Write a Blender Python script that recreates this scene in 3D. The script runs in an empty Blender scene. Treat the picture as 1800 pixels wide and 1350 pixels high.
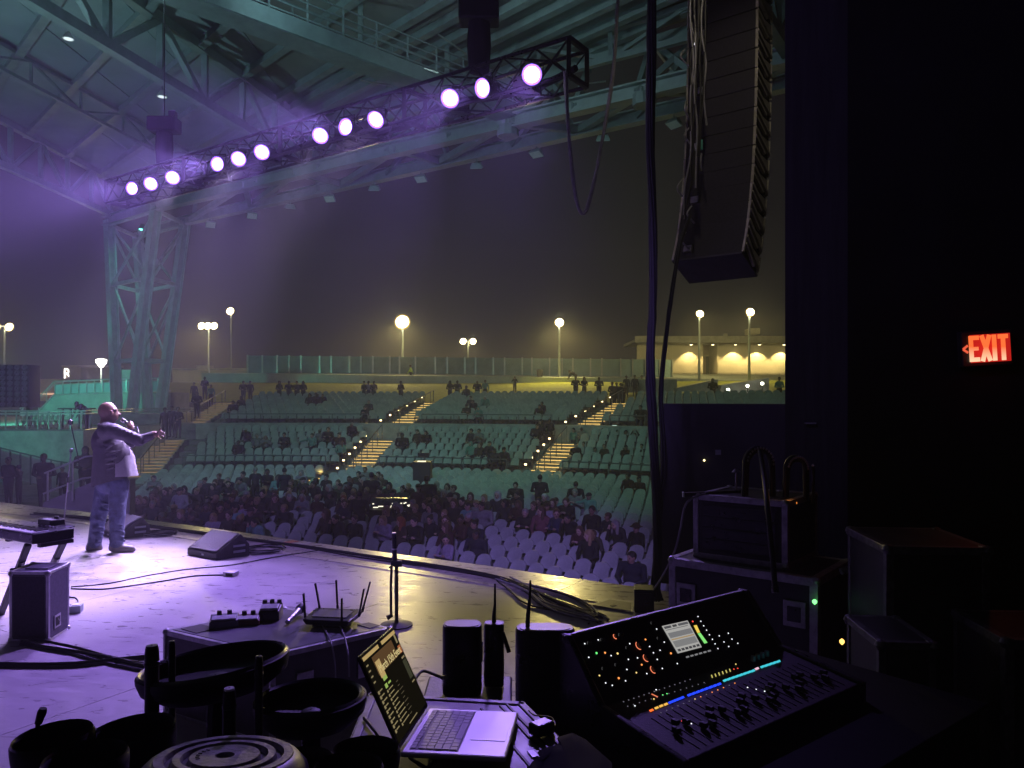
import bpy, math, random
import numpy as np
from mathutils import Vector, Matrix

SC = bpy.context.scene
random.seed(7)
# ------------------------------------------------------------------ camera
CAMZ, FOC, HOR = 1.9, 1350.0, 700.0
cam_data = bpy.data.cameras.new('camera')
cam_data.sensor_fit = 'HORIZONTAL'; cam_data.sensor_width = 36.0; cam_data.lens = 27.0
cam_data.shift_y = 25.0 / 1800.0
cam_data.clip_start = 0.05; cam_data.clip_end = 600.0
cam = bpy.data.objects.new('camera', cam_data)
SC.collection.objects.link(cam)
cam.location = (0, 0, CAMZ); cam.rotation_euler = (math.pi / 2, 0, 0)
SC.camera = cam
# ------------------------------------------------------------------ night sky
world = bpy.data.worlds.new('World'); SC.world = world; world.use_nodes = True
nt = world.node_tree; nt.nodes.clear()
wo = nt.nodes.new('ShaderNodeOutputWorld'); bg = nt.nodes.new('ShaderNodeBackground')
tc = nt.nodes.new('ShaderNodeTexCoord'); sx = nt.nodes.new('ShaderNodeSeparateXYZ')
cr = nt.nodes.new('ShaderNodeValToRGB')
cr.color_ramp.elements[0].position = 0.0; cr.color_ramp.elements[0].color = (0.028, 0.024, 0.034, 1)
cr.color_ramp.elements[1].position = 0.6; cr.color_ramp.elements[1].color = (0.012, 0.011, 0.015, 1)
nt.links.new(tc.outputs['Generated'], sx.inputs[0]); nt.links.new(sx.outputs['Z'], cr.inputs[0])
nt.links.new(cr.outputs[0], bg.inputs['Color']); bg.inputs['Strength'].default_value = 0.28
nt.links.new(bg.outputs[0], wo.inputs[0])
SC.view_settings.view_transform = 'Standard'; SC.view_settings.look = 'None'
SC.view_settings.exposure = 0.0; SC.view_settings.gamma = 1.0
SC.cycles.use_denoising = True
SC.cycles.max_bounces = 5; SC.cycles.diffuse_bounces = 2; SC.cycles.glossy_bounces = 3
SC.cycles.volume_bounces = 0; SC.cycles.transparent_max_bounces = 4
SC.cycles.sample_clamp_indirect = 4.0; SC.cycles.caustics_reflective = False; SC.cycles.caustics_refractive = False
# light levels (W / linear colour), tuned here
HAZE_DENSITY = 0.0031
PAR_W, PAR_COL = 5400.0, (0.38, 0.22, 1.0)
BEAM_W = 16500.0
HOT_W, HOT_COL = 6600.0, (0.66, 0.50, 1.0)
BACK_W, BACK_COL = 5600.0, (0.38, 0.24, 1.0)
FLOOD_W, FLOOD_COL = 2100.0, (0.36, 1.0, 0.72)
POLE_W, POLE_COL = 3000.0, (1.0, 0.80, 0.27)
STEP_COL = (1.0, 0.62, 0.16)
TEAL_W, TEAL_COL = 3600.0, (0.12, 1.0, 0.66)

# ------------------------------------------------------------------ helpers
def P(px, py, Y):
    return Vector(((px - 900.0) / FOC * Y, Y, CAMZ + (HOR - py) / FOC * Y))
def PZ(px, py, z):
    Y = (z - CAMZ) * FOC / (HOR - py)
    return Vector(((px - 900.0) / FOC * Y, Y, z))
def PPL(px, py, p0, n):
    d = Vector(((px - 900.0) / FOC, 1.0, (HOR - py) / FOC)); o = Vector((0, 0, CAMZ))
    t = (Vector(p0) - o).dot(n) / d.dot(n)
    return o + d * t

class MB:
    def __init__(s): s.v = []; s.f = []; s.m = []
    def add(s, vs, fs, mi=0):
        b = len(s.v); s.v.extend(tuple(q) for q in vs)
        for f in fs: s.f.append(tuple(i + b for i in f)); s.m.append(mi)
        return s
    def hexa(s, q, mi=0):
        return s.add(q, [(0, 3, 2, 1), (4, 5, 6, 7), (0, 1, 5, 4), (1, 2, 6, 5), (2, 3, 7, 6), (3, 0, 4, 7)], mi)
    def box(s, c, d, R=None, mi=0):
        c = Vector(c); q = []
        for z in (-.5, .5):
            for x, y in ((-.5, -.5), (.5, -.5), (.5, .5), (-.5, .5)):
                w = Vector((x * d[0], y * d[1], z * d[2]))
                q.append(c + (R @ w if R is not None else w))
        return s.hexa(q, mi)
    def bar(s, p0, p1, w, h=None, up=(0, 0, 1), mi=0):
        p0 = Vector(p0); p1 = Vector(p1); h = w if h is None else h
        d = (p1 - p0)
        if d.length < 1e-6: return s
        d.normalize(); u = Vector(up)
        if abs(d.dot(u)) > .98: u = Vector((1, 0, 0))
        a = d.cross(u).normalized() * (w / 2); b = a.cross(d).normalized() * (h / 2)
        return s.hexa([p0 - a - b, p0 + a - b, p0 + a + b, p0 - a + b, p1 - a - b, p1 + a - b, p1 + a + b, p1 - a + b], mi)
    def tube(s, pts, r, n=8, mi=0, cap=True):
        pts = [Vector(p) for p in pts]; k = len(pts); base = len(s.v)
        rr = r if isinstance(r, (list, tuple)) else [r] * k
        u = None
        for i, p in enumerate(pts):
            d = (pts[min(i + 1, k - 1)] - pts[max(i - 1, 0)])
            d = d.normalized() if d.length > 1e-9 else Vector((0, 0, 1))
            if u is None:
                u = d.orthogonal().normalized()
            else:
                u = (u - d * u.dot(d)); u = u.normalized() if u.length > 1e-6 else d.orthogonal().normalized()
            w = d.cross(u)
            for j in range(n):
                a = 2 * math.pi * j / n
                s.v.append(tuple(p + (u * math.cos(a) + w * math.sin(a)) * rr[i]))
        for i in range(k - 1):
            for j in range(n):
                s.f.append((base + i * n + j, base + i * n + (j + 1) % n, base + (i + 1) * n + (j + 1) % n, base + (i + 1) * n + j)); s.m.append(mi)
        if cap:
            s.f.append(tuple(base + j for j in range(n))[::-1]); s.m.append(mi)
            s.f.append(tuple(base + (k - 1) * n + j for j in range(n))); s.m.append(mi)
        return s
    def lathe(s, c, prof, n=24, mi=0, M=None):
        base = len(s.v); k = len(prof)
        for (r, z) in prof:
            for j in range(n):
                a = 2 * math.pi * j / n
                w = Vector((r * math.cos(a), r * math.sin(a), z))
                if M is not None: w = M @ w
                s.v.append(tuple(Vector(c) + w))
        for i in range(k - 1):
            for j in range(n):
                s.f.append((base + i * n + j, base + i * n + (j + 1) % n, base + (i + 1) * n + (j + 1) % n, base + (i + 1) * n + j)); s.m.append(mi)
        return s
    def prism(s, poly, off, mi=0):
        n = len(poly); off = Vector(off); a = [Vector(p) for p in poly]; b = [p + off for p in a]
        s.add(a + b, [tuple(range(n))[::-1], tuple(range(n, 2 * n))] + [(i, (i + 1) % n, n + (i + 1) % n, n + i) for i in range(n)], mi)
        return s
    def build(s, name, mats, parent=None, smooth=None, bevel=0, origin=None):
        me = bpy.data.meshes.new(name)
        if origin is None:
            origin = Vector((0, 0, 0)); q = parent
            while q is not None: origin = origin + q.location; q = q.parent
        o = origin
        me.from_pydata([(x - o[0], y - o[1], z - o[2]) for x, y, z in s.v], [], s.f)
        mats = mats if isinstance(mats, (list, tuple)) else [mats]
        for m in mats: me.materials.append(m)
        if len(mats) > 1: me.polygons.foreach_set('material_index', s.m)
        fix_normals(me)
        if smooth is not None:
            me.polygons.foreach_set('use_smooth', [True] * len(me.polygons))
            me.set_sharp_from_angle(angle=math.radians(smooth))
        ob = bpy.data.objects.new(name, me); SC.collection.objects.link(ob)
        if parent is not None: ob.parent = parent
        elif origin is not None: ob.location = origin
        if bevel:
            bm = ob.modifiers.new('edge', 'BEVEL'); bm.width = bevel; bm.segments = 2; bm.limit_method = 'ANGLE'; bm.angle_limit = math.radians(40)
        return ob

import bmesh
def fix_normals(me):
    bm = bmesh.new(); bm.from_mesh(me)
    bmesh.ops.recalc_face_normals(bm, faces=bm.faces)
    bm.to_mesh(me); bm.free()

def thing(name, label, cat, loc=(0, 0, 0), group=None, rotz=0.0):
    o = bpy.data.objects.new(name, None); SC.collection.objects.link(o)
    o.location = loc; o.rotation_euler = (0, 0, rotz); o.empty_display_size = 0.1
    o['label'] = label; o['category'] = cat
    if group: o['group'] = group
    return o
def tag(o, label=None, cat=None, group=None, kind=None):
    if label: o['label'] = label
    if cat: o['category'] = cat
    if group: o['group'] = group
    if kind: o['kind'] = kind
    return o
def structure(o): o['kind'] = 'structure'; return o
def inst(name, me, parent=None, loc=(0, 0, 0), rot=(0, 0, 0), scale=None):
    o = bpy.data.objects.new(name, me); SC.collection.objects.link(o)
    if parent is not None: o.parent = parent
    o.location = loc; o.rotation_euler = rot
    if scale is not None: o.scale = scale if isinstance(scale, (tuple, list, Vector)) else (scale,) * 3
    return o
def copy_tree(src, loc, rotz=None, label=None):
    c = src.copy(); SC.collection.objects.link(c); c.location = loc
    if rotz is not None: c.rotation_euler = (0, 0, rotz)
    if label: c['label'] = label
    for ch in KIDS.get(src.name, []):
        d = ch.copy(); SC.collection.objects.link(d); d.parent = c
        for g in KIDS.get(ch.name, []):
            e = g.copy(); SC.collection.objects.link(e); e.parent = d
    return c
KIDS = {}
def note_kids(root):
    KIDS[root.name] = list(root.children)
    for ch in root.children: KIDS[ch.name] = list(ch.children)
    return root

def mat(name, col, rough=0.6, metal=0.0, var=0.18, scale=6.0, bump=0.0, bscale=None, emis=None, es=0.0, spec=0.5, rvar=0.0, stretch=None):
    m = bpy.data.materials.new(name); m.use_nodes = True; t = m.node_tree
    b = t.nodes['Principled BSDF']
    b.inputs['Roughness'].default_value = rough; b.inputs['Metallic'].default_value = metal
    b.inputs['Specular IOR Level'].default_value = spec
    b.inputs['Base Color'].default_value = (*col, 1)
    if var or bump or rvar:
        tc = t.nodes.new('ShaderNodeTexCoord'); mp = t.nodes.new('ShaderNodeMapping')
        t.links.new(tc.outputs['Object'], mp.inputs[0])
        if stretch: mp.inputs['Scale'].default_value = stretch
        n = t.nodes.new('ShaderNodeTexNoise'); n.inputs['Scale'].default_value = scale; n.inputs['Detail'].default_value = 6
        n.inputs['Roughness'].default_value = 0.65
        t.links.new(mp.outputs[0], n.inputs['Vector'])
        if var:
            r = t.nodes.new('ShaderNodeValToRGB')
            lo = [max(0, c * (1 - var * 1.6)) for c in col]; hi = [min(1, c * (1 + var * 1.6)) for c in col]
            r.color_ramp.elements[0].position = .3; r.color_ramp.elements[0].color = (*lo, 1)
            r.color_ramp.elements[1].position = .7; r.color_ramp.elements[1].color = (*hi, 1)
            t.links.new(n.outputs['Fac'], r.inputs[0]); t.links.new(r.outputs[0], b.inputs['Base Color'])
        if rvar:
            mr = t.nodes.new('ShaderNodeMapRange'); mr.inputs[1].default_value = .3; mr.inputs[2].default_value = .7
            mr.inputs[3].default_value = max(.02, rough - rvar); mr.inputs[4].default_value = min(1, rough + rvar)
            t.links.new(n.outputs['Fac'], mr.inputs[0]); t.links.new(mr.outputs[0], b.inputs['Roughness'])
        if bump:
            n2 = t.nodes.new('ShaderNodeTexNoise'); n2.inputs['Scale'].default_value = bscale or scale * 6; n2.inputs['Detail'].default_value = 4
            t.links.new(mp.outputs[0], n2.inputs['Vector'])
            bp = t.nodes.new('ShaderNodeBump'); bp.inputs['Strength'].default_value = bump; bp.inputs['Distance'].default_value = 0.02
            t.links.new(n2.outputs['Fac'], bp.inputs['Height']); t.links.new(bp.outputs[0], b.inputs['Normal'])
    if emis:
        b.inputs['Emission Color'].default_value = (*emis, 1); b.inputs['Emission Strength'].default_value = es
    return m
def floor_mat(name, col, rough):
    m = bpy.data.materials.new(name); m.use_nodes = True; t = m.node_tree; b = t.nodes['Principled BSDF']
    tc = t.nodes.new('ShaderNodeTexCoord'); mp = t.nodes.new('ShaderNodeMapping'); mp.inputs['Rotation'].default_value = (0, 0, .53); mp.inputs['Scale'].default_value = (1, 2.4, 1)
    t.links.new(tc.outputs['Object'], mp.inputs[0])
    def noise(sc, det, dist=0.0, src=mp):
        n = t.nodes.new('ShaderNodeTexNoise'); n.inputs['Scale'].default_value = sc; n.inputs['Detail'].default_value = det; n.inputs['Distortion'].default_value = dist
        t.links.new(src.outputs[0] if src is mp else src, n.inputs['Vector']); return n
    a, c, w = noise(.7, 3), noise(5, 8, 1.2), noise(38, 3)
    mx = t.nodes.new('ShaderNodeMix'); mx.data_type = 'FLOAT'; mx.inputs[0].default_value = .55
    t.links.new(a.outputs['Fac'], mx.inputs[2]); t.links.new(c.outputs['Fac'], mx.inputs[3])
    r = t.nodes.new('ShaderNodeValToRGB'); r.color_ramp.elements[0].position = .25; r.color_ramp.elements[1].position = .75
    r.color_ramp.elements[0].color = (*[q * .72 for q in col], 1); r.color_ramp.elements[1].color = (*[q * 1.25 for q in col], 1)
    t.links.new(mx.outputs[0], r.inputs[0]); t.links.new(r.outputs[0], b.inputs['Base Color'])
    mr = t.nodes.new('ShaderNodeMapRange'); mr.inputs[1].default_value = .3; mr.inputs[2].default_value = .7; mr.inputs[3].default_value = rough - .09; mr.inputs[4].default_value = rough + .10
    t.links.new(c.outputs['Fac'], mr.inputs[0]); t.links.new(mr.outputs[0], b.inputs['Roughness'])
    ad = t.nodes.new('ShaderNodeMath'); ad.operation = 'MULTIPLY_ADD'; ad.inputs[1].default_value = .18
    t.links.new(w.outputs['Fac'], ad.inputs[0]); t.links.new(c.outputs['Fac'], ad.inputs[2])
    bp = t.nodes.new('ShaderNodeBump'); bp.inputs['Strength'].default_value = .09; bp.inputs['Distance'].default_value = .02
    t.links.new(ad.outputs[0], bp.inputs['Height']); t.links.new(bp.outputs[0], b.inputs['Normal'])
    return m
def glow(name, col, s):
    m = bpy.data.materials.new(name); m.use_nodes = True; t = m.node_tree; t.nodes.clear()
    o = t.nodes.new('ShaderNodeOutputMaterial'); e = t.nodes.new('ShaderNodeEmission')
    e.inputs[0].default_value = (*col, 1); e.inputs[1].default_value = s
    t.links.new(e.outputs[0], o.inputs[0]); return m
def spot(parent, loc, target, W, col, angle, blend=0.6, r=0.1, name='lamp'):
    d = bpy.data.lights.new(name, 'SPOT'); d.energy = W; d.color = col; d.spot_size = math.radians(angle); d.spot_blend = blend
    d.shadow_soft_size = r
    o = bpy.data.objects.new(name, d); SC.collection.objects.link(o)
    o.location = loc; o.rotation_euler = (Vector(target) - Vector(loc)).to_track_quat('-Z', 'Y').to_euler()
    if parent is not None:
        o.location = Vector(loc) - parent.location; o.parent = parent
    return o
def point(parent, loc, W, col, r=0.1, name='lamp'):
    d = bpy.data.lights.new(name, 'POINT'); d.energy = W; d.color = col; d.shadow_soft_size = r
    o = bpy.data.objects.new(name, d); SC.collection.objects.link(o)
    o.location = Vector(loc) - (parent.location if parent is not None else Vector((0, 0, 0)))
    if parent is not None: o.parent = parent
    return o
def text_faces(mb, body, size, M, extrude=0.002, mi=0):
    cu = bpy.data.curves.new('txt', 'FONT'); cu.body = body; cu.size = size; cu.extrude = extrude; cu.align_x = 'CENTER'; cu.align_y = 'CENTER'
    o = bpy.data.objects.new('txt', cu); SC.collection.objects.link(o)
    me = bpy.data.meshes.new_from_object(o.evaluated_get(bpy.context.evaluated_depsgraph_get()))
    mb.add([M @ v.co for v in me.vertices], [tuple(p.vertices) for p in me.polygons], mi)
    bpy.data.objects.remove(o); bpy.data.meshes.remove(me); bpy.data.curves.remove(cu)
def frame(ux, uy, uz, o):
    return Matrix(((ux[0], uy[0], uz[0], o[0]), (ux[1], uy[1], uz[1], o[1]), (ux[2], uy[2], uz[2], o[2]), (0, 0, 0, 1)))
def smooth_path(pts, n=8):
    pts = [Vector(p) for p in pts]; out = []
    for i in range(len(pts) - 1):
        p0 = pts[max(i - 1, 0)]; p1 = pts[i]; p2 = pts[i + 1]; p3 = pts[min(i + 2, len(pts) - 1)]
        for k in range(n):
            t = k / n
            out.append(0.5 * ((2 * p1) + (p2 - p0) * t + (2 * p0 - 5 * p1 + 4 * p2 - p3) * t * t + (3 * p1 - p0 - 3 * p2 + p3) * t ** 3))
    out.append(pts[-1]); return out

# ------------------------------------------------------------------ materials
M = {}
M['concrete'] = mat('concrete', (0.30, 0.30, 0.29), .8, var=.2, scale=1.5, bump=.25, bscale=12)
M['concrete_dark'] = mat('concrete dark', (0.16, 0.16, 0.16), .85, var=.2, scale=1.2, bump=.2)
M['asphalt'] = mat('asphalt', (0.05, 0.05, 0.052), .9, scale=3)
M['grass'] = mat('grass', (0.22, 0.235, 0.02), .9, var=.3, scale=4, bump=.8, bscale=40)
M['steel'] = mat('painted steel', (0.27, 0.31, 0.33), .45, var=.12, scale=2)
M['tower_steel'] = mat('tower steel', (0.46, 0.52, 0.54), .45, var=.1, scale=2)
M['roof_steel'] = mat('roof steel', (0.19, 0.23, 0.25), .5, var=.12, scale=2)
M['steel_dark'] = mat('dark steel', (0.10, 0.11, 0.12), .45, var=.15)
M['deck'] = mat('roof deck', (0.26, 0.305, 0.34), .7, var=.10, scale=.35)
M['deck2'] = mat('roof deck brown', (0.21, 0.205, 0.20), .7, var=.14, scale=.5)
M['galv'] = mat('galvanised rail', (0.48, 0.50, 0.50), .35, metal=.6, var=.1)
M['black'] = mat('black paint', (0.012, 0.012, 0.014), .55, var=.25, scale=9)
M['black_gloss'] = mat('black plastic', (0.014, 0.014, 0.016), .32, var=.2, scale=14, rvar=.1)
M['rubber'] = mat('black rubber', (0.014, 0.014, 0.015), .6, var=.2)
M['drape'] = mat('black drape', (0.030, 0.028, 0.034), .95, var=.2, scale=2, stretch=(8, 8, .4), spec=.15)
M['drape2'] = mat('black wall paint', (0.009, 0.009, 0.011), .9, var=.2, scale=2, spec=.1)
M['alu'] = mat('aluminium edge', (0.50, 0.50, 0.51), .38, metal=.85, var=.12, scale=20, rvar=.08)
M['alu_dull'] = mat('scuffed aluminium', (0.35, 0.35, 0.36), .5, metal=.7, var=.2, scale=20)
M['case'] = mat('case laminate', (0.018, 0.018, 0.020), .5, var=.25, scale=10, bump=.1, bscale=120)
M['chrome'] = mat('chrome', (0.65, 0.65, 0.66), .18, metal=1, var=.05)
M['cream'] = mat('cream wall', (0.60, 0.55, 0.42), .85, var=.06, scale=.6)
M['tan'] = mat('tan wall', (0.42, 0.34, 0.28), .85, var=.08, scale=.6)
M['seat'] = mat('grey seat plastic', (0.27, 0.30, 0.29), .5, var=.17, scale=1.1)
M['seat_pan'] = mat('shaded seat pan', (0.075, 0.08, 0.08), .55, var=.1, scale=3)  # pan darker than the backrest: shade between the rows put into its colour
M['seat_metal'] = mat('seat frame', (0.10, 0.10, 0.105), .45, metal=.5)
M['pale_concrete'] = mat('pale concrete', (0.58, 0.62, 0.58), .8, var=.12, scale=.5)
M['fence'] = mat('fence mesh', (0.22, 0.34, 0.37), .8, var=.12, scale=1)
M['cable'] = mat('black cable', (0.010, 0.010, 0.011), .55, var=.1, spec=.3)
M['grey_cable'] = mat('grey cable', (0.20, 0.20, 0.21), .5)
M['edge_dark'] = mat('worn dark edge', (0.13, 0.13, 0.135), .5, metal=.6, var=.3, scale=25)
M['drape_dark'] = mat('black wall board', (0.016, 0.015, 0.020), .9, var=.25, scale=1.5)
M['white'] = mat('white plastic', (0.75, 0.75, 0.73), .5, var=.04)
# ================================================================== SETTING
CX, CY = -14.3, 0.6            # centre of the fan of seats
def fan(R, th, z=0.0):
    a = math.radians(th); return Vector((CX + R * math.sin(a), CY + R * math.cos(a), z))
def RT(p):
    dx, dy = p[0] - CX, p[1] - CY
    return math.hypot(dx, dy), math.degrees(math.atan2(dx, dy))
def zfloor(R): return -2.65 + (min(R, 38.6) - 22) / 16 * 0.34
T1R = [39.8 + .84 * i for i in range(6)]; T1Z = [-1.91 + .277 * i for i in range(6)]
T2R = [46.6 + .9 * i for i in range(11)]; T2Z = [0.15 + .14 * i for i in range(11)]
AISLES = (9.1, 23.2, 37.3)
A0, A1 = -5.5, 62.0

def sector(mb, R0, z0, R1, z1, a0, a1, n=40, mi=0, under=None):
    """one sloping ring strip; with `under` it is a solid down to that height"""
    for i in range(n):
        b0 = a0 + (a1 - a0) * i / n; b1 = a0 + (a1 - a0) * (i + 1) / n
        q = [fan(R0, b0, z0), fan(R0, b1, z0), fan(R1, b1, z1), fan(R1, b0, z1)]
        mb.add(q, [(0, 1, 2, 3)], mi)

# stage -----------------------------------------------------------------
EDGE = [(-22, 21.5), (-14, 16.8), (-9.36, 14.04), (-7.01, 12.76), (-4.45, 11.26), (-2.89, 10.28), (-1.39, 9.36), (-.35, 8.75), (.46, 8.22), (1.34, 7.68), (3.2, 6.55), (8, 4.2)]
edge = smooth_path([(x, y, 0) for x, y in EDGE], 5)
stage_mat = floor_mat('stage floor', (0.30, 0.285, 0.28), .34)
apron_mat = floor_mat('stage apron', (0.37, 0.34, 0.29), .31)
mb = MB()
poly = [(p.x, p.y) for p in edge] + [(8, -8), (-22, -8)]
mb.prism([(x, y, -2.75) for x, y in poly], (0, 0, 2.75))
stage = structure(mb.build('stage_floor', stage_mat))
# apron boards along the lip, each a sheet with a joint at its end
def inset(i, d):
    t_ = (edge[min(i + 1, len(edge) - 1)] - edge[max(i - 1, 0)]).normalized()
    return edge[i] + Vector((t_.y, -t_.x, 0)) * d
acc = 0; last = 0
for i in range(1, len(edge)):
    acc += (edge[i] - edge[i - 1]).length
    if acc > 1.1:
        mb = MB(); idx = list(range(last, i + 1))
        top = [inset(k, .02) for k in idx] + [inset(k, .74) for k in idx[::-1]]
        t_ = (edge[i] - edge[last]).normalized() * .004
        top[0] += t_; top[-1] += t_; top[len(idx) - 1] -= t_; top[len(idx)] -= t_
        mb.prism([(p.x, p.y, 0.0005) for p in top], (0, 0, .006))
        mb.build('board', apron_mat, stage); acc = 0; last = i
# masonite sheets on the deck near the viewer (joints show as thin lines)
sheet_mat = floor_mat('stage sheet', (0.30, 0.285, 0.28), .33)
ux, uy = Vector((.86, -.51, 0)), Vector((.51, .86, 0))
for a in range(-4, 3):
    for b in range(0, 3):
        mb = MB(); o = Vector((-2.6, 0, 0)) + ux * (a * 2.44) + uy * (b * 2.2 + .2)
        q = [o, o + ux * 2.434, o + ux * 2.434 + uy * 2.194, o + uy * 2.194]
        if max((p.dot(uy)) for p in q) > 6.62: continue
        mb.prism([(p.x, p.y, .0005) for p in q], (0, 0, .0035))
        mb.build('panel', sheet_mat, stage)

# ground, orchestra floor, terraces, lawn ---------------------------------
mb = MB(); mb.box((-10, 90, -3.3), (260, 240, .5)); structure(mb.build('ground', M['asphalt']))
mb = MB()
sector(mb, 14, zfloor(14), 38.9, zfloor(38.9), -14, 70); sector(mb, 38.9, zfloor(38.9), 39.35, zfloor(38.9), -14, 70)
structure(mb.build('orchestra_floor', M['concrete_dark']))
def terrace(name, Rs, Zs, front, back_to, zb, a0=A0, a1=A1):
    mb = MB(); prev = front
    for i, (R, z) in enumerate(zip(Rs, Zs)):
        r0 = R - .45; r1 = (Rs[i + 1] - .45) if i + 1 < len(Rs) else back_to
        for k in range(44):
            b0 = a0 + (a1 - a0) * k / 44; b1 = a0 + (a1 - a0) * (k + 1) / 44
            mb.add([fan(r0, b0, prev), fan(r0, b1, prev), fan(r0, b1, z), fan(r0, b0, z)], [(0, 1, 2, 3)])
            mb.add([fan(r0, b0, z), fan(r0, b1, z), fan(r1, b1, z), fan(r1, b0, z)], [(0, 1, 2, 3)])
        prev = z
    return structure(mb.build(name, M['concrete_dark']))
terrace('lower_terrace', T1R, T1Z, -2.5, 44.75, 0)
terrace('upper_terrace', T2R, T2Z, 0.0, 57.0, 0)
# parapet ledge behind the lower terrace and walkway
mb = MB()
for k in range(44):
    b0 = A0 + (A1 - A0) * k / 44; b1 = A0 + (A1 - A0) * (k + 1) / 44
    mb.hexa([fan(44.75, b0, -.6), fan(44.75, b1, -.6), fan(45.0, b1, -.6), fan(45.0, b0, -.6), fan(44.75, b0, .44), fan(44.75, b1, .44), fan(45.0, b1, .44), fan(45.0, b0, .44)])
tag(mb.build('parapet_wall', M['concrete']), 'long pale concrete parapet between the lower and upper seat terraces', 'wall')
mb = MB(); sector(mb, 45.0, 0.0, 46.2, 0.0, A0 - 6, A1); structure(mb.build('upper_walkway', M['concrete_dark']))
# lawn and the slope behind it
mb = MB(); n = 50
for i in range(n):
    b0 = -16 + 80 * i / n; b1 = -16 + 80 * (i + 1) / n
    for (R0, z0, R1, z1) in ((56.9, 1.62, 59, 1.95), (59, 1.95, 66, 2.72), (66, 2.72, 74.5, 3.42)):
        mb.add([fan(R0, b0, z0), fan(R0, b1, z0), fan(R1, b1, z1), fan(R1, b0, z1)], [(0, 1, 2, 3)])
structure(mb.build('lawn', M['grass']))
# top path wall and fence, straight lines in plan through points of the picture's ground
def fz(t): return 4.42 - .72 * t          # height of the fence foot, t 0 at its left end
FA, FB = P(435, 656, 79.0), P(1250, 668, 74.0)
def fpt(px):
    a = Vector((FA.x, FA.y, 0)); b = Vector((FB.x, FB.y, 0)); k = (px - 900) / FOC
    # ray (k,1) meets line a-b
    d = b - a; t = (k * a.y - a.x) / (d.x - k * d.y); p = a + d * t; return p, t
mb = MB(); nrm = Vector((-(FB - FA).y, (FB - FA).x, 0)).normalized()
a_, ta = fpt(380); b_, tb = fpt(1420)
zA, zB = fz(ta), fz(tb)
off = nrm * -3.0
mb.hexa([a_ + off + Vector((0, 0, 1)), b_ + off + Vector((0, 0, 1)), b_ + nrm * 9 + Vector((0, 0, 1)), a_ + nrm * 9 + Vector((0, 0, 1)), a_ + off + Vector((0, 0, zA - .06)), b_ + off + Vector((0, 0, zB - .06)), b_ + nrm * 9 + Vector((0, 0, zA - .02)), a_ + nrm * 9 + Vector((0, 0, zB - .02))])
tag(mb.build('retaining_wall', M['pale_concrete']), 'pale concrete bank wall along the top of the lawn below the fence', 'wall')
fence = thing('boundary_fence', 'tall dark mesh screen fence with grey posts along the top of the lawn', 'fence', (FA.x, FA.y, fz(0)))
FP = [435, 461, 487, 508, 529, 562, 582, 614, 634, 655, 685, 702, 730, 765, 786, 817, 836, 867, 887, 918, 935, 966, 988, 1007, 1038, 1058, 1091, 1112, 1135, 1160, 1182]
for i, px in enumerate(FP):
    p, t_ = fpt(px); z = fz(t_) - .06
    mb = MB(); mb.box((p.x, p.y, z + 1.0), (.13, .13, 2.0)); mb.box((p.x, p.y, z + .03), (.28, .28, .06))
    mb.build('post', M['galv'], fence)
    if i + 1 < len(FP):
        q, t2 = fpt(FP[i + 1]); z2 = fz(t2) - .06
        mb = MB(); h0, h1 = .1, 1.94; e = nrm * .02; s = nrm * .10
        mb.hexa([p + s - e + Vector((0, 0, z + h0)), q + s - e + Vector((0, 0, z2 + h0)), q + s + e + Vector((0, 0, z2 + h0)), p + s + e + Vector((0, 0, z + h0)),
                 p + s - e + Vector((0, 0, z + h1)), q + s - e + Vector((0, 0, z2 + h1)), q + s + e + Vector((0, 0, z2 + h1)), p + s + e + Vector((0, 0, z + h1))])
        mb.build('panel', M['fence'], fence)

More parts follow.
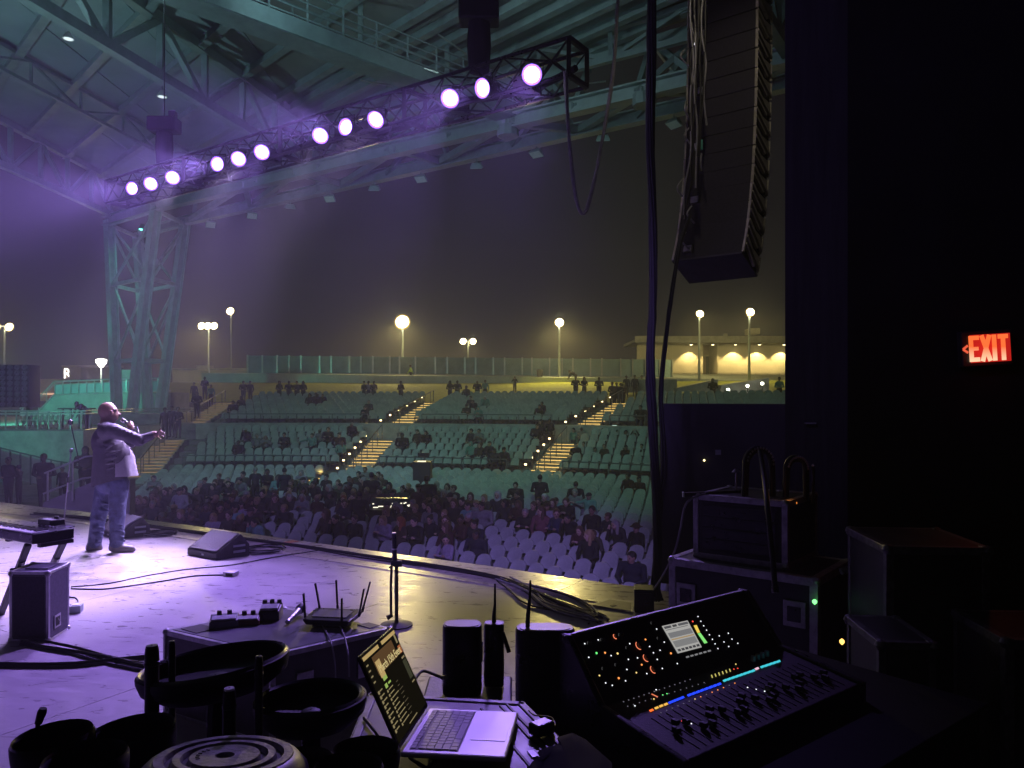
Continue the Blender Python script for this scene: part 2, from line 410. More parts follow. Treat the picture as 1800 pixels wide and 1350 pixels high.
# stairs with lit nosings --------------------------------------------------
step_glow = glow('step light', STEP_COL, 2.0)
dim_step = glow('dim step light', STEP_COL, .42)
dot_glow = glow('step spot', (1.0, .74, .34), 7.0)
step_mat = mat('stair concrete', (0.36, 0.34, 0.30), .8, scale=3)
def stairs(label, Rs, Zs, th, z0, width=1.5, W=10.0, wings=True, dots=True, k=2, glowm=None):
    glowm = glowm or step_glow
    """stairs climbing the terrace along one aisle: every step a part, light bars under the nosings, a handrail"""
    base = fan(Rs[0] - .5, th, z0); root = thing('aisle_stairs', label, 'stairs', base, 'lit aisle stairs between the seat blocks')
    a = math.radians(th); rad = Vector((math.sin(a), math.cos(a), 0)); tan = Vector((math.cos(a), -math.sin(a), 0))
    seq = []; prev = z0
    for i, (R, z) in enumerate(zip(Rs, Zs)):
        d = (z - prev)
        for j in range(k): seq.append((R - .75 + j * .32, prev + d * (j + 1) / k))
        prev = z
    for i, (R, z) in enumerate(seq):
        r1 = seq[i + 1][0] if i + 1 < len(seq) else R + 1.2
        w = width
        o = Vector((CX, CY, 0)); zb = max(z - .5, z0 - .02)
        q = []
        for zz in (zb, z + .012):
            for (rr, s) in ((R, -w / 2), (R, w / 2), (r1 + .02, w / 2), (r1 + .02, -w / 2)):
                q.append(o + rad * rr + tan * s + Vector((0, 0, zz)))
        mb = MB(); mb.hexa(q); stp = mb.build('step', step_mat, root)
        mb = MB(); c = o + rad * (R - .015) + Vector((0, 0, z - .02)); mb.bar(c - tan * (w / 2 - .1), c + tan * (w / 2 - .1), .03, .020); mb.build('light_strip', glowm, stp)
    if dots:
        for i, (R, z) in enumerate(seq[::2]):
            c = Vector((CX, CY, 0)) + rad * (R + .2) - tan * (width / 2 + .12) + Vector((0, 0, z + .42))
            mb = MB(); mb.bar(c - Vector((0, 0, .4)), c - Vector((0, 0, .05)), .05); mb.box(c, (.13, .13, .1)); mb.build('marker_light', [M['steel_dark'], ][0], root)
            mb = MB(); mb.box(c - rad * .075, (.10, .03, .08), Matrix.Rotation(-a, 3, 'Z')); mb.build('marker_lens', dot_glow, root)
    n = max(2, int(len(seq) / 4))
    for i in range(n):
        R, z = seq[int((i + .5) * len(seq) / n)]
        point(root, Vector((CX, CY, 0)) + rad * (R - .35) + Vector((0, 0, z + .55)), W, STEP_COL, .12)
    # centre handrail
    for s in (0.0, .32):
        R0, zz0 = seq[0]; R1, zz1 = seq[-1]
        c0 = Vector((CX, CY, zz0)) + rad * (R0 + .1) + tan * s; c1 = Vector((CX, CY, zz1)) + rad * (R1 + .1) + tan * s
        if s == 0.0:
            mb = MB(); mb.tube([c0 + Vector((0, 0, .1)), c0 + Vector((0, 0, .92)), c1 + Vector((0, 0, .92)), c1 + Vector((0, 0, .1))], .03, 6); mb.build('handrail', M['steel_dark'], root)
    for i in range(1, len(seq) - 1, 2):
        R, z = seq[i]; c = Vector((CX, CY, z)) + rad * (R + .15); mb = MB(); mb.bar(c, c + Vector((0, 0, .92)), .04); mb.build('rail_post', M['steel_dark'], root)
    if wings:   # the two short flights that run sideways off the foot of the stairs
        for sg in (-1, 1):
            for j in range(3):
                c = Vector((CX, CY, 0)) + rad * (Rs[0] - 1.05) + tan * sg * (width / 2 + .35 + j * .38)
                mb = MB(); zz = z0 + .28 - j * .09; mb.box(c + Vector((0, 0, (z0 + zz) / 2)), (.37, .9, zz - z0 + .01), Matrix.Rotation(-a, 3, 'Z')); st = mb.build('step', step_mat, root)
                mb = MB(); mb.box(c - rad * .462 + Vector((0, 0, zz - .04)), (.33, .02, .03), Matrix.Rotation(-a, 3, 'Z')); mb.build('light_strip', glowm, st)
            point(root, Vector((CX, CY, 0)) + rad * (Rs[0] - 1.7) + tan * sg * (width / 2 + .6) + Vector((0, 0, z0 + .5)), W * .5, STEP_COL, .1)
    return root
stairs('amber lit stairs in the lower terrace, middle of three below the screen fence', T1R, T1Z, AISLES[0], zfloor(38.9))
stairs('amber lit stairs in the lower terrace beside the standing spectators', T1R, T1Z, AISLES[1], zfloor(38.9))
stairs('amber lit stairs in the upper terrace below the brightest lamp post', T2R, T2Z, AISLES[0], 0.0, k=1, W=5.0)
stairs('amber lit stairs in the upper terrace below the brown coated group', T2R, T2Z, AISLES[1], 0.0, k=1, W=5.0)
stairs('dim amber stairs at the outer end of the lower terrace near the tower', T1R, T1Z, -7.0, zfloor(38.9), 1.7, 1.6, dots=False, glowm=dim_step)
stairs('dim amber stairs at the outer end of the upper terrace near the tower', T2R, T2Z, -6.6, 0.0, 1.4, 1.4, dots=False, k=1, glowm=dim_step)

# guard rails in front of the terraces -------------------------------------
def arc_rail(label, R, a0, a1, z, h, post_every=2.0, name='guard_rail', infill=False):
    root = thing(name, label, 'railing', fan(R, a0, z), 'dark guard rails in front of the seat terraces')
    L = math.radians(a1 - a0) * R; n = max(2, round(L / post_every))
    pts = [fan(R, a0 + (a1 - a0) * i / n, z) for i in range(n + 1)]
    fine = [fan(R, a0 + (a1 - a0) * i / (n * 2), z + h) for i in range(n * 2 + 1)]
    mb = MB(); mb.tube(fine, .03, 6); mb.build('top_rail', M['steel_dark'], root)
    mb = MB(); mb.tube([p - Vector((0, 0, h - .12)) for p in fine], .02, 6); mb.build('bottom_rail', M['steel_dark'], root)
    me = None
    for p in pts:
        if me is None:
            mb = MB(); mb.bar(p, p + Vector((0, 0, h)), .05); me = mb.build('post', M['steel_dark'], root).data; p0 = p
        else: inst('post', me, root, p - p0)
    return root
gap = 2.1
spans = [(A0 + 1.6, AISLES[0] - gap), (AISLES[0] + gap, AISLES[1] - gap), (AISLES[1] + gap, AISLES[2] - gap)]
nm = ('nearest the tower', 'between the two brightest stairs', 'beyond the last stairs')
for (a0, a1), w in zip(spans, nm):
    arc_rail('low dark guard rail of the lower terrace, section ' + w, 39.0, a0, a1, -2.0, .95)
    arc_rail('low dark guard rail of the upper terrace, section ' + w, 46.0, a0, a1, 0.0, .95)

# ------------------------------------------------------------------ SEATS
def seat_meshes():
    out = []
    # back: curved shell with a rounded head, leaning back. local +Y faces the stage
    mb = MB(); nx, nz = 6, 5; W = .222
    def sp(u, v, dy):
        top = 1 - (abs(u) ** 3.5) * .22 * v
        w = W * (1 - .09 * v); z = .50 + .36 * v * (top if v > .5 else 1)
        return (u * w, -.17 - .12 * v + .035 * u * u + dy, z)
    for dy in (0, -.035):
        for j in range(nz):
            for i in range(nx): mb.v.append(sp(-1 + 2 * i / (nx - 1), j / (nz - 1), dy))
    N = nx * nz
    for j in range(nz - 1):
        for i in range(nx - 1):
            a = j * nx + i; mb.f.append((a, a + 1, a + nx + 1, a + nx)); mb.f.append((N + a, N + a + nx, N + a + nx + 1, N + a + 1)); mb.m += [0, 0]
    rim = [i for i in range(nx)] + [j * nx + nx - 1 for j in range(1, nz)] + [(nz - 1) * nx + i for i in range(nx - 2, -1, -1)] + [j * nx for j in range(nz - 2, 0, -1)]
    for k in range(len(rim)):
        a, b = rim[k], rim[(k + 1) % len(rim)]; mb.f.append((a, N + a, N + b, b)); mb.m.append(0)
    out.append(mb)
    mb = MB()      # seat pan
    mb.add([(-.21, -.20, .43), (.21, -.20, .43), (.22, .22, .455), (-.22, .22, .455), (-.19, -.20, .39), (.19, -.20, .39), (.20, .20, .41), (-.20, .20, .41)], [(0, 1, 2, 3), (7, 6, 5, 4), (0, 4, 5, 1), (1, 5, 6, 2), (2, 6, 7, 3), (3, 7, 4, 0)])
    out.append(mb)
    mb = MB()      # frame
    for s in (-1, 1):
        mb.bar((s * .22, .17, 0), (s * .235, -.17, .42), .03, .03); mb.bar((s * .22, -.22, 0), (s * .235, .15, .42), .03, .03)
        mb.bar((s * .245, -.18, .40), (s * .245, -.24, .66), .025, .03)
    mb.bar((-.24, -.17, .40), (.24, -.17, .40), .03, .03)
    out.append(mb)
    return out
SEAT = seat_meshes()
seat_src = None
def facing(p):
    d = Vector((CX - p[0], CY - p[1], 0)).normalized(); return math.atan2(-d.x, d.y)
seats = []      # (pos, rotz, row, R, th)
ORCH = [22 + 1.0 * i for i in range(17)]
def row_seats(R, z, a0, a1, gaps, row, zone, sp=.51):
    st = math.degrees(sp / R); n = int((a1 - a0) / st); r = random.Random(int(R * 100))
    sh = st * (.5 if row % 2 else 0)
    for i in range(n + 1):
        th = a0 + sh + i * st
        if any(abs(th - g) < w for g, w in gaps): continue
        p = fan(R, th, z); seats.append((p, facing(p) + r.uniform(-.06, .06), row, R, th, zone))
for i, R in enumerate(ORCH):
    row_seats(R, zfloor(R), -3.8 if R > 25 else 2, 56, [(8.6, math.degrees(.62 / R))], i, 'o')
for i, (R, z) in enumerate(zip(T1R, T1Z)): row_seats(R, z, A0 + 1.7, 54, [(a, math.degrees(1.0 / R)) for a in AISLES], i, 'a')
for i, (R, z) in enumerate(zip(T2R, T2Z)): row_seats(R, z, A0 + 1.4, 54, [(a, math.degrees(1.0 / R)) for a in AISLES], i, 'b')
def vis(p, z=0.8):
    Y = p[1]
    if Y < 3: return False, 0, 0
    return True, 900 + FOC * p[0] / Y, HOR - FOC * (p[2] + z - CAMZ) / Y
FRONT = []
rest = []
for s in seats:
    ok, px, py = vis(s[0])
    if not ok or px < -60 or px > 1420: continue
    if s[5] == 'o' and (px > 1150 or px < 235): continue
    if s[5] == 'a' and px > 1150: continue
    FRONT.append(s) if s[5] == 'o' else rest.append(s)
FRONT.sort(key=lambda s: s[0].y)
rest += FRONT[300:]; FRONT = FRONT[:300]
ROWN = ['front', 'second', 'third', 'fourth', 'fifth', 'sixth', 'seventh', 'eighth', 'ninth', 'tenth', 'eleventh', 'twelfth', 'thirteenth', 'fourteenth', 'fifteenth']
def zone_word(px):
    for lim, w in ((330, 'behind the singer'), (450, 'beyond the wedge monitor'), (560, 'beside the pale shirted pair'), (680, 'before the sound desk'), (800, 'beyond the slim stand'), (900, 'in the middle of the crowd'), (1000, 'past the purple seats'), (1090, 'next to the blonde in the dark coat')):
        if px < lim: return w
    return 'beside the hanging cable bundle'
ORDW = ['outermost', 'second', 'third', 'fourth', 'fifth', 'sixth', 'seventh', 'eighth', 'ninth', 'tenth', 'eleventh', 'twelfth', 'thirteenth', 'fourteenth', 'fifteenth', 'sixteenth', 'seventeenth', 'eighteenth', 'nineteenth', 'twentieth', 'twenty first', 'twenty second', 'twenty third', 'twenty fourth', 'twenty fifth', 'twenty sixth', 'twenty seventh', 'twenty eighth', 'twenty ninth', 'thirtieth', 'thirty first', 'thirty second', 'thirty third', 'thirty fourth', 'thirty fifth', 'thirty sixth', 'thirty seventh', 'thirty eighth', 'thirty ninth', 'fortieth']
byrow = {}
for s in sorted(FRONT, key=lambda s: s[4]): byrow.setdefault(s[2], []).append(id(s))
for k, s in enumerate(FRONT):
    p, rz, row, R, th, zn = s; _, px, _ = vis(p)
    lab = '%s plastic seat, %s from the tower end of the %s row' % ('Violet lit' if row < 4 and px > 500 else 'Grey', ORDW[min(39, byrow[row].index(id(s)))], ROWN[row] if row < 15 else 'far')
    if seat_src is None:
        seat_src = thing('stadium_seat', lab, 'seat', p, 'plastic seats in rows facing the stage', rz)
        so = Vector((0, 0, 0))
        for mb, nme, mt, sm in zip(SEAT, ('backrest', 'seat_pan', 'seat_frame'), (M['seat'], M['seat_pan'], M['seat_metal']), (50, None, None)):
            mb.build(nme, mt, seat_src, sm, origin=so)
        note_kids(seat_src)
    else: copy_tree(seat_src, p, rz, lab)
def mass(name, items, geos, mats):
    V = []; F = []; MI = []
    base = [(np.array(g.v), g.f, mi) for mi, g in enumerate(geos)]
    off = 0
    for (p, rz) in items:
        c, s = math.cos(rz), math.sin(rz)
        for v, f, mi in base:
            x = v[:, 0] * c - v[:, 1] * s + p[0]; y = v[:, 0] * s + v[:, 1] * c + p[1]
            V.append(np.stack([x, y, v[:, 2] + p[2]], 1))
            F += [tuple(i + off for i in q) for q in f]; MI += [mi] * len(f); off += len(v)
    me = bpy.data.meshes.new(name); me.from_pydata(np.concatenate(V).tolist(), [], F)
    for m in mats: me.materials.append(m)
    me.polygons.foreach_set('material_index', MI)
    fix_normals(me)
    o = bpy.data.objects.new(name, me); SC.collection.objects.link(o); o['kind'] = 'stuff'; return o
mass('far_seats', [(s[0], s[1]) for s in rest], [SEAT[0], SEAT[1], SEAT[2]], [M['seat'], M['seat_pan'], M['seat_metal']])
# ================================================================== LAMP POSTS
halo_amber = glow('amber lamp halo', (1.0, .66, .14), .85)  # glowing ring wider than the lens: the lamp's halo put into the shape
lens_glow = glow('flood lens', (1.0, .86, .45), 90.0)
def lamp_post(label, px, py, Y, heads, zbase, W, r=.32, spread=1.0, aim=.25, beam=0, back=0):
    top = P(px, py, Y); base = Vector((top.x, top.y, zbase))
    root = thing('lamp_post', label, 'lamp post', base, 'tall area lamp posts around the lawn')
    mb = MB(); mb.tube([base, Vector((top.x, top.y, zbase + .5)), top + Vector((0, 0, .15))], [.16, .13, .08], 8); mb.build('pole', M['steel'], root, 40)
    if heads > 1:
        mb = MB(); mb.bar(top + Vector((-spread / 2, 0, .1)), top + Vector((spread / 2, 0, .1)), .08); mb.build('cross_arm', M['steel'], root)
    for i in range(heads):
        c = top + Vector(((i - (heads - 1) / 2) * (spread / max(1, heads - 1)), -.18, 0))
        h = MB(); h.hexa([c + Vector(q) for q in ((-r * .7, -.05, -.12), (r * .7, -.05, -.12), (r * .7, .32, -.05), (-r * .7, .32, -.05), (-r * .5, -.02, .2), (r * .5, -.02, .2), (r * .5, .25, .2), (-r * .5, .25, .2))])
        hd = h.build('lamp_head', M['steel_dark'], root)
        g = MB(); g.lathe(c + Vector((0, -.16, -.02)), [(.01, .12), (r * .45, .10), (r * .8, .02), (r * .86, -.06), (.01, -.08)], 16, M=Matrix.Rotation(math.radians(78), 3, 'X')); g.build('lens', lens_glow, hd)
        g = MB(); g.lathe(c + Vector((0, -.14, -.02)), [(r * .84, .02), (r * 1.0, .0), (r * 1.12, -.05), (r * .9, -.08)], 16, M=Matrix.Rotation(math.radians(78), 3, 'X')); g.build('halo_rim', halo_amber, hd)
    spot(root, top + Vector((0, -.55, -.3)), Vector((top.x, top.y - 8, 0)), W, POLE_COL, 112, .6, .3)
    spot(root, top + Vector((0, -.5, -.05)), (0, 8.2, .3), W * aim, POLE_COL, 15, 1.0, r * .7)
    if beam: spot(root, top + Vector((0, -.5, -.05)), (-.6, 9.5, -.3), W * beam, POLE_COL, 5.5, .8, r * .7)
    if back: spot(root, top + Vector((0, .6, -.1)), (top.x, 88, 4.5), W * back, POLE_COL, 120, .9, r * .7)
    return root
lamp_post('brightest single head lamp post rising behind the screen fence', 708, 566, 83, 1, 3.4, POLE_W * 2.8, .78, aim=.55, beam=1.9)
lamp_post('lamp post with one round head standing at the bins before the fence', 983, 567, 73.2, 1, 3.7, POLE_W * 1.8, .42, aim=.4, beam=1.8)
lamp_post('far low lamp post with twin heads peeping over the fence', 823, 600, 108, 2, 3.0, POLE_W * .6, .45, 1.4)
lamp_post('lamp post with a wide row of heads by the cream building near the tower', 367, 573, 94, 3, 3.0, POLE_W * 1.4, .45, 1.5)
lamp_post('small distant lamp post, highest one near the tower', 406, 547, 120, 1, 3.0, POLE_W * .6, .6)
lamp_post('twin head lamp post at the far edge past the dark speaker wall', 8, 575, 90, 2, 3.0, POLE_W * .6, .5, 1.5)
lamp_post('lamp post before the recessed doorway of the cream building', 1229, 552, 70, 1, 3.0, POLE_W * .55, .34, back=.8)
lamp_post('lamp post with dark pole next to the black drape column', 1317, 549, 66, 1, 3.0, POLE_W * .55, .36, back=.8)
# post top lantern by the ramp
root = thing('post_lantern', 'white post top lantern glowing beside the teal ramp and tower', 'lantern', P(178, 690, 56))
b = P(178, 690, 56); t_ = P(178, 638, 56)
mb = MB(); mb.tube([b, t_ - Vector((0, 0, .3))], .06, 8); mb.build('pole', M['steel'], root)
mb = MB(); mb.lathe(t_, [(.02, -.34), (.12, -.3), (.34, .05), (.36, .25), (.02, .3)], 14); mb.build('lantern_globe', glow('lantern', (1, .95, .82), 14), root, 50)
point(root, t_ + Vector((0, -.6, .1)), 500, (1, .9, .7), .25)

# ================================================================== BUILDINGS
def wallquad(mb, px0, px1, py0, py1, Y0, th=.4, Y1=None):
    Y1 = Y0 if Y1 is None else Y1
    a = P(px0, py1, Y0); b = P(px1, py1, Y1); c = P(px1, py0, Y1); d = P(px0, py0, Y0); o = Vector((0, th, 0))
    return mb.hexa([a, b, b + o, a + o, d, c, c + o, d + o])
bl = thing('event_building', 'long cream building with scalloped amber wall lights under a flat eave', 'building', P(1280, 668, 88))
mb = MB(); wallquad(mb, 1120, 1236, 600, 672, 88, .4); mb.build('wall', M['cream'], bl)
mb = MB(); wallquad(mb, 1262, 1440, 600, 672, 88, .4); mb.build('wall', M['cream'], bl)
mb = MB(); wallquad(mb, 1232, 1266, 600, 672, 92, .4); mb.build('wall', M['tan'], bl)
for s, px in ((-1, 1235.5), (1, 1262.5)):
    mb = MB(); a = P(px, 672, 88); d = P(px, 600, 88); mb.box(((a.x), 90.2, (a.z + d.z) / 2), (.12, 4.0, d.z - a.z)); mb.build('wall', M['cream'], bl)
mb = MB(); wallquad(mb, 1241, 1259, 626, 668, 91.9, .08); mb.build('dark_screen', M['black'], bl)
mb = MB(); a = P(1238, 626, 91.6); mb.box(P(1249, 625, 91.7), (1.7, .3, .2)); mb.build('lintel', M['cream'], bl)
mb = MB(); a = P(1115, 603, 86); b = P(1440, 600, 86); mb.box(((a.x + b.x) / 2, 90, 8.35), (b.x - a.x, 8.4, .32)); mb.build('roof_eave', M['concrete'], bl)
mb = MB(); mb.box(((a.x + b.x) / 2, 85.7, 8.48), (b.x - a.x, .25, .72)); mb.build('fascia', M['concrete'], bl)
mb = MB(); wallquad(mb, 1318, 1336, 577, 587, 93, 2.0); mb.build('roof_unit', M['cream'], bl)
mb = MB(); wallquad(mb, 1273, 1279, 586, 592, 90, .6); mb.build('roof_unit', M['concrete'], bl)
dl = glow('downlight', (1, .80, .38), 30)
for px, W in ((1215, 150), (1253, 70), (1293, 190), (1335, 190), (1378, 190)):
    c = P(px, 606, 86.9); c.z = 8.05
    mb = MB(); mb.lathe(c, [(.16, .16), (.18, -.1), (.15, -.11), (.02, -.09)], 10); h = mb.build('downlight', M['steel_dark'], bl)
    mb = MB(); mb.lathe(c, [(.15, -.115), (.01, -.12)], 10); mb.build('lens', dl, h)
    spot(bl, c + Vector((0, .25, -.3)), c + Vector((0, .75, -4.5)), W * 5, (1, .74, .28), 100, .35, .05)
rail = thing('balcony_railing', 'thin metal railing along the foot of the cream building wall', 'railing', P(1165, 668, 84))
for py in (656, 661):
    mb = MB(); mb.tube([P(1150, py, 84), P(1420, py, 84)], .035, 6); mb.build('rail', M['steel_dark'], rail)
for px in range(1160, 1420, 21):
    mb = MB(); mb.bar(P(px, 672, 84), P(px, 655.5, 84), .06); mb.build('post', M['steel_dark'], rail)
def ramp(label, pts, Y, th=1.2, m='concrete'):
    mb = MB(); mb.prism([P(x, y, Y) for x, y in pts], (0, th, 0)); o = mb.build('ramp_wall', M[m]); return tag(o, label, 'ramp')
ramp('pale sloping ramp wall rising to the recessed doorway', [(1188, 688), (1262, 690), (1262, 667), (1255, 668), (1190, 682)], 55)
ramp('pale sloping ramp wall below the lamp post with the dark pole', [(1265, 690), (1352, 690), (1352, 664), (1268, 677)], 54.5)
ramp('short grey kerb wall beyond the lawn beside the cable bundle', [(1100, 690), (1190, 690), (1190, 667), (1100, 667)], 56.5, .6)
bd = glow('bollard', (1, .95, .75), 20)
for px, py, w in ((1280, 685, 'lowest'), (1314, 678, 'middle'), (1340, 674, 'highest')):
    c = P(px, py, 53.5); root = thing('path_light', 'small round ramp light, %s of three climbing under the dark lamp pole' % w, 'path light', c)
    mb = MB(); mb.lathe(c, [(.02, -.10), (.09, -.07), (.10, .05), (.02, .09)], 10); mb.build('globe', bd, root)
    mb = MB(); mb.bar(c - Vector((0, 0, .9)), c - Vector((0, 0, .15)), .07); mb.build('post', M['steel_dark'], root)
# left cream building and small far ones
bl = thing('low_building', 'low cream building lit yellow beside the tower foot', 'building', P(370, 690, 101))
mb = MB(); wallquad(mb, 303, 440, 650, 700, 100, 8); mb.build('wall', M['cream'], bl)
mb = MB(); wallquad(mb, 300, 443, 647.5, 650.5, 99.6, 9); mb.build('roof_edge', M['concrete'], bl)
mb = MB(); wallquad(mb, 345, 365, 642, 648, 103, 2); mb.build('roof_unit', M['concrete'], bl)
bl = thing('sign_building', 'tan flat roofed building with a small lit letter high on its corner', 'building', P(150, 690, 110))
mb = MB(); a = P(110, 700, 110); b = P(142, 700, 108); c = P(196, 700, 116); t0 = P(110, 644, 110).z
mb.prism([a, b, c, c + Vector((-8, 12, 0)), a + Vector((0, 12, 0))], (0, 0, t0 - a.z)); mb.build('wall', M['tan'], bl)
mb = MB(); text_faces(mb, 'R', 2.0, frame((1, -.05, 0), (0, 0, 1), (0, -1, 0), P(118, 657.5, 109.3))); mb.build('letter', glow('sign letter', (1, .95, .85), 5), bl)
mb = MB(); wallquad(mb, 108, 198, 642, 645, 107.5, 3); mb.build('roof_edge', M['tan'], bl)
bl = thing('low_wall_building', 'plain low tan building half hidden by the dark speaker wall', 'building', P(80, 692, 100))
mb = MB(); wallquad(mb, 20, 112, 666, 705, 100, 8); mb.build('wall', M['tan'], bl)
mb = MB(); wallquad(mb, 20, 112, 691, 694, 99.7, .2); mb.build('light_band', glow('band', (1, .6, .35), .9), bl)

# ================================================================== SIDE TERRACE, RAMP, TOWER
mb = MB(); mb.prism([(x, y, -2.7) for x, y in ((-43.6, 36), (-20.1, 36), (-20.6, 42), (-18.9, 46), (-17.5, 64), (-43.6, 64))], (0, 0, 3.08)); structure(mb.build('side_terrace', M['concrete']))
mb = MB(); mb.box((-27, 26, -2.35), (23, 19, 1.2)); structure(mb.build('side_path', M['concrete_dark']))
w = thing('ramp_wall', 'teal lit concrete ramp wall behind the tower legs', 'ramp', P(180, 742, 52))
mb = MB(); mb.prism([P(x, y, 52) for x, y in ((20, 745), (60, 733), (92.6, 694.4), (196, 690.7), (300, 690), (300, 742))], (0, 3, 0)); mb.build('wall', M['concrete'], w)
mb = MB(); mb.prism([P(x, y, 52.6) for x, y in ((211, 692), (233, 692), (233, 650), (211, 650))], (0, 2, 0)); mb.build('kiosk_wall', M['concrete'], w)
r = thing('ramp_railing', 'pale metal railing stepping up along the teal ramp', 'railing', P(94, 694, 51.8))
TR = [(35, 718.5), (53.7, 700), (66.7, 700), (94.4, 671), (194, 666.7), (300, 664)]
mb = MB(); mb.tube([P(x, y, 51.9) for x, y in TR], .05, 6); mb.build('top_rail', M['galv'], r)
mb = MB(); mb.tube([P(x, y + 23, 51.9) for x, y in TR[1:]], .04, 6); mb.build('bottom_rail', M['galv'], r)
mb = MB(); mb.tube([P(x, y + 5, 51.9) for x, y in TR], .025, 6); mb.build('mid_rail', M['galv'], r)
def on_line(pts, x):
    for (x0, y0), (x1, y1) in zip(pts, pts[1:]):
        if x0 <= x <= x1: return y0 + (y1 - y0) * (x - x0) / (x1 - x0)
    return pts[-1][1]
for x in range(40, 300, 14):
    y = on_line(TR, x); mb = MB(); mb.bar(P(x, y, 51.9), P(x, y + 24, 51.9), .05); mb.build('post', M['galv'], r)
for x0, x1 in zip(range(96, 290, 14), range(110, 304, 14)):
    mb = MB(); mb.hexa([P(x0 + .6, on_line(TR, x0) + 22, 52), P(x1 - .6, on_line(TR, x1) + 22, 52), P(x1 - .6, on_line(TR, x1) + 22, 52.03), P(x0 + .6, on_line(TR, x0) + 22, 52.03), P(x0 + .6, on_line(TR, x0) + 6, 52), P(x1 - .6, on_line(TR, x1) + 6, 52), P(x1 - .6, on_line(TR, x1) + 6, 52.03), P(x0 + .6, on_line(TR, x0) + 6, 52.03)]); mb.build('panel', M['fence'], r)
# lower terrace railing
r = thing('terrace_railing', 'long pale railing on the edge of the teal side terrace', 'railing', P(80, 757, 36.1))
for py in (722, 727): 
    mb = MB(); mb.tube([P(-30, py + .5, 36.2), P(150, py, 36.2), Vector((-20.7, 42, P(150, py, 36.2).z)), Vector((-19.1, 46, P(150, py, 36.2).z))], .035, 6); mb.build('rail', M['galv'], r)
mb = MB(); mb.tube([P(-30, 754.5, 36.2), P(150, 755.5, 36.2), Vector((-20.7, 42, .44)), Vector((-19.1, 46, .44))], .035, 6); mb.build('rail', M['galv'], r)
for x in range(-28, 154, 19):
    mb = MB(); mb.bar(P(x, 757, 36.2), P(x, 722, 36.2), .05); mb.build('post', M['galv'], r)
# stacked chairs behind that railing: light frames seen between the posts
for i in range(9):
    c = P(38 + i * 9.5, 757, 37.2); c.z = .39
    root = thing('folding_chair', 'pale folding chair on the teal terrace, %s from the bar table' % ('ninth', 'eighth', 'seventh', 'sixth', 'fifth', 'fourth', 'third', 'second', 'nearest')[i], 'chair', c, 'pale folding chairs on the side terrace')
    mb = MB()
    for s in (-.17, .17):
        mb.bar(c + Vector((s, -.2, 0)), c + Vector((s, .2, .8)), .03); mb.bar(c + Vector((s, .2, 0)), c + Vector((s, -.15, .45)), .03)
    mb.build('frame', M['galv'], root)
    mb = MB(); mb.box(c + Vector((0, 0, .45)), (.36, .36, .03)); mb.build('seat', M['white'], root)
    mb = MB(); mb.box(c + Vector((0, .19, .74)), (.36, .03, .2)); mb.build('backrest', M['white'], root)
# planter table and drum-like stool cluster by the rail
c = P(135, 757, 36.9); c.z = .385
root = thing('bar_table', 'dark high bar table behind the teal terrace railing', 'table', c)
mb = MB(); mb.box(c + Vector((0, 0, 1.02)), (1.5, .6, .06)); mb.build('table_top', M['black'], root)
for sx in (-.68, -.3, .1, .68):
    mb = MB(); mb.bar(c + Vector((sx, 0, 0)), c + Vector((sx, 0, 1.0)), .07); mb.build('leg', M['steel_dark'], root)
# side path fence, ramp parapet and hand rails
r = thing('path_fence', 'grey panel fence sloping down along the side path', 'fence', P(40, 840, 30))
PTS = [(-20, 782), (0, 787), (40, 797), (92, 809), (165, 822)]
for (x0, y0), (x1, y1) in zip(PTS, PTS[1:]):
    mb = MB(); mb.tube([P(x0, y0, 30), P(x1, y1, 30)], .03, 6); mb.build('rail', M['steel_dark'], r)
for x in range(-18, 166, 18):
    y = on_line(PTS, x); mb = MB(); mb.bar(P(x, y, 30), P(x, y + 52, 30), .05); mb.build('post', M['steel_dark'], r)
    if x < 150:
        y2 = on_line(PTS, x + 18); mb = MB(); mb.prism([P(x + 1, y + 4, 30.02), P(x + 17, y2 + 4, 30.02), P(x + 17, y2 + 48, 30.02), P(x + 1, y + 48, 30.02)], (0, .02, 0)); mb.build('panel', M['concrete'], r)
pw = thing('ramp_parapet', 'dark concrete parapet wall with two pale hand rails behind the singer', 'wall', P(120, 892, 20))
mb = MB(); mb.prism([P(x, y, 20) for x, y in ((75, 905), (75, 884), (165, 846), (228, 843), (228, 905))], (0, .3, 0)); mb.build('wall', M['concrete_dark'], pw)
for k, pts in enumerate((((78, 832), (150, 803), (168, 801), (228, 800)), ((76, 868), (145, 841), (168, 838), (228, 837)))):
    mb = MB(); mb.tube([P(x, y, 19.9) for x, y in pts], .022, 8); mb.build('handrail', M['galv'], pw)
for x in (84, 128, 168, 215):
    mb = MB(); mb.bar(P(x, on_line(((78, 832), (150, 803), (168, 801), (228, 800)), x), 19.92), P(x, 880, 19.92), .035); mb.build('post', M['galv'], pw)
# tower --------------------------------------------------------------------
tow = thing('support_tower', 'tall four legged steel roof tower splaying outward, teal edges', 'tower', (-22.4, 46.3, .38))
top = [P(191.6, 387.6, 46.2), P(275, 361.6, 42.7), P(326, 387.6, 46.3), P(242, 411, 50.0)]
bot = [P(206, 726, 46.2), P(232, 726, 44.9), P(281, 726, 46.3), P(261, 726, 47.8)]
for b in bot: b.z = 1.0
mb = MB(); mb.box((-22.4, 46.3, .69), (4.6, 5.0, .62)); mb.build('plinth', M['concrete'], tow)
def ibeam(mb, p0, p1, w, up):
    p0 = Vector(p0); p1 = Vector(p1); d = (p1 - p0).normalized(); a = d.cross(Vector(up)).normalized(); b = a.cross(d)
    mb.bar(p0, p1, w * .12, w, up=up)
    for s in (-1, 1): mb.bar(p0 + b * s * w * .5, p1 + b * s * w * .5, w, w * .13, up=up)
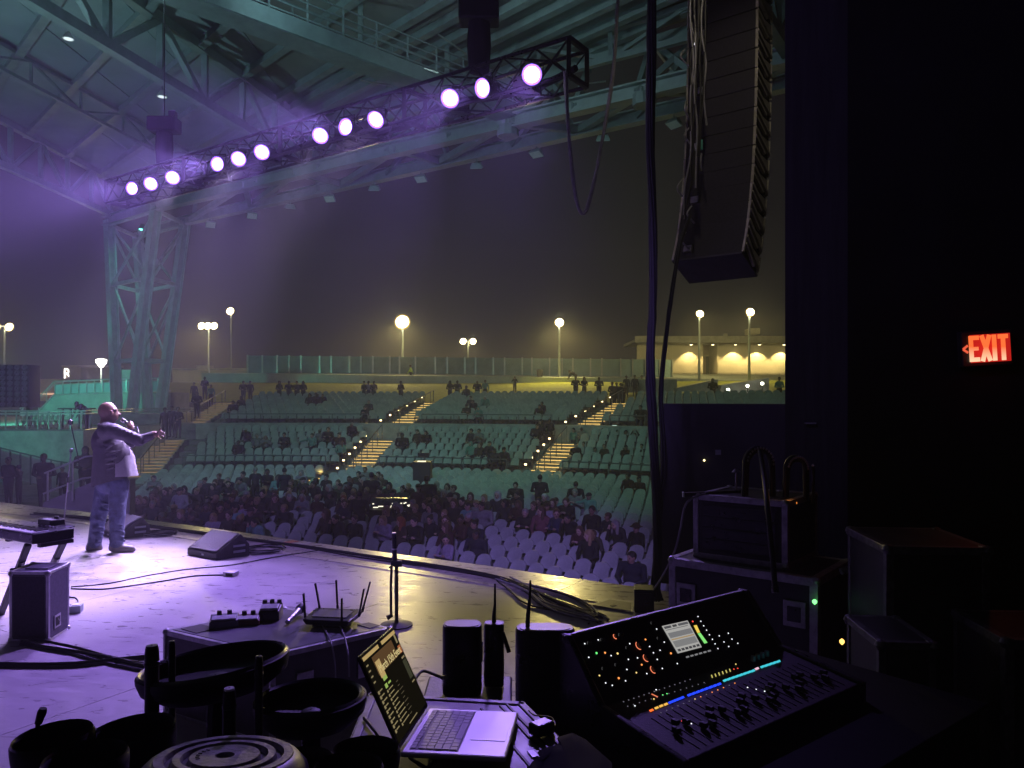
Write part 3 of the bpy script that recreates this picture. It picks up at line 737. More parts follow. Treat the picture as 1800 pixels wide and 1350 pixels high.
for t_, b in zip(top, bot):
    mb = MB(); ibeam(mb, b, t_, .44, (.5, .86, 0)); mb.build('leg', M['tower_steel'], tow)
def lerp(a, b, t): return a + (b - a) * t
lev = [0.02, .27, .665, .98]
for i in range(4):
    j = (i + 1) % 4
    for k, l in enumerate(lev[1:3] + [lev[3]]):
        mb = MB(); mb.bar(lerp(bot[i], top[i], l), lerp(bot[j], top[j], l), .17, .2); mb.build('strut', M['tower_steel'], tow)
    for l0, l1 in zip(lev[1:], lev[2:]):
        mb = MB(); mb.bar(lerp(bot[i], top[i], l0), lerp(bot[j], top[j], l1), .12); mb.build('brace', M['tower_steel'], tow)
        if i % 2: continue
        mb = MB(); mb.bar(lerp(bot[j], top[j], l0) + Vector((.03, .22, 0)), lerp(bot[i], top[i], l1) + Vector((.03, .22, 0)), .12); mb.build('brace', M['tower_steel'], tow)

# ================================================================== ROOF
roof = thing('pavilion_roof', 'huge dark teal steel roof with girders, purlins and catwalk over the seats', 'roof', (-8, 34, 15))
ZD = 15.25; pd = Vector((.69, -.72, 0)).normalized()
A_pts = [top[0], top[1]]; A_end = P(1380, 100, 24.08); B_end = P(1210, 185, 28.05); B0 = top[2]; Bk = top[3]
for q in (A_end, B_end): q.z = 12.6
Ad = (A_end - top[1]).normalized(); Bd = (B_end - B0).normalized()
A_far = top[1] + Ad * 46; B_far = B0 + Bd * 46
def Ax(px):   # point of chord A at picture column px
    k = (px - 900) / FOC; t_ = (k * top[1].y - top[1].x) / (Ad.x - k * Ad.y); return top[1] + Ad * t_
def Bx(px):
    k = (px - 900) / FOC; t_ = (k * B0.y - B0.x) / (Bd.x - k * Bd.y); return B0 + Bd * t_
fr0 = Vector((-24.2, 48.2, 0)); fr1 = (A_far + B_far) / 2; fr1.z = 0; fd = (fr1 - fr0).normalized()
starts = [Vector((-24.3, y, ZD)) for y in (21, 24.5, 28, 31.5, 35, 38.4, 41.8, 45.2)] + [fr0 + fd * s + Vector((0, 0, ZD)) for s in (0, 5, 10, 15.5, 21, 26.5, 32, 38, 44)]
r_ = random.Random(3)
for i in range(len(starts) - 1):
    a, b = starts[i], starts[i + 1]
    L = max(4, (max(a.y, b.y) - 15) / .72)
    k = max(1, int(L / 5))
    for j in range(k):
        t0, t1 = L * j / k + .03, L * (j + 1) / k - .03
        dz = r_.uniform(-.02, .02) + .35 * min(1, 0)
        q = [a + pd * t0, b + pd * t0, b + pd * t1, a + pd * t1]
        if q[2].y < 16 and q[3].y < 16: continue
        mid = (q[0] + q[2]) / 2; brown = mid.x > -9.5 + (mid.y - 28) * .15
        mb = MB(); mb.prism([p + Vector((0, 0, dz)) for p in q], (0, 0, .14)); mb.build('deck_panel', M['deck2'] if brown else M['deck'], roof)
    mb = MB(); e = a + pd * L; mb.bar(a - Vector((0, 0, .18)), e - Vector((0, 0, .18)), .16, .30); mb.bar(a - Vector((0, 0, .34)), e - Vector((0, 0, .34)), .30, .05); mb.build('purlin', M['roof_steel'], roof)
def girder(p0, p1, zb, zt, bays, w=.30, name='girder', webs=True):
    p0 = Vector((p0[0], p0[1], 0)); p1 = Vector((p1[0], p1[1], 0)); up = lambda z: Vector((0, 0, z))
    mb = MB(); mb.bar(p0 + up(zb), p1 + up(zb), w, w); g = mb.build(name, M['roof_steel'], roof)
    mb = MB(); mb.bar(p0 + up(zt), p1 + up(zt), w, w); mb.build('top_chord', M['roof_steel'], g)
    for i in range(bays):
        a = lerp(p0, p1, i / bays); b = lerp(p0, p1, (i + 1) / bays)
        mb = MB(); mb.bar(a + up(zb), a + up(zt), w * .62); mb.build('vertical', M['roof_steel'], g)
        mb = MB(); (mb.bar(a + up(zt), b + up(zb), w * .6) if i % 2 else mb.bar(a + up(zb), b + up(zt), w * .6)); mb.build('diagonal', M['roof_steel'], g)
    return g
girder((-24.1, 18), (-24.0, 46.2), 12.9, 15.0, 12, .3)
girder((-15.0, 14.5), (-9.87, 36.2), 13.0, 15.0, 9, .34)
girder((-20.6, 16), (-17.2, 41), 14.1, 15.0, 9, .14)
girder((3.5, 16), (9.0, 24.6), 12.7, 15.0, 5, .34)
girder((-1.5, 30.7), (16, 19.2), 14.0, 15.1, 7, .22)
# front box truss: two lower chords, an upper chord and zigzags
ft = MB(); ibeam(ft, top[0] - Ad * .4, top[1], .5, (0, 0, 1)); ibeam(ft, top[1], A_far, .5, (0, 0, 1)); fg = ft.build('front_truss', M['steel'], roof)
ft = MB(); ibeam(ft, Bk, B0, .44, (0, 0, 1)); ibeam(ft, B0, B_far, .46, (0, 0, 1)); ft.build('lower_chord', M['steel'], fg)
up0 = (top[0] + Bk) / 2 + Vector((0, 0, 2.2)); up1 = (A_far + B_far) / 2 + Vector((0, 0, 2.2))
mb = MB(); mb.bar(up0, up1, .36); mb.build('top_chord', M['roof_steel'], fg)
seq = [('B', 335), ('A', 430), ('B', 440), ('A', 520), ('B', 600), ('A', 697), ('B', 773), ('A', 893), ('B', 1018), ('A', 1133), ('B', 1290), ('A', 1420)]
pts = [(Ax(p) if c == 'A' else Bx(p)) for c, p in seq]
for a, b in zip(pts, pts[1:]):
    mb = MB(); mb.bar(a, b, .26); mb.build('diagonal', M['steel'], fg)
for p in (893, 1133):
    mb = MB(); mb.lathe(Ax(p) - Vector((0, 0, .35)), [(.02, -.2), (.42, -.2), (.42, .2), (.02, .2)], 10); mb.build('gusset', M['roof_steel'], fg)
for i, px in enumerate((340, 450, 560, 680, 790, 900, 1010, 1120, 1230, 1340)):
    a = Ax(px); b = Bx(px); t_ = up0 + (up1 - up0).normalized() * ((a - up0).dot((up1 - up0).normalized()))
    for q in (a, b):
        mb = MB(); mb.bar(q, t_ + (up1 - up0).normalized() * (2.2 if i % 2 else -2.2), .2); mb.build('web', M['roof_steel'], fg)
    mb = MB(); mb.bar(a, t_, .2); mb.build('web', M['roof_steel'], fg)
# catwalk hung under the roof
cw0, cw1 = Vector((-15.4, 14.7, 12.9)), Vector((.6, 30.7, 12.9)); cd = (cw1 - cw0).normalized(); cn = Vector((-cd.y, cd.x, 0))
mb = MB(); mb.bar(cw0, cw1, .9, .3); cat = mb.build('catwalk', M['roof_steel'], roof)
mb = MB(); mb.bar(cw0 - cn * .47 + Vector((0, 0, .12)), cw1 - cn * .47 + Vector((0, 0, .12)), .06, .5); mb.build('edge_beam', M['roof_steel'], cat)
for s in (-1, 1):
    for h in (.45, .7, .95, 1.25):
        mb = MB(); mb.bar(cw0 + cn * s * .45 + Vector((0, 0, h)), cw1 + cn * s * .45 + Vector((0, 0, h)), .045); mb.build('rail', M['roof_steel'], cat)
L = (cw1 - cw0).length; k = int(L / 1.25)
for i in range(k + 1):
    for s in (-1, 1):
        c = cw0 + cd * (L * i / k) + cn * s * .45
        mb = MB(); mb.bar(c, c + Vector((0, 0, 1.27)), .05); mb.build('rail_post', M['roof_steel'], cat)
for i in range(0, k + 1, 3):
    c = cw0 + cd * (L * i / k) + cn * .47
    mb = MB(); mb.bar(c, c + Vector((0, 0, 2.3)), .16); mb.build('hanger', M['roof_steel'], cat)
# small conduits and pipes running across the bays
for (a, b, m) in ((P(650, 90, 26), P(770, 128, 26.5), 'galv'), (P(634, 141, 27), P(690, 152, 28), 'galv'), (P(770, 60, 27), P(820, 95, 28), 'galv'), (P(1022, 148, 29), P(1065, 143, 29), 'galv')):
    mb = MB(); mb.tube([a, b], .03, 6); mb.build('conduit', M[m], roof)
# floodlights slung under the front chord -----------------------------------
def floodlight(px, py, tgt, W, label):
    b = Bx(px); c = Vector((b.x, b.y, CAMZ + (HOR - py) / FOC * b.y))
    c.z = min(c.z, 12.05)
    root = thing('floodlight', label, 'floodlight', c, 'floodlights slung under the roof front')
    d = (Vector(tgt) - c).normalized(); q = d.to_track_quat('-Z', 'Y').to_matrix()
    mb = MB(); mb.hexa([c + q @ Vector(v) for v in ((-.28, -.2, -.06), (.28, -.2, -.06), (.28, .2, -.06), (-.28, .2, -.06), (-.2, -.14, .14), (.2, -.14, .14), (.2, .14, .14), (-.2, .14, .14))]); mb.build('head', M['steel'], root)
    mb = MB(); mb.hexa([c + q @ Vector(v) for v in ((-.25, -.17, -.075), (.25, -.17, -.075), (.25, .17, -.075), (-.25, .17, -.075), (-.25, -.17, -.062), (.25, -.17, -.062), (.25, .17, -.062), (-.25, .17, -.062))]); mb.build('lens', M['white'], root)
    mb = MB(); mb.bar(c + Vector((0, 0, .1)), Vector((b.x, b.y, 12.62)), .06); mb.build('bracket', M['steel'], root)
    for i in range(4):
        mb = MB(); mb.bar(c + q @ Vector((-.16 + i * .107, -.13, .15)), c + q @ Vector((-.16 + i * .107, .13, .15)), .02, .03); mb.build('cooling_fin', M['steel'], root)
    if W: spot(root, c + d * .15, tgt, W, FLOOD_COL, 100, .7, .2)
FL = [(510, 357), (580, 343), (658, 327), (740, 307), (838, 287), (943, 260), (1060, 232), (1185, 205)]
PLW = ['next to the tower', 'second out from the tower', 'third out from the tower', 'under the middle of the lamp bar', 'under the purple haze', 'before the hanging cable loop', 'inside the hanging cable loop', 'beside the thick cable bundle']
for i, ((px, py), w) in enumerate(zip(FL, PLW)):
    b = Bx(px); k = i / 7
    tgt = fan((44 - 6 * k) if i % 2 == 0 else 29, 1 + 32 * k, 0)
    floodlight(px, py, tgt, 0, 'grey floodlight slung under the roof front, ' + w)
for px, py, w in ((443, 377, 'lower one near the tower head'), (370, 387, 'at the tower head')):
    floodlight(px, py, (-8, 30, -2), 0, 'grey floodlight slung under the roof front, ' + w)
# teal wash light on the tower for the ramp, and unseen up-lights added to brighten the roof
def wash(label, c, tgt, W, col, ang):
    root = thing('wash_light', label, 'wash light', c); d = (Vector(tgt) - Vector(c)).normalized(); q = d.to_track_quat('-Z', 'Y').to_matrix()
    mb = MB(); mb.lathe(c, [(.02, .2), (.16, .18), (.2, -.14), (.17, -.15)], 12, M=q); mb.build('housing', M['steel_dark'], root, 40)
    mb = MB(); mb.lathe(c, [(.17, -.13), (.01, -.13)], 12, M=q); mb.build('lens', glow('wash lens ' + label[:6], col, 6), root)
    spot(root, Vector(c) + d * .22, tgt, W, col, ang, .8, .15)
wash('small teal wash lamp low on the terrace edge', Vector((-28.6, 40.5, 3.4)), (-27.5, 52, 1.6), TEAL_W, TEAL_COL, 110)
wash('small teal wash lamp inside the tower head', P(250, 400, 47), (-24.5, 44, .4), TEAL_W * .10, TEAL_COL, 90)
wash('small teal wash lamp standing on the side path', Vector((-24, 30.5, -1.2)), (-24, 36, .2), TEAL_W * .10, TEAL_COL, 110)
wash('small cool roof lamp on a pole at the side of the stage', Vector((-18.5, 20, 5.4)), (-14.5, 32, 15), 1900, (.46, .90, .92), 170)  # lamp and its pole added, unseen, to light the roof underside
mb = MB(); mb.tube([(-18.5, 20, -2.6), (-18.5, 20, 5.3)], .05, 8); tag(mb.build('fill_lamp_pole', M['steel_dark']), 'added slim dark pole carrying the roof fill lamp beside the stage', 'pole')
# floods added out of view above the picture to light the seat fronts
for x, y, tg, k, w in ((-8.6, 16.6, (-13, 42, -1), .75, 'nearest the tower'), (-4.2, 16.2, (-6, 42, -1), 1.0, 'in the middle'), (.5, 14.5, (4, 38, -1.5), 1.25, 'nearest the speaker array')):
    wash('teal roof flood over the front seats, ' + w, Vector((x, y, 12.6)), tg, FLOOD_W * k, FLOOD_COL, 64)
wash('small cool roof lamp above the lighting bar', Vector((-9.0, 15.0, 11.0)), (-10, 30, 15.5), 420, (.46, .90, .92), 165)  # this and the next two lamps are added out of view to fill the roof
wash('small cool roof lamp under the middle girder', Vector((-6.0, 20.6, 13.3)), (-8, 29, 15.4), 80, (.46, .90, .92), 165)
wash('small pale roof lamp far out on the catwalk', Vector((-1.5, 21.0, 13.3)), (1, 27, 15), 240, (.62, .95, .92), 165)
# ================================================================== LIGHTING BAR
TD = Vector((.8226, -.5685, 0)); TN = Vector((.5685, .8226, 0)); TO = 8.0 + 1.2
def tpos(px, z, d=None):     # point on the bar's vertical plane in picture column px
    a = (px - 900) / FOC; Y = (TO if d is None else d) / (TN.x * a + TN.y); return Vector((a * Y, Y, z))
ZL = 1.9 + (700 - 131) / FOC * tpos(935, 0, TO - .42).y
S = .50; ZB = ZL - .06
e0, e1 = tpos(206, ZB), tpos(1016, ZB); LT = (e1 - e0).length
bar = thing('lighting_truss', 'black box truss carrying a row of purple stage lamps', 'truss', e0)
for a in (-.5, .5):
    for b in (0, 1):
        mb = MB(); o = TN * a * S + Vector((0, 0, b * S)); mb.tube([e0 + o, e1 + o], .028, 8); mb.build('chord', M['black_gloss'], bar)
nb = int(LT / .52)
for i in range(nb):
    p = e0 + TD * (LT * i / nb); q = e0 + TD * (LT * (i + 1) / nb)
    if i % 2: p, q = q, p
    for a in (-.5, .5):
        mb = MB(); mb.tube([q + TN * a * S, p + TN * a * S + Vector((0, 0, S))], .012, 6); mb.build('brace', M['black'], bar)
        mb = MB(); mb.tube([p + TN * a * S, q + TN * a * S + Vector((0, 0, S))], .016, 6); mb.build('brace', M['black_gloss'], bar)
    for b in (0, 1):
        mb = MB(); mb.tube([p - TN * .5 * S + Vector((0, 0, b * S)), q + TN * .5 * S + Vector((0, 0, b * S))], .014, 6); mb.build('brace', M['black_gloss'], bar)
for k in range(5):     # end frames and section joints
    p = e0 + TD * (LT * k / 4)
    for a in (-.5, .5):
        mb = MB(); mb.bar(p + TN * a * S, p + TN * a * S + Vector((0, 0, S)), .06); mb.build('end_frame', M['black'], bar)
    for b in (0, 1):
        mb = MB(); mb.bar(p - TN * .5 * S + Vector((0, 0, b * S)), p + TN * .5 * S + Vector((0, 0, b * S)), .06); mb.build('end_frame', M['black'], bar)
# cable runs and connector boxes lying in the bar
rr = random.Random(5)
cb = smooth_path([e0 + TD * (LT * i / 16) + TN * rr.uniform(-.15, .15) + Vector((0, 0, .04 + rr.uniform(0, .12))) for i in range(17)], 4)
mb = MB(); mb.tube(cb, .05, 6); mb.build('cable_run', M['cable'], bar)
for k in (.06, .24, .42, .45, .62, .66, .82, .93):
    p = e0 + TD * (LT * k) + Vector((0, 0, .12)); mb = MB(); mb.box(p, (.34, .26, .24), Matrix.Rotation(math.atan2(TD.y, TD.x), 3, 'Z')); mb.build('power_box', M['black_gloss'], bar, bevel=.01)
par_glow = glow('purple lamp face', (.86, .76, 1.0), 16.0)
rim_bloom = glow('purple lamp bloom', (.30, .12, 1.0), 3.5)  # violet glow on the lens surround stands in for the lamp's bloom
PARS = [234, 266, 304, 384, 420, 461, 564, 610, 662, 792, 851, 935]
PW = ['outermost by the tower', 'second from the tower', 'third from the tower', 'fourth, first of the second trio', 'fifth, middle of the second trio', 'sixth, last of the second trio', 'seventh, first of the third trio', 'eighth, middle of the third trio', 'ninth, last of the third trio', 'tenth, first of the wide spaced three', 'eleventh, middle of the wide spaced three', 'last one by the hanging cable loop']
# (target, power, colour, cone) of each lamp: four tight ones make the hot patch at the singer, others wash the deck or shine through the haze
AIM = [((-11, 8, 3.4), BEAM_W, PAR_COL, 44), ((-7.2, 8.2, 0), PAR_W, PAR_COL, 42), ((-5.6, 9.2, .4), HOT_W, HOT_COL, 29), ((-9.5, 5.5, 2.6), BEAM_W, PAR_COL, 44), ((-5.0, 8.6, .6), HOT_W, HOT_COL, 29), ((-4.6, 7.4, 0), PAR_W * .9, PAR_COL, 42), ((-4.6, 8.3, 0), HOT_W, HOT_COL, 26), ((-9.5, 5, 3.8), BEAM_W, PAR_COL, 44), ((-5.4, 8.0, 0), HOT_W * .8, HOT_COL, 28), ((-3.4, 6.6, 0), PAR_W * .8, PAR_COL, 42), ((-7.5, 7, 2.2), BEAM_W * .9, PAR_COL, 42), ((-1.3, 3.6, .6), PAR_W * .42, PAR_COL, 40)]
AIMV = Vector((-.26, -.72, -.62)).normalized()
for px, w, (am, pw_, pc_, pa_) in zip(PARS, PW, AIM):
    c = tpos(px, ZL, TO - .42)
    root = thing('stage_lamp', 'glowing purple stage lamp under the truss, ' + w, 'stage light', c, 'purple stage lamps on the truss')
    d = (Vector(am) - c).normalized(); d = (d + Vector((.12, -.35, .12))).normalized(); q = d.to_track_quat('-Z', 'Y').to_matrix()
    mb = MB(); mb.lathe(c, [(.02, .26), (.09, .25), (.11, .12), (.125, .08), (.128, -.03), (.118, -.035)], 20, M=q); mb.build('housing', M['black_gloss'], root, 40)
    mb = MB(); mb.lathe(c, [(.104, -.024), (.06, -.03), (.002, -.032)], 20, M=q); mb.build('lens', par_glow, root)
    mb = MB(); mb.lathe(c, [(.128, -.03), (.136, -.045), (.122, -.05), (.103, -.028)], 20, M=q); mb.build('bloom_bezel', rim_bloom, root, 40)
    mb = MB(); sx = q @ Vector((1, 0, 0))
    mb.tube([c - sx * .15, c - sx * .15 + Vector((0, 0, .18)), c + sx * .15 + Vector((0, 0, .18)), c + sx * .15], .012, 6); mb.build('yoke', M['black_gloss'], root)
    mb = MB(); mb.bar(c + Vector((0, 0, .17)), c + TN * .16 + Vector((0, 0, .19)), .04); mb.build('clamp', M['alu_dull'], root)
    spot(root, c + d * .07, am, pw_, pc_, pa_, .95, .12)
# three unseen wash lamps added behind the viewer to light front rows and wing
for x, y, z, tg, ww, w in ((-10.5, -.5, 8.2, (-9.5, 22, -1), BACK_W * 1.4, 'outer'), (-1.5, -3.5, 8.2, (-.2, 17.4, -2.4), BACK_W * 2.9, 'inner'), (-6.5, -1.5, 8.2, (3.6, 7.0, 3.4), BACK_W * .20, 'middle')):
    root = thing('added_wash_lamp', 'added wash lamp out of view over the rear stage, %s of three' % w, 'stage light', (x, y, z)); d = (Vector(tg) - Vector((x, y, z))).normalized(); q = d.to_track_quat('-Z', 'Y').to_matrix()
    mb = MB(); mb.lathe((x, y, z), [(.02, .3), (.13, .28), (.16, -.04), (.15, -.05)], 16, M=q); mb.build('housing', M['black_gloss'], root, 40)
    mb = MB(); mb.lathe((x, y, z), [(.15, -.03), (.002, -.035)], 16, M=q); mb.build('lens', par_glow, root)
    mb = MB(); mb.bar((x, y, z + .1), (x, y, z + 1.2), .05); mb.build('hanger', M['black'], root)
    spot(root, Vector((x, y, z)) + d * .08, tg, ww, BACK_COL, 24 if w == 'inner' else 30, 1.0, .14)
# chain hoists above the bar
def hoist(label, px, w, zt):
    p = tpos(px, ZB + S); root = thing('chain_hoist', label, 'hoist', p)
    mb = MB(); mb.lathe(p + Vector((0, 0, .34)), [(.02, -.34), (w * .62, -.3), (w * .72, .1), (w * .66, .42)], 12); mb.build('chain_bag', M['drape'], root, 40)
    mb = MB(); mb.box(p + Vector((0, 0, .92)), (w * 2.4, w * 1.5, .30)); mb.build('motor', M['black'], root, bevel=.03)
    mb = MB(); mb.box(p + Vector((w * .9, -.1, 1.12)), (w * .6, w * .6, .12)); mb.build('gearbox', M['black_gloss'], root, bevel=.02)
    mb = MB(); mb.tube([p + Vector((0, 0, 1.05)), Vector((p.x, p.y, zt))], .014, 6); mb.build('chain', M['steel_dark'], root)
    mb = MB(); mb.tube([p + Vector((0, 0, 0)), p + Vector((.05, 0, .8))], .02, 6); mb.build('sling', M['black'], root)
hoist('black chain hoist above the end of the lamp truss near the tower', 289, .25, 15.0)
hoist('big black chain hoist with bag above the lamp truss, cut by the picture top', 842, .25, 15.0)
for px, py, Y, w in ((120, 66, 27, 'nearer the corner of the roof'), (285, 168, 30, 'over the tower side chain hoist')):
    c = P(px, py, Y); root = thing('pendant_lamp', 'tiny white pendant lamp hung from the roof, ' + w, 'pendant lamp', c)
    mb = MB(); mb.lathe(c, [(.02, .22), (.06, .2), (.2, -.05), (.18, -.06)], 10); mb.build('shade', M['white'], root, 40)
    mb = MB(); mb.lathe(c, [(.15, -.05), (.01, -.08)], 10); mb.build('bulb', glow('pendant', (.8, .95, 1), 1.2), root)
    mb = MB(); mb.tube([c + Vector((0, 0, .2)), Vector((c.x, c.y, 15.1))], .012, 5); mb.build('cord', M['cable'], root)
# ================================================================== LINE ARRAY
mesh_grill = mat('array grille', (0.016, 0.015, 0.020), .75, var=.25, scale=25)
side_mat = mat('array side', (0.42, 0.40, 0.34), .5, var=.2, scale=8)
la = thing('line_array', 'tall curved black hanging speaker array with ribbed side panels', 'speaker array', P(1280, 250, 11.0))
NC = 17; ang = [0.0] * NC
th = 0.0; pos = None
adir = Vector((.62, .785, 0)).normalized()           # the way it faces, out to the seats
side = Vector((adir.y, -adir.x, 0))                  # its right side
# start at the bottom cabinet and go up
yaw = Matrix(((side.x, adir.x, 0), (side.y, adir.y, 0), (0, 0, 1)))
p = P(1256, 470, 11.0); CH = .285; CWD = 1.02; CD = .60
tilt = [24, 19, 15, 12, 9.5, 7.5, 6, 4.8, 3.8, 3, 2.4, 1.8, 1.2, .8, .4, .2, 0]
for i in range(NC):
    R = yaw @ Matrix.Rotation(math.radians(-tilt[i]), 3, 'X')
    c = p + R @ Vector((0, 0, CH / 2)); p = p + R @ Vector((0, 0, CH))
    q = []
    for z in (-.5, .5):
        for (x, y, zz) in ((-.5, -.5, .965), (.5, -.5, .965), (.5, .5, .99), (-.5, .5, .99)):
            q.append(c + R @ Vector((x * CWD, y * CD, z * CH * zz)))
    mb = MB(); mb.hexa(q); cab = mb.build('speaker_cabinet', mesh_grill, la, bevel=.008)
    for sx in (-1, 1):
        mb = MB()
        X = sx * (CWD / 2 + .012)
        rot = lambda x, y, z: c + R @ Vector((x, y, z))
        mb.bar(rot(X, -.285, -.13), rot(X, -.285, .13), .03, .035); mb.bar(rot(X, .285, .13), rot(X, .285, -.12), .03, .03)
        U_ = tuple(R @ Vector((0, 0, 1))); mb.bar(rot(X + sx * .01, -.28, .125), rot(X + sx * .01, .28, -.07), .035, .045, up=U_); mb.bar(rot(X + sx * .01, -.28, .01), rot(X + sx * .01, .10, -.125), .035, .035, up=U_)
        mb.build('side_rib', side_mat, cab)
        mb = MB(); mb.hexa([rot(X - sx * .004 + dx, y, z) for dx in (0, sx * .012) for (y, z) in ((.0, .10), (.26, .115), (.26, .0), (.20, .02))]); mb.build('side_panel', side_mat, cab)
    if i % 3 == 0:
        mb = MB(); mb.box(c + R @ Vector((-.30, -CD / 2 - .02, 0)), (.12, .05, .1), R); mb.build('connector', M['alu_dull'], cab)
mb = MB(); R0 = yaw @ Matrix.Rotation(math.radians(-tilt[0]), 3, 'X'); b0 = P(1256, 470, 11.0)
mb.hexa([b0 + R0 @ Vector(v) for v in ((-.52, -.31, -.03), (.52, -.31, -.03), (.52, .31, -.03), (-.52, .31, -.03), (-.52, -.31, .0), (.52, -.31, .0), (.52, .31, .0), (-.52, .31, .0))]); mb.build('bottom_plate', mat('array base plate', (.035, .032, .05), .6), la)
# rear cables of the array
rr = random.Random(11)
for k in range(7):
    x0 = 1216 + k * 4
    pts = [P(x0 + 6, -60, 10.4)] + [P(x0 - 2 + rr.uniform(-6, 6) - max(0, (y - 260)) * .10, y, 10.35) for y in range(0, 440 - k * 30, 55)]
    mb = MB(); mb.tube(smooth_path(pts, 4), .013, 6); mb.build('cable', M['cable'] if k % 3 else M['grey_cable'], la)
for k in range(9):
    x, y = 1212 + rr.uniform(-8, 22) - (k > 5) * 12, 40 + k * 46
    mb = MB(); mb.tube(smooth_path([P(x, y, 10.4), P(x + rr.uniform(-10, 2), y + 14, 10.34), P(x + rr.uniform(0, 8), y + 30, 10.4)], 5), .012, 6); mb.build('cable_tail', M['grey_cable'], la)
for x, y, g in ((1230, 255, (.3, .9, .75)), ):
    mb = MB(); mb.box(P(x, y, 10.42), (.07, .05, .13)); mb.build('connector', mat('teal plug', (.10, .42, .36), .4), la)
mb = MB(); mb.box(P(1216, 309, 10.4), (.03, .02, .02)); mb.build('status_light', glow('array led', (.8, .9, .2), 2.0), la)
mb = MB(); mb.box(P(1222, 77, 10.4), (.025, .02, .025)); mb.build('status_light', glow('array led white', (.9, .9, 1), 1.5), la)
wl = thing('array_fill_lamp', 'added warm fill lamp out of view beside the array', 'fill light', (2.0, 7.8, 8.4))  # lamp added out of view to light the ribs on the array's side
mb = MB(); mb.lathe((2.0, 7.8, 8.4), [(.02, .16), (.10, .14), (.14, -.1), (.12, -.11)], 12, M=Vector((-.1, -.9, .35)).to_track_quat('Z', 'Y').to_matrix()); mb.build('shade', M['black'], wl, 40)
mb = MB(); mb.bar((2.0, 7.8, 8.5), (2.0, 7.8, 10.4), .03); mb.build('hanger', M['black'], wl)
spot(wl, (2.05, 7.95, 8.3), (3.3, 11, 4.9), 95, (1, .86, .62), 75, .8, .05)
# cables --------------------------------------------------------------------
def bundle(name, label, pts, r, n, m='cable', spread=1.0, seed=1, cat='cable', thick=None):
    root = thing(name, label, cat, pts[-1]); rr = random.Random(seed); base = smooth_path(pts, 6)
    for k in range(n):
        ph = 2 * math.pi * k / n; a = r * .62 * spread if n > 1 else 0
        pp = [p + Vector((math.cos(ph + i * .12) * a * rr.uniform(.8, 1.1), math.sin(ph + i * .12) * a * .6, 0)) for i, p in enumerate(base)]
        mb = MB(); mb.tube(pp, r * (.5 if n > 1 else 1) * rr.uniform(.8, 1.15), 7); mb.build('strand', M[m], root, 60)
    return root
bundle('cable_bundle', 'thick bundle of black cables hanging to the floor beside the stage edge', [P(1146, -80, 7.3), P(1145, 100, 7.3), P(1143, 250, 7.3), P(1148, 400, 7.3), P(1147, 540, 7.3), P(1143, 640, 7.28), P(1147, 740, 7.25), P(1153, 860, 7.2), P(1156, 960, 7.15), P(1153, 1030, 7.1), P(1158, 1056, 7.05)], .042, 6, seed=3)
bundle('cable_loop', 'slack black cable loop hanging from the end of the lamp truss', [P(1090, -60, 10.2), P(1084, 40, 10.2), P(1076, 140, 10.2), P(1058, 250, 10.2), P(1042, 330, 10.2), P(1026, 377, 10.2), P(1012, 345, 10.2), P(1003, 270, 10.2), P(997, 190, 10.2), P(994, 125, 10.25)], .026, 4, 'grey_cable', seed=8)
bundle('array_feed_cable', 'thin cable pair sloping from the speaker array down to the cable bundle', [P(1212, 380, 10.0), P(1196, 430, 9.6), P(1180, 520, 9.0), P(1168, 610, 8.4), P(1162, 700, 7.9), P(1166, 800, 7.5), P(1160, 900, 7.3), P(1152, 1000, 7.15), P(1146, 1050, 7.0)], .026, 3, 'cable', seed=4)
# ================================================================== WING WALLS
w = structure((lambda mb: mb.hexa([(1.52, 7.9, 0), (8, 4.6, 0), (8.2, 4.9, 0), (1.6, 8.2, 0), (1.52, 7.9, 1.845), (8, 4.6, 1.845), (8.2, 4.9, 1.845), (1.6, 8.2, 1.845)]) or mb)(MB()).build('low_wing_wall', M['drape_dark']))
mb = MB(); a = P(1380, 700, 7.0); b = P(1560, 700, 7.0); mb.prism([(a.x, 7.0, 0), (b.x, 7.0, 0), (b.x, 7.7, 0), (a.x + .27, 7.7, 0)], (0, 0, 10)); structure(mb.build('proscenium_column', M['drape']))
mb = MB(); a = P(1490, 700, 4.75); mb.prism([(a.x, 4.75, 0), (9, 4.75, 0), (9, 7.6, 0), (3.45, 7.6, 0)], (0, 0, 10)); structure(mb.build('side_wall', M['drape2']))
mb = MB(); mb.box((-7, -7, 5), (30, .3, 10)); structure(mb.build('back_wall', M['drape2']))
mb = MB(); mb.box((6.2, -1, 5), (.3, 12, 10)); structure(mb.build('wing_wall', M['drape2']))
# small plates and a pilot lamp on the low wall
def on_wall(px, py): return PPL(px, py, (1.52, 7.9, 0), Vector((-3.3, -6.48, 0)).normalized())
c = on_wall(1262, 795); root = thing('wall_plate', 'small pale socket plate on the dark low wing wall', 'socket plate', c)
mb = MB(); mb.box(c + Vector((0, -.01, 0)), (.05, .02, .05)); mb.build('plate', M['galv'], root)
c = on_wall(1237, 809); root = thing('pilot_lamp', 'tiny yellow pilot lamp on the dark low wing wall', 'lamp', c)
mb = MB(); mb.lathe(c + Vector((0, -.02, 0)), [(.002, -.012), (.013, 0), (.002, .012)], 10); mb.build('bulb', glow('pilot', (1, .85, .4), 3), root)
c = on_wall(1423, 744) + Vector((0, -1.0, 0)); c = P(1424, 744, 6.97); root = thing('column_plate', 'slim pale plate on the black proscenium column', 'plate', c)
mb = MB(); mb.box(c, (.10, .03, .012)); mb.build('plate', M['galv'], root)
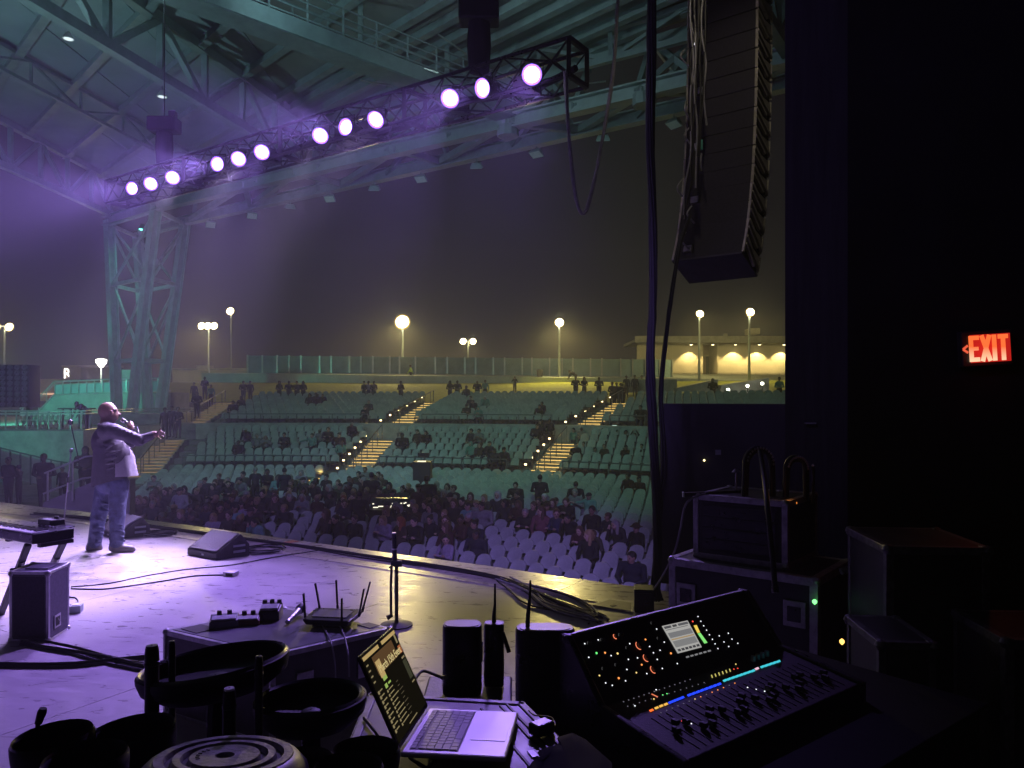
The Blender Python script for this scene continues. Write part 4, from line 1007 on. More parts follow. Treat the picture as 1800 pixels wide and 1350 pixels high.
# EXIT sign ------------------------------------------------------------------
c = P(1734, 612, 4.70); ex = thing('exit_sign', 'glowing red EXIT sign with a small arrow on the dark side wall', 'exit sign', c)
rx = Matrix.Rotation(math.radians(-3.5), 3, 'Y')
mb = MB(); mb.box(c + Vector((-.005, .01, 0)), (.31, .05, .215), rx); mb.build('housing', M['black'], ex, bevel=.006)
mb = MB(); mb.box(c + Vector((.012, -.0185, 0)), (.245, .006, .17), rx); mb.build('face', mat('exit face', (.25, .012, .01), .5, var=.05, emis=(1, .03, .02), es=.45), ex)
point(ex, c + Vector((0, -.10, -.02)), .35, (1, .05, .03), .06)
def stroke(mb, x0, z0, x1, z1, w=.026):
    f = lambda x, z: c + rx @ Vector((x, -.0235, z)); d = Vector((x1 - x0, 0, z1 - z0)).normalized(); nn = Vector((-d.z, 0, d.x)) * w / 2
    q = [(x0 - nn.x, z0 - nn.z), (x0 + nn.x, z0 + nn.z), (x1 + nn.x, z1 + nn.z), (x1 - nn.x, z1 - nn.z)]
    a = [f(*k) for k in q]; mb.prism(a, (0, -.003, 0))
sg = bpy.data.materials.new('exit letters'); sg.use_nodes = True; tt = sg.node_tree; tt.nodes.clear()
oo = tt.nodes.new('ShaderNodeOutputMaterial'); ee = tt.nodes.new('ShaderNodeEmission'); ge = tt.nodes.new('ShaderNodeTexCoord'); sp_ = tt.nodes.new('ShaderNodeSeparateXYZ'); rp = tt.nodes.new('ShaderNodeValToRGB')
mr = tt.nodes.new('ShaderNodeMapRange'); mr.inputs[1].default_value = -.085; mr.inputs[2].default_value = .085
rp.color_ramp.elements[0].color = (1, .62, .38, 1); rp.color_ramp.elements[0].position = .05; rp.color_ramp.elements[1].color = (1, .16, .04, 1); rp.color_ramp.elements[1].position = .55
tt.links.new(ge.outputs['Object'], sp_.inputs[0]); tt.links.new(sp_.outputs['Z'], mr.inputs[0]); tt.links.new(mr.outputs[0], rp.inputs[0]); tt.links.new(rp.outputs[0], ee.inputs[0]); tt.links.new(ee.outputs[0], oo.inputs[0]); ee.inputs[1].default_value = 1.15
H = .158; z0, z1 = -H / 2, H / 2
mb = MB(); stroke(mb, -.108, z0, -.108, z1); stroke(mb, -.1205, z0 + .013, -.058, z0 + .013); stroke(mb, -.0945, 0, -.064, 0, .022); stroke(mb, -.0945, z1 - .013, -.058, z1 - .013); mb.build('letter', sg, ex)
mb = MB(); stroke(mb, -.042, z0, .006, z1); stroke(mb, .006, z0, -.042, z1); mb.build('letter', sg, ex)
mb = MB(); stroke(mb, .034, z0, .034, z1); mb.build('letter', sg, ex)
mb = MB(); stroke(mb, .088, z0, .088, z1 - .024); stroke(mb, .057, z1 - .013, .119, z1 - .013); mb.build('letter', sg, ex)
mb = MB(); stroke(mb, -.158, .0, -.128, .022, .013); stroke(mb, -.158, .0, -.128, -.022, .013); mb.build('arrow', glow('exit arrow', (1, .13, .06), .9), ex)
# ================================================================== SPEAKER WALL on the far terrace
c = P(22, 757, 41); c.z = .385
sw = thing('speaker_wall', 'dark speaker wall with rows of small ridged horns on the far terrace', 'speaker', c)
a, b = P(-26, 716, 41), P(51, 641, 41)
mb = MB(); mb.box(((a.x + b.x) / 2, 41.5, (a.z + b.z) / 2), (b.x - a.x, 1.0, b.z - a.z)); mb.build('cabinet', M['black'], sw, bevel=.03)
for i in range(6):
    for j in range(8):
        q = Vector((a.x + (b.x - a.x) * (i + .5) / 6, 40.95, a.z + (b.z - a.z) * (j + .5) / 8)); mb = MB()
        mb.lathe(q, [(.14, 0), (.15, .05), (.05, .09), (.01, .03)], 10, M=Matrix.Rotation(math.radians(75), 3, 'X')); mb.build('horn', M['steel_dark'], sw)
for x in (a.x + .3, b.x - .3):
    mb = MB(); mb.bar((x, 41.5, .38), (x, 41.5, a.z), .2); mb.build('leg', M['steel_dark'], sw)
# ================================================================== PEOPLE
def surface_nets(F, org, h):
    nx, ny, nz = F.shape; sh = (nx - 1, ny - 1, nz - 1)
    acc = np.zeros(sh + (3,)); cnt = np.zeros(sh)
    IN = F < 0
    def sl(o): return tuple(slice(o[a], o[a] + sh[a]) for a in range(3))
    for ax in range(3):
        oth = [a for a in range(3) if a != ax]
        for u in (0, 1):
            for w in (0, 1):
                o = [0, 0, 0]; o[oth[0]] = u; o[oth[1]] = w; o2 = list(o); o2[ax] = 1
                a, b = F[sl(o)], F[sl(o2)]; m = IN[sl(o)] != IN[sl(o2)]
                t = np.where(m, a / np.where(m, a - b, 1), 0)
                for k in range(3): acc[..., k] += np.where(m, o[k] + (t if k == ax else 0), 0)
                cnt += m
    act = cnt > 0; idx = -np.ones(sh, int); idx[act] = np.arange(act.sum())
    base = np.argwhere(act); V = (acc[act] / cnt[act][:, None] + base) * h + org
    Fs = []
    for ax in range(3):
        u, w = [a for a in range(3) if a != ax]
        s0 = [slice(None)] * 3; s1 = [slice(None)] * 3; s0[ax] = slice(0, -1); s1[ax] = slice(1, None)
        e = IN[tuple(s0)] != IN[tuple(s1)]
        e = e.copy(); 
        z = [slice(None)] * 3; z[u] = slice(0, 1); e[tuple(z)] = False; z[u] = slice(-1, None); e[tuple(z)] = False
        z = [slice(None)] * 3; z[w] = slice(0, 1); e[tuple(z)] = False; z[w] = slice(-1, None); e[tuple(z)] = False
        ii = np.argwhere(e)
        def cell(du, dw):
            c = ii.copy(); c[:, u] += du; c[:, w] += dw; return idx[c[:, 0], c[:, 1], c[:, 2]]
        q = np.stack([cell(-1, -1), cell(0, -1), cell(0, 0), cell(-1, 0)], 1)
        flip = IN[tuple(s0)][e]
        if ax == 1: flip = ~flip
        q[~flip] = q[~flip][:, ::-1]
        Fs.append(q)
    return V, np.concatenate(Fs)

def sdf_prim(p, X):
    if p[0] == 'c':
        a, b = np.array(p[1]), np.array(p[2]); d = b - a; L = max((d * d).sum(), 1e-9)
        t = np.clip(((X - a) @ d) / L, 0, 1)
        return np.linalg.norm(X - a - t[..., None] * d, axis=-1) - (p[3] + (p[4] - p[3]) * t)
    c, r = np.array(p[1]), np.array(p[2]); Q = X - c
    if len(p) > 4 and p[4] is not None: Q = Q @ np.array(p[4])
    k0 = np.linalg.norm(Q / r, axis=-1); k1 = np.linalg.norm(Q / (r * r), axis=-1)
    return np.where(k1 < 1e-6, -r.min(), k0 * (k0 - 1) / np.maximum(k1, 1e-6))
def pm(p): return p[5] if p[0] == 'c' else p[3]
def sdf_mesh(name, prims, h, k=.03, sub=(), smooth=True, spots=()):
    lo = np.min([np.minimum(np.array(p[1]) - (max(p[2]) if p[0] == 'e' else p[3]), (np.array(p[1]) - max(p[2])) if p[0] == 'e' else np.array(p[2]) - p[4]) for p in prims], 0) - 3 * h
    hi = np.max([np.maximum(np.array(p[1]) + (max(p[2]) if p[0] == 'e' else p[3]), (np.array(p[1]) + max(p[2])) if p[0] == 'e' else np.array(p[2]) + p[4]) for p in prims], 0) + 3 * h
    n = np.ceil((hi - lo) / h).astype(int) + 1
    g = np.stack(np.meshgrid(*[lo[a] + h * np.arange(n[a]) for a in range(3)], indexing='ij'), -1)
    F = None
    for p in prims:
        d = sdf_prim(p, g)
        if F is None: F = d; continue
        kk = p[6] if p[0] == 'c' and len(p) > 6 else k
        m = np.clip(.5 + .5 * (F - d) / kk, 0, 1); F = F * (1 - m) + d * m - kk * m * (1 - m)
    for p in sub: F = np.maximum(F, -sdf_prim(p, g))
    V, Q = surface_nets(F, lo, h)
    me = bpy.data.meshes.new(name); me.from_pydata(V.tolist(), [], Q.tolist())
    C = V[Q].mean(1); D = np.stack([sdf_prim(p, C) for p in prims], 1); mi = np.array([pm(p) for p in prims])[D.argmin(1)]
    for (c, r, m) in spots:
        mi[np.linalg.norm((C - np.array(c)), axis=1) < r] = m
    for i in range(6): me.materials.append(None)
    me.polygons.foreach_set('material_index', mi.astype(np.int32))
    if smooth: me.polygons.foreach_set('use_smooth', [True] * len(me.polygons))
    me.update(); return me

SK = [mat('skin %d' % i, c, .55, var=.06, scale=20) for i, c in enumerate(((.30, .20, .15), (.22, .14, .10), (.10, .06, .04), (.36, .25, .20)))]
TOPC = {'black': (.008, .008, .009), 'dark navy': (.010, .011, .02), 'charcoal': (.02, .02, .021), 'brown': (.035, .022, .015), 'dark red': (.032, .010, .010), 'pale grey': (.14, .145, .145), 'teal': (.10, .22, .20), 'white': (.34, .35, .33), 'lilac': (.20, .18, .23), 'olive': (.032, .034, .02), 'pink': (.12, .045, .055), 'blue': (.018, .022, .048), 'hi-vis yellow': (.55, .85, .06)}
TOP = {k: mat('cloth ' + k, v, .9, var=.15, scale=14, bump=.3, bscale=60) for k, v in TOPC.items()}
TROU = [mat('trousers %d' % i, c, .9, var=.15, scale=12) for i, c in enumerate(((.012, .012, .014), (.02, .028, .05), (.04, .038, .034), (.06, .07, .09)))]
SHOE = mat('shoes', (.02, .02, .02), .6); EYE = mat('eyes', (.02, .015, .012), .4, var=0)
HAIRC = {'dark': (.010, .008, .007), 'brown': (.06, .033, .018), 'blonde': (.22, .155, .075), 'grey': (.20, .195, .185), 'white': (.42, .41, .39), 'red': (.20, .055, .02), 'black': (.008, .008, .009), 'teal': (.2, .5, .45)}
HAIR = {k: mat('hair ' + k, v, .7, var=.2, scale=30, stretch=(1, 1, .3), bump=.4, bscale=60) for k, v in HAIRC.items()}

def head_prims(hc, f=(0, 1), mats=0):
    """skull, jaw, nose, brow, ears and neck-side of one head; f = facing in plan"""
    x, y, z = hc; fx, fy = f; rx, ry = -fy, fx
    def o(a, b, c): return (x + fx * a + rx * b, y + fy * a + ry * b, z + c)
    return [('e', o(-.01, 0, .02), (.082 + .018 * abs(fx), .082 + .018 * abs(fy), .105), 0), ('e', o(.03, 0, -.045), (.062, .062, .068), 0),
            ('c', o(.088, 0, -.005), o(.108, 0, -.028), .013, .017, 0, .015), ('c', o(.065, -.035, .022), o(.065, .035, .022), .02, .02, 0, .02),
            ('e', o(0, .085, -.01), (.02, .02, .033), 0), ('e', o(0, -.085, -.01), (.02, .02, .033), 0), ('c', o(.075, -.018, -.068), o(.075, .018, -.068), .014, .014, 0, .012)]
def face_spots(hc, f=(0, 1)):
    x, y, z = hc; fx, fy = f; rx, ry = -fy, fx
    o = lambda a, b, c: (x + fx * a + rx * b, y + fy * a + ry * b, z + c)
    return [(o(.078, .033, -.002), .016, 4), (o(.078, -.033, -.002), .016, 4), (o(.09, 0, -.066), .013, 4)]
def hair_mesh(kind):
    c = (0, 0, 0); R = []
    R.append(('e', (0, -.018, .035), (.095, .112, .108), 0))
    sub = [('e', (0, .095, -.035), (.075, .085, .105), 0)]
    if kind == 'long':
        for s in (-1, 1): R.append(('c', (s * .075, -.03, .02), (s * .088, -.01, -.20), .045, .04, 0))
        R.append(('c', (0, -.07, .02), (0, -.075, -.22), .075, .075, 0))
    elif kind == 'short': sub.append(('e', (0, .03, -.16), (.2, .2, .13), 0))
    elif kind == 'cap':
        R = [('e', (0, -.01, .05), (.098, .112, .088), 0), ('e', (0, .12, .045), (.07, .075, .012), 0)]; sub = [('e', (0, .0, -.09), (.2, .2, .115), 0)]
    elif kind == 'hat':
        R = [('e', (0, 0, .075), (.105, .115, .08), 0), ('e', (0, .0, .045), (.19, .20, .016), 0)]; sub = [('e', (0, 0, -.09), (.082, .09, .12), 0)]
    elif kind == 'hood':
        R = [('e', (0, -.03, .02), (.115, .125, .135), 0), ('c', (0, -.07, -.1), (0, -.05, -.14), .1, .12, 0)]; sub = [('e', (0, .11, -.01), (.078, .12, .105), 0)]
    elif kind == 'bun': R.append(('e', (0, -.10, .11), (.05, .05, .05), 0)); sub.append(('e', (0, .03, -.16), (.2, .2, .13), 0))
    return sdf_mesh('hair_' + kind, R, .014, .03, sub)
HM = {k: hair_mesh(k) for k in ('short', 'long', 'cap', 'hat', 'hood', 'bun')}

def seated(lean=0.0, arms='lap', turn=0.0, big=1.0):
    b = big; cy = -.10 + lean * .25
    hc = (0, -.08 + lean * .42, 1.185 - lean * .12); f = (math.sin(turn), math.cos(turn))
    pr = [('e', (0, -.06, .54), (.18 * b, .16, .13), 2), ('e', (0, -.10 + lean * .1, .72), (.165 * b, .125 * b, .20), 1), ('e', (0, -.11 + lean * .26, .90), (.185 * b, .12 * b, .17), 1),
          ('c', (-.14 * b, -.11 + lean * .33, 1.00), (.14 * b, -.11 + lean * .33, 1.00), .075, .075, 1), ('c', (0, -.11 + lean * .34, 1.03), (0, hc[1] - .01, hc[2] - .06), .055, .055, 0)]
    for s in (-1, 1):
        pr += [('c', (s * .09, -.03, .53), (s * .12, .38, .53), .092 * b, .07, 2), ('c', (s * .12, .38, .53), (s * .12, .40, .09), .068, .045, 2), ('c', (s * .12, .38, .045), (s * .13, .54, .035), .042, .038, 3)]
        sh = Vector((s * .20 * b, -.11 + lean * .33, .985))
        if arms == 'lap': e, w = (s * .26 * b, -.04 + lean * .25, .74), (s * .10, .20 + lean * .1, .63)
        elif arms == 'cross': e, w = (s * .25 * b, .0, .76), (-s * .08, .13, .80)
        elif arms == 'chin': e, w = ((s * .20, .22, .66), (s * .04, .12 + lean * .42, 1.04)) if s > 0 else ((s * .25, .02, .74), (s * .08, .2, .62))
        elif arms == 'phone': e, w = (s * .24, .02, .76), (s * .07, .26, .88)
        elif arms == 'up': e, w = (s * .28, .04, 1.20), (s * .12, .04, 1.44)
        elif arms == 'out': e, w = ((s * .42, -.06, .93), (s * .66, -.02, .86)) if s > 0 else ((s * .25, .0, .75), (s * .1, .2, .64))
        pr += [('c', tuple(sh), e, .062 * b, .05, 1), ('c', e, w, .05, .037, 1)]
        d = (Vector(w) - Vector(e)).normalized(); h0 = Vector(w) + d * .03
        pr += [('c', tuple(h0), tuple(h0 + d * .05), .034, .028, 0)]
        for q in (-.024, -.008, .008, .024):
            sidev = d.cross(Vector((0, 0, 1))); sidev = sidev.normalized() if sidev.length > .1 else Vector((1, 0, 0))
            pr.append(('c', tuple(h0 + d * .06 + sidev * q), tuple(h0 + d * .12 + sidev * q * 1.1 + Vector((0, 0, -.015))), .011, .008, 0, .008))
    pr += head_prims(hc, f)
    return sdf_mesh('person_seated', pr, .019, .028, spots=face_spots(hc, f)), hc, turn
def standing(arms='down', stride=0.0, bend=0.0, big=1.0):
    b = big; hip = .92; tx = bend * .45; sz = 1.42 - bend * .22
    hc = (0, .02 + tx * 1.35, sz + .225 - bend * .1)
    pr = [('e', (0, 0, .97), (.17 * b, .125 * b, .14), 2), ('e', (0, tx * .35, 1.12 - bend * .03), (.165 * b, .12 * b, .18), 1), ('e', (0, tx * .75, 1.30 - bend * .12), (.185 * b, .125 * b, .18), 1),
          ('c', (-.14 * b, tx, sz), (.14 * b, tx, sz), .075, .075, 1), ('c', (0, tx, sz + .03), (0, hc[1] - .02, hc[2] - .06), .055, .055, 0)]
    for s in (-1, 1):
        fy = s * stride
        pr += [('c', (s * .085, 0, .92), (s * .10, fy * .5, .49), .098 * b, .07, 2), ('c', (s * .10, fy * .5, .49), (s * .10, fy * .95 - .02, .09), .066, .048, 2), ('c', (s * .10, fy * .95 - .03, .045), (s * .12, fy * .95 + .15, .035), .045, .038, 3)]
        sh = (s * .20 * b, tx, sz - .02)
        if arms == 'down': e, w = (s * .27 * b, tx - .04, sz - .30), (s * .25 * b, tx + .06, sz - .54)
        elif arms == 'front': e, w = (s * .27 * b, tx - .02, sz - .29), (s * .06, tx + .20, sz - .36)
        elif arms == 'up': e, w = (s * .27, tx + .02, sz + .22), (s * .10, tx + .03, sz + .50)
        elif arms == 'face': e, w = (s * .30, tx + .12, sz - .20), (s * .12, tx + .22, sz + .10)
        elif arms == 'reach': e, w = (s * .20, tx + .12, sz - .26), (s * .16, tx + .24, sz - .48)
        elif arms == 'swing': e, w = (s * .25, -s * stride * .35, sz - .30), (s * .22, -s * stride * .8 + .06, sz - .50)
        pr += [('c', sh, e, .062 * b, .05, 1), ('c', e, w, .05, .036, 1)]
        d = (Vector(w) - Vector(e)).normalized(); h0 = Vector(w) + d * .03
        pr += [('c', tuple(h0), tuple(h0 + d * .06), .034, .026, 0)]
        for q in (-.022, -.007, .008, .022):
            sidev = d.cross(Vector((1, 0, 0))).normalized(); pr.append(('c', tuple(h0 + d * .06 + sidev * q), tuple(h0 + d * .13 + sidev * q), .011, .008, 0, .008))
    pr += head_prims(hc)
    return sdf_mesh('person_standing', pr, .021, .03, spots=face_spots(hc)), hc, 0
BODY = {'sit': seated(), 'sit_turn': seated(0, 'lap', .7), 'sit_turn2': seated(0, 'cross', -.7), 'sit_lean': seated(.5, 'chin', .2), 'sit_cross': seated(.1, 'cross', 0, 1.12), 'sit_phone': seated(.2, 'phone'), 'sit_big': seated(.12, 'lap', .3, 1.3), 'sit_up': seated(0, 'up'), 'sit_out': seated(.05, 'out', .3),
        'stand': standing(), 'stand_front': standing('front'), 'stand_up': standing('up'), 'stand_big': standing('front', 0, 0, 1.25), 'walk': standing('swing', .28), 'bend': standing('reach', .05, .95), 'stand_face': standing('face')}
def set_slots(o, ms):
    for i, m in enumerate(ms):
        o.material_slots[i].link = 'OBJECT'; o.material_slots[i].material = m
POSTW = {'sit': 'seated', 'sit_turn': 'looking aside', 'sit_turn2': 'arms folded', 'sit_lean': 'leaning forward', 'sit_cross': 'arms crossed', 'sit_phone': 'hands raised', 'sit_big': 'slumped', 'sit_up': 'arms up', 'sit_out': 'arm stretched out', 'stand': 'standing'}
def person(pos, rz, pose, top, hair, hcol, skin=0, tr=0, place='', label=None, group='spectators in the audience', scale=1.0):
    me, hc, turn = BODY[pose]
    if label is None:
        hw = {'short': 'short %s hair', 'long': 'long %s hair', 'cap': '%s cap', 'hat': 'wide %s hat', 'hood': '%s hood', 'bun': '%s hair in a bun', None: 'bald head'}[hair]
        hw = hw % hcol if hair else hw
        label = '%s, %s top, %s, %s' % (hw[0].upper() + hw[1:], top, POSTW.get(pose, 'standing'), place)
        if len(label.replace('-', ' ').split()) > 16: label = label.replace(' hair in a bun', ' bun').replace(' of the lower terrace', ', lower terrace').replace(' of the upper terrace', ', upper terrace').replace(' hair,', ',').replace(' row,', ' row').replace(' top,', ',').replace('beyond the wedge monitor', 'past the wedge').replace('in the middle of the crowd', 'amid the crowd').replace('next to the blonde in the dark coat', 'near the blonde').replace('beside the hanging cable bundle', 'near the cables')
    root = thing('person', label, 'person', pos, group, rz); root.scale = (scale,) * 3
    o = inst('body', me, root); set_slots(o, [SK[skin], TOP[top], TROU[tr], SHOE, EYE, EYE])
    if hair:
        hm_ = TOP[hcol] if hair in ('cap', 'hat', 'hood') and hcol in TOP else HAIR.get(hcol, HAIR['dark'])
        h = inst('hair' if hair not in ('cap', 'hat', 'hood') else hair, HM[hair], root, hc, (0, 0, -turn)); set_slots(h, [hm_] * 6)
    return root
def ray_at(px, py, zf, hgt):
    """ground point under a head whose top shows at (px,py): walk the ray until it is `hgt` above the floor zf(R, p)"""
    Y = 12.0
    while Y < 110:
        p = P(px, py, Y); R, th = RT(p)
        g = zf(R, p)
        if g is not None and p.z <= g + hgt if py > HOR else (g is not None and p.z >= g + hgt and False): return Vector((p.x, p.y, g))
        Y += .05
    return None
used = set()
def seat_person(px, py, zone, pose, top, hair, hcol, skin=0, tr=0, label=None, place=None):
    Rs, Zs = {'o': (ORCH, [zfloor(r) for r in ORCH]), 'a': (T1R, T1Z), 'b': (T2R, T2Z)}[zone]
    best = None
    for s in (FRONT + rest):
        if s[5] != zone or id(s) in used: continue
        Y = s[0].y; hx = 900 + FOC * s[0].x / Y; hy = HOR - FOC * (s[0].z + 1.29 - CAMZ) / Y
        e = abs(hx - px) + 1.3 * abs(hy - py)
        if best is None or e < best[0]: best = (e, s)
    s = best[1]; used.add(id(s))
    rw = ('%s row' % (ROWN[s[2]] if s[2] < 15 else 'far rows')) + {'o': '', 'a': ' of the lower terrace', 'b': ' of the upper terrace'}[zone]
    pl = place or (rw + ' ' + zone_word(px))
    p = s[0].copy(); fwd = Vector((CX - p.x, CY - p.y, 0)).normalized()
    jr = random.Random(int(px * 7 + py * 13)); return person(p + fwd * .06, s[1] + jr.uniform(-.28, .28), pose, top, hair, hcol, skin, tr, pl, label, scale=jr.uniform(.93, 1.07))
# the ones that read one by one near the stage
SP = [
 (1040, 941, 'sit_turn', 'black', 'long', 'blonde', 3, 0, 'Woman with long blonde hair in a dark coat at the end of the purple seats'),
 (1104, 958, 'sit_big', 'dark navy', 'short', 'dark', 1, 1, 'Person in a bulky navy jacket and jeans leaning forward by the cable bundle'),
 (1080, 914, 'sit_lean', 'charcoal', 'long', 'grey', 3, 0, 'Person with long grey hair leaning forward behind the blonde in the dark coat'),
 (1107, 908, 'sit', 'black', 'hat', 'brown', 0, 0, 'Person in a wide brown hat near the cable bundle'),
 (827, 934, 'sit_big', 'dark navy', 'short', 'dark', 2, 0, 'Broad man in a dark puffer jacket at the edge of the purple seats'),
 (787, 930, 'sit_turn2', 'lilac', 'long', 'dark', 0, 0, 'Dark haired woman in a pale lilac jacket in the front row'),
 (768, 924, 'sit_turn', 'dark red', 'long', 'brown', 0, 0, 'Brown haired woman with a dark red scarf behind the lilac jacket'),
 (733, 913, 'sit_cross', 'black', 'short', 'dark', 3, 0, 'Bearded man in a black coat beside the slim stand'),
 (704, 912, 'sit_turn', 'brown', 'long', 'red', 3, 0, 'Red haired woman in brown next to the black coated man'),
 (668, 912, 'sit_phone', 'lilac', 'long', 'blonde', 3, 0, 'Blonde woman in a lilac jacket raising a hand to her face'),
 (749, 893, 'sit', 'pale grey', 'long', 'dark', 0, 0, 'Dark haired person in pale grey behind the black coated man'),
 (786, 899, 'sit_turn2', 'black', 'long', 'brown', 3, 0, 'Woman with long hair lit green in the middle rows'),
 (784, 885, 'sit', 'olive', 'short', 'blonde', 3, 0, 'Person with fair hair in olive behind the green lit woman'),
 (820, 885, 'sit_turn', 'teal', 'short', 'dark', 0, 0, 'Dark haired person with a bright teal jacket in the middle rows'),
 (793, 868, 'sit', 'black', 'cap', 'black', 0, 0, 'Person in a black cap behind the olive coat'),
 (822, 867, 'sit', 'brown', 'long', 'brown', 3, 0, 'Long brown haired person left of the two pale heads'),
 (851, 867, 'sit_cross', 'olive', 'long', 'blonde', 3, 0, 'Fair haired person in olive before the green seats'),
 (873, 864, 'sit', 'charcoal', 'hood', 'white', 3, 0, 'Person in a white hood before the green seats'),
 (908, 852, 'sit_cross', 'black', 'short', 'dark', 3, 0, 'Dark topped man with a pale face before the green seats'),
 (955, 862, 'sit', 'black', 'short', 'white', 3, 0, 'White haired person in black in the middle rows'),
 (986, 868, 'sit_lean', 'teal', 'short', 'brown', 3, 0, 'Person in a teal shirt leaning on a hand'),
 (1013, 866, 'sit_phone', 'pale grey', 'short', 'grey', 3, 0, 'Grey haired person in pale grey lifting both hands'),
 (1043, 866, 'sit_out', 'teal', 'cap', 'dark navy', 0, 0, 'Person in a cap with one arm along the green seat backs'),
 (921, 895, 'sit_cross', 'black', 'short', 'grey', 3, 0, 'Grey haired man in black behind the purple seats'),
 (936, 894, 'sit', 'charcoal', 'short', 'brown', 0, 0, 'Brown haired person next to the grey haired man in black'),
 (950, 904, 'sit_turn', 'pink', 'long', 'brown', 3, 0, 'Long haired girl with a pink top behind the purple seats'),
 (978, 905, 'sit_turn2', 'blue', 'short', 'brown', 0, 1, 'Person in a blue jacket next to the girl in pink'),
 (995, 897, 'sit_lean', 'black', 'short', 'black', 1, 0, 'Dark haired person in black leaning beside the blue jacket'),
 (1011, 908, 'sit_phone', 'dark red', 'long', 'brown', 3, 0, 'Woman in a dark red top with raised forearms'),
 (1035, 895, 'sit', 'black', 'short', 'dark', 1, 0, 'Dark haired person in a black vest behind the red top'),
 (1048, 913, 'sit_lean', 'olive', 'short', 'brown', 0, 0, 'Person in olive bending towards the blonde in the dark coat'),
 (1070, 897, 'sit_turn', 'charcoal', 'short', 'brown', 1, 0, 'Person in charcoal before the empty green seats'),
 (969, 882, 'sit', 'brown', 'long', 'brown', 3, 0, 'Long brown haired person between the white haired head and the blue jacket'),
 (893, 879, 'sit_turn', 'charcoal', 'long', 'dark', 1, 0, 'Long dark haired person in charcoal before the grey haired man'),
 (1108, 836, 'sit', 'dark red', 'short', 'dark', 1, 0, 'Person in a red shirt, nearer of two at the green seats'),
 (1123, 834, 'sit_turn2', 'dark red', 'short', 'black', 1, 0, 'Person in a red shirt, outer of two at the green seats'),
 (600, 901, 'sit_lean', 'charcoal', 'short', 'dark', 0, 0, 'Person in charcoal with a strap bending low in the front rows'),
 (617, 901, 'sit', 'black', 'short', 'brown', 3, 0, 'Person in black beside the one bending low'),
 (585, 899, 'sit_turn', 'brown', 'long', 'brown', 0, 0, 'Brown clad person with long hair beside the one bending low'),
 (452, 899, 'sit_lean', 'teal', 'short', 'dark', 0, 1, 'Dark haired man in a pale teal shirt leaning at the stage lip'),
 (419, 899, 'sit_turn', 'teal', 'short', 'black', 1, 0, 'Dark haired person in a teal shirt behind the wedge monitor'),
 (718, 884, 'sit', 'charcoal', 'short', 'grey', 3, 0, 'Grey haired person in front of the sound desk'),
 (690, 886, 'sit_turn', 'black', 'cap', 'black', 0, 0, 'Person in a black cap in front of the sound desk'),
 (476, 838, 'sit_cross', 'teal', 'short', 'dark', 2, 0, 'Person in an open pale teal cardigan in the mid rows'),
 (551, 840, 'sit_turn', 'pale grey', 'long', 'black', 3, 0, 'Dark haired woman with pale sleeves in the mid rows'),
 (567, 838, 'sit', 'charcoal', 'short', 'black', 0, 0, 'Dark haired person next to the woman with pale sleeves'),
 (599, 837, 'sit_phone', 'pale grey', 'short', 'brown', 3, 0, 'Man in pale grey raising a hand in the mid rows'),
 (629, 866, 'sit_lean', 'brown', 'short', 'brown', 3, 0, 'Brown haired person in brown under the dark standing figure'),
 (604, 873, 'sit', 'brown', 'short', 'red', 3, 0, 'Red haired person in the mid rows near the dark standing figure'),
 (420, 850, 'sit_lean', 'pale grey', 'short', 'dark', 0, 0, 'Person in pale grey stooping at the seats behind the wedge'),
]
for px, py, pose, top, hair, hc, sk, tr, lab in SP: seat_person(px, py, 'o', pose, top, hair, hc, sk, tr, lab)
rr = random.Random(21)
tk = ['black', 'dark navy', 'charcoal', 'brown', 'black', 'olive', 'pale grey', 'dark red', 'black', 'lilac']
hk = ['dark', 'brown', 'dark', 'black', 'grey', 'blonde', 'brown']
pk = ['sit', 'sit_turn', 'sit_turn2', 'sit_lean', 'sit_cross', 'sit_phone', 'sit_big']
for k in range(120):
    r_ = rr.random()
    if r_ < .36: px, py = rr.uniform(245, 430), rr.uniform(835, 905)
    elif r_ < .64: px, py = rr.uniform(430, 690), rr.uniform(822, 885)
    elif r_ < .82: px, py = rr.uniform(690, 800), rr.uniform(838, 905)
    else: px, py = rr.uniform(800, 1000), rr.uniform(862, 912)
    seat_person(px, py, 'o', rr.choice(pk), rr.choice(tk), rr.choice(['short', 'short', 'long', 'long', 'cap', 'bun']), rr.choice(hk), rr.randrange(4), rr.randrange(3))
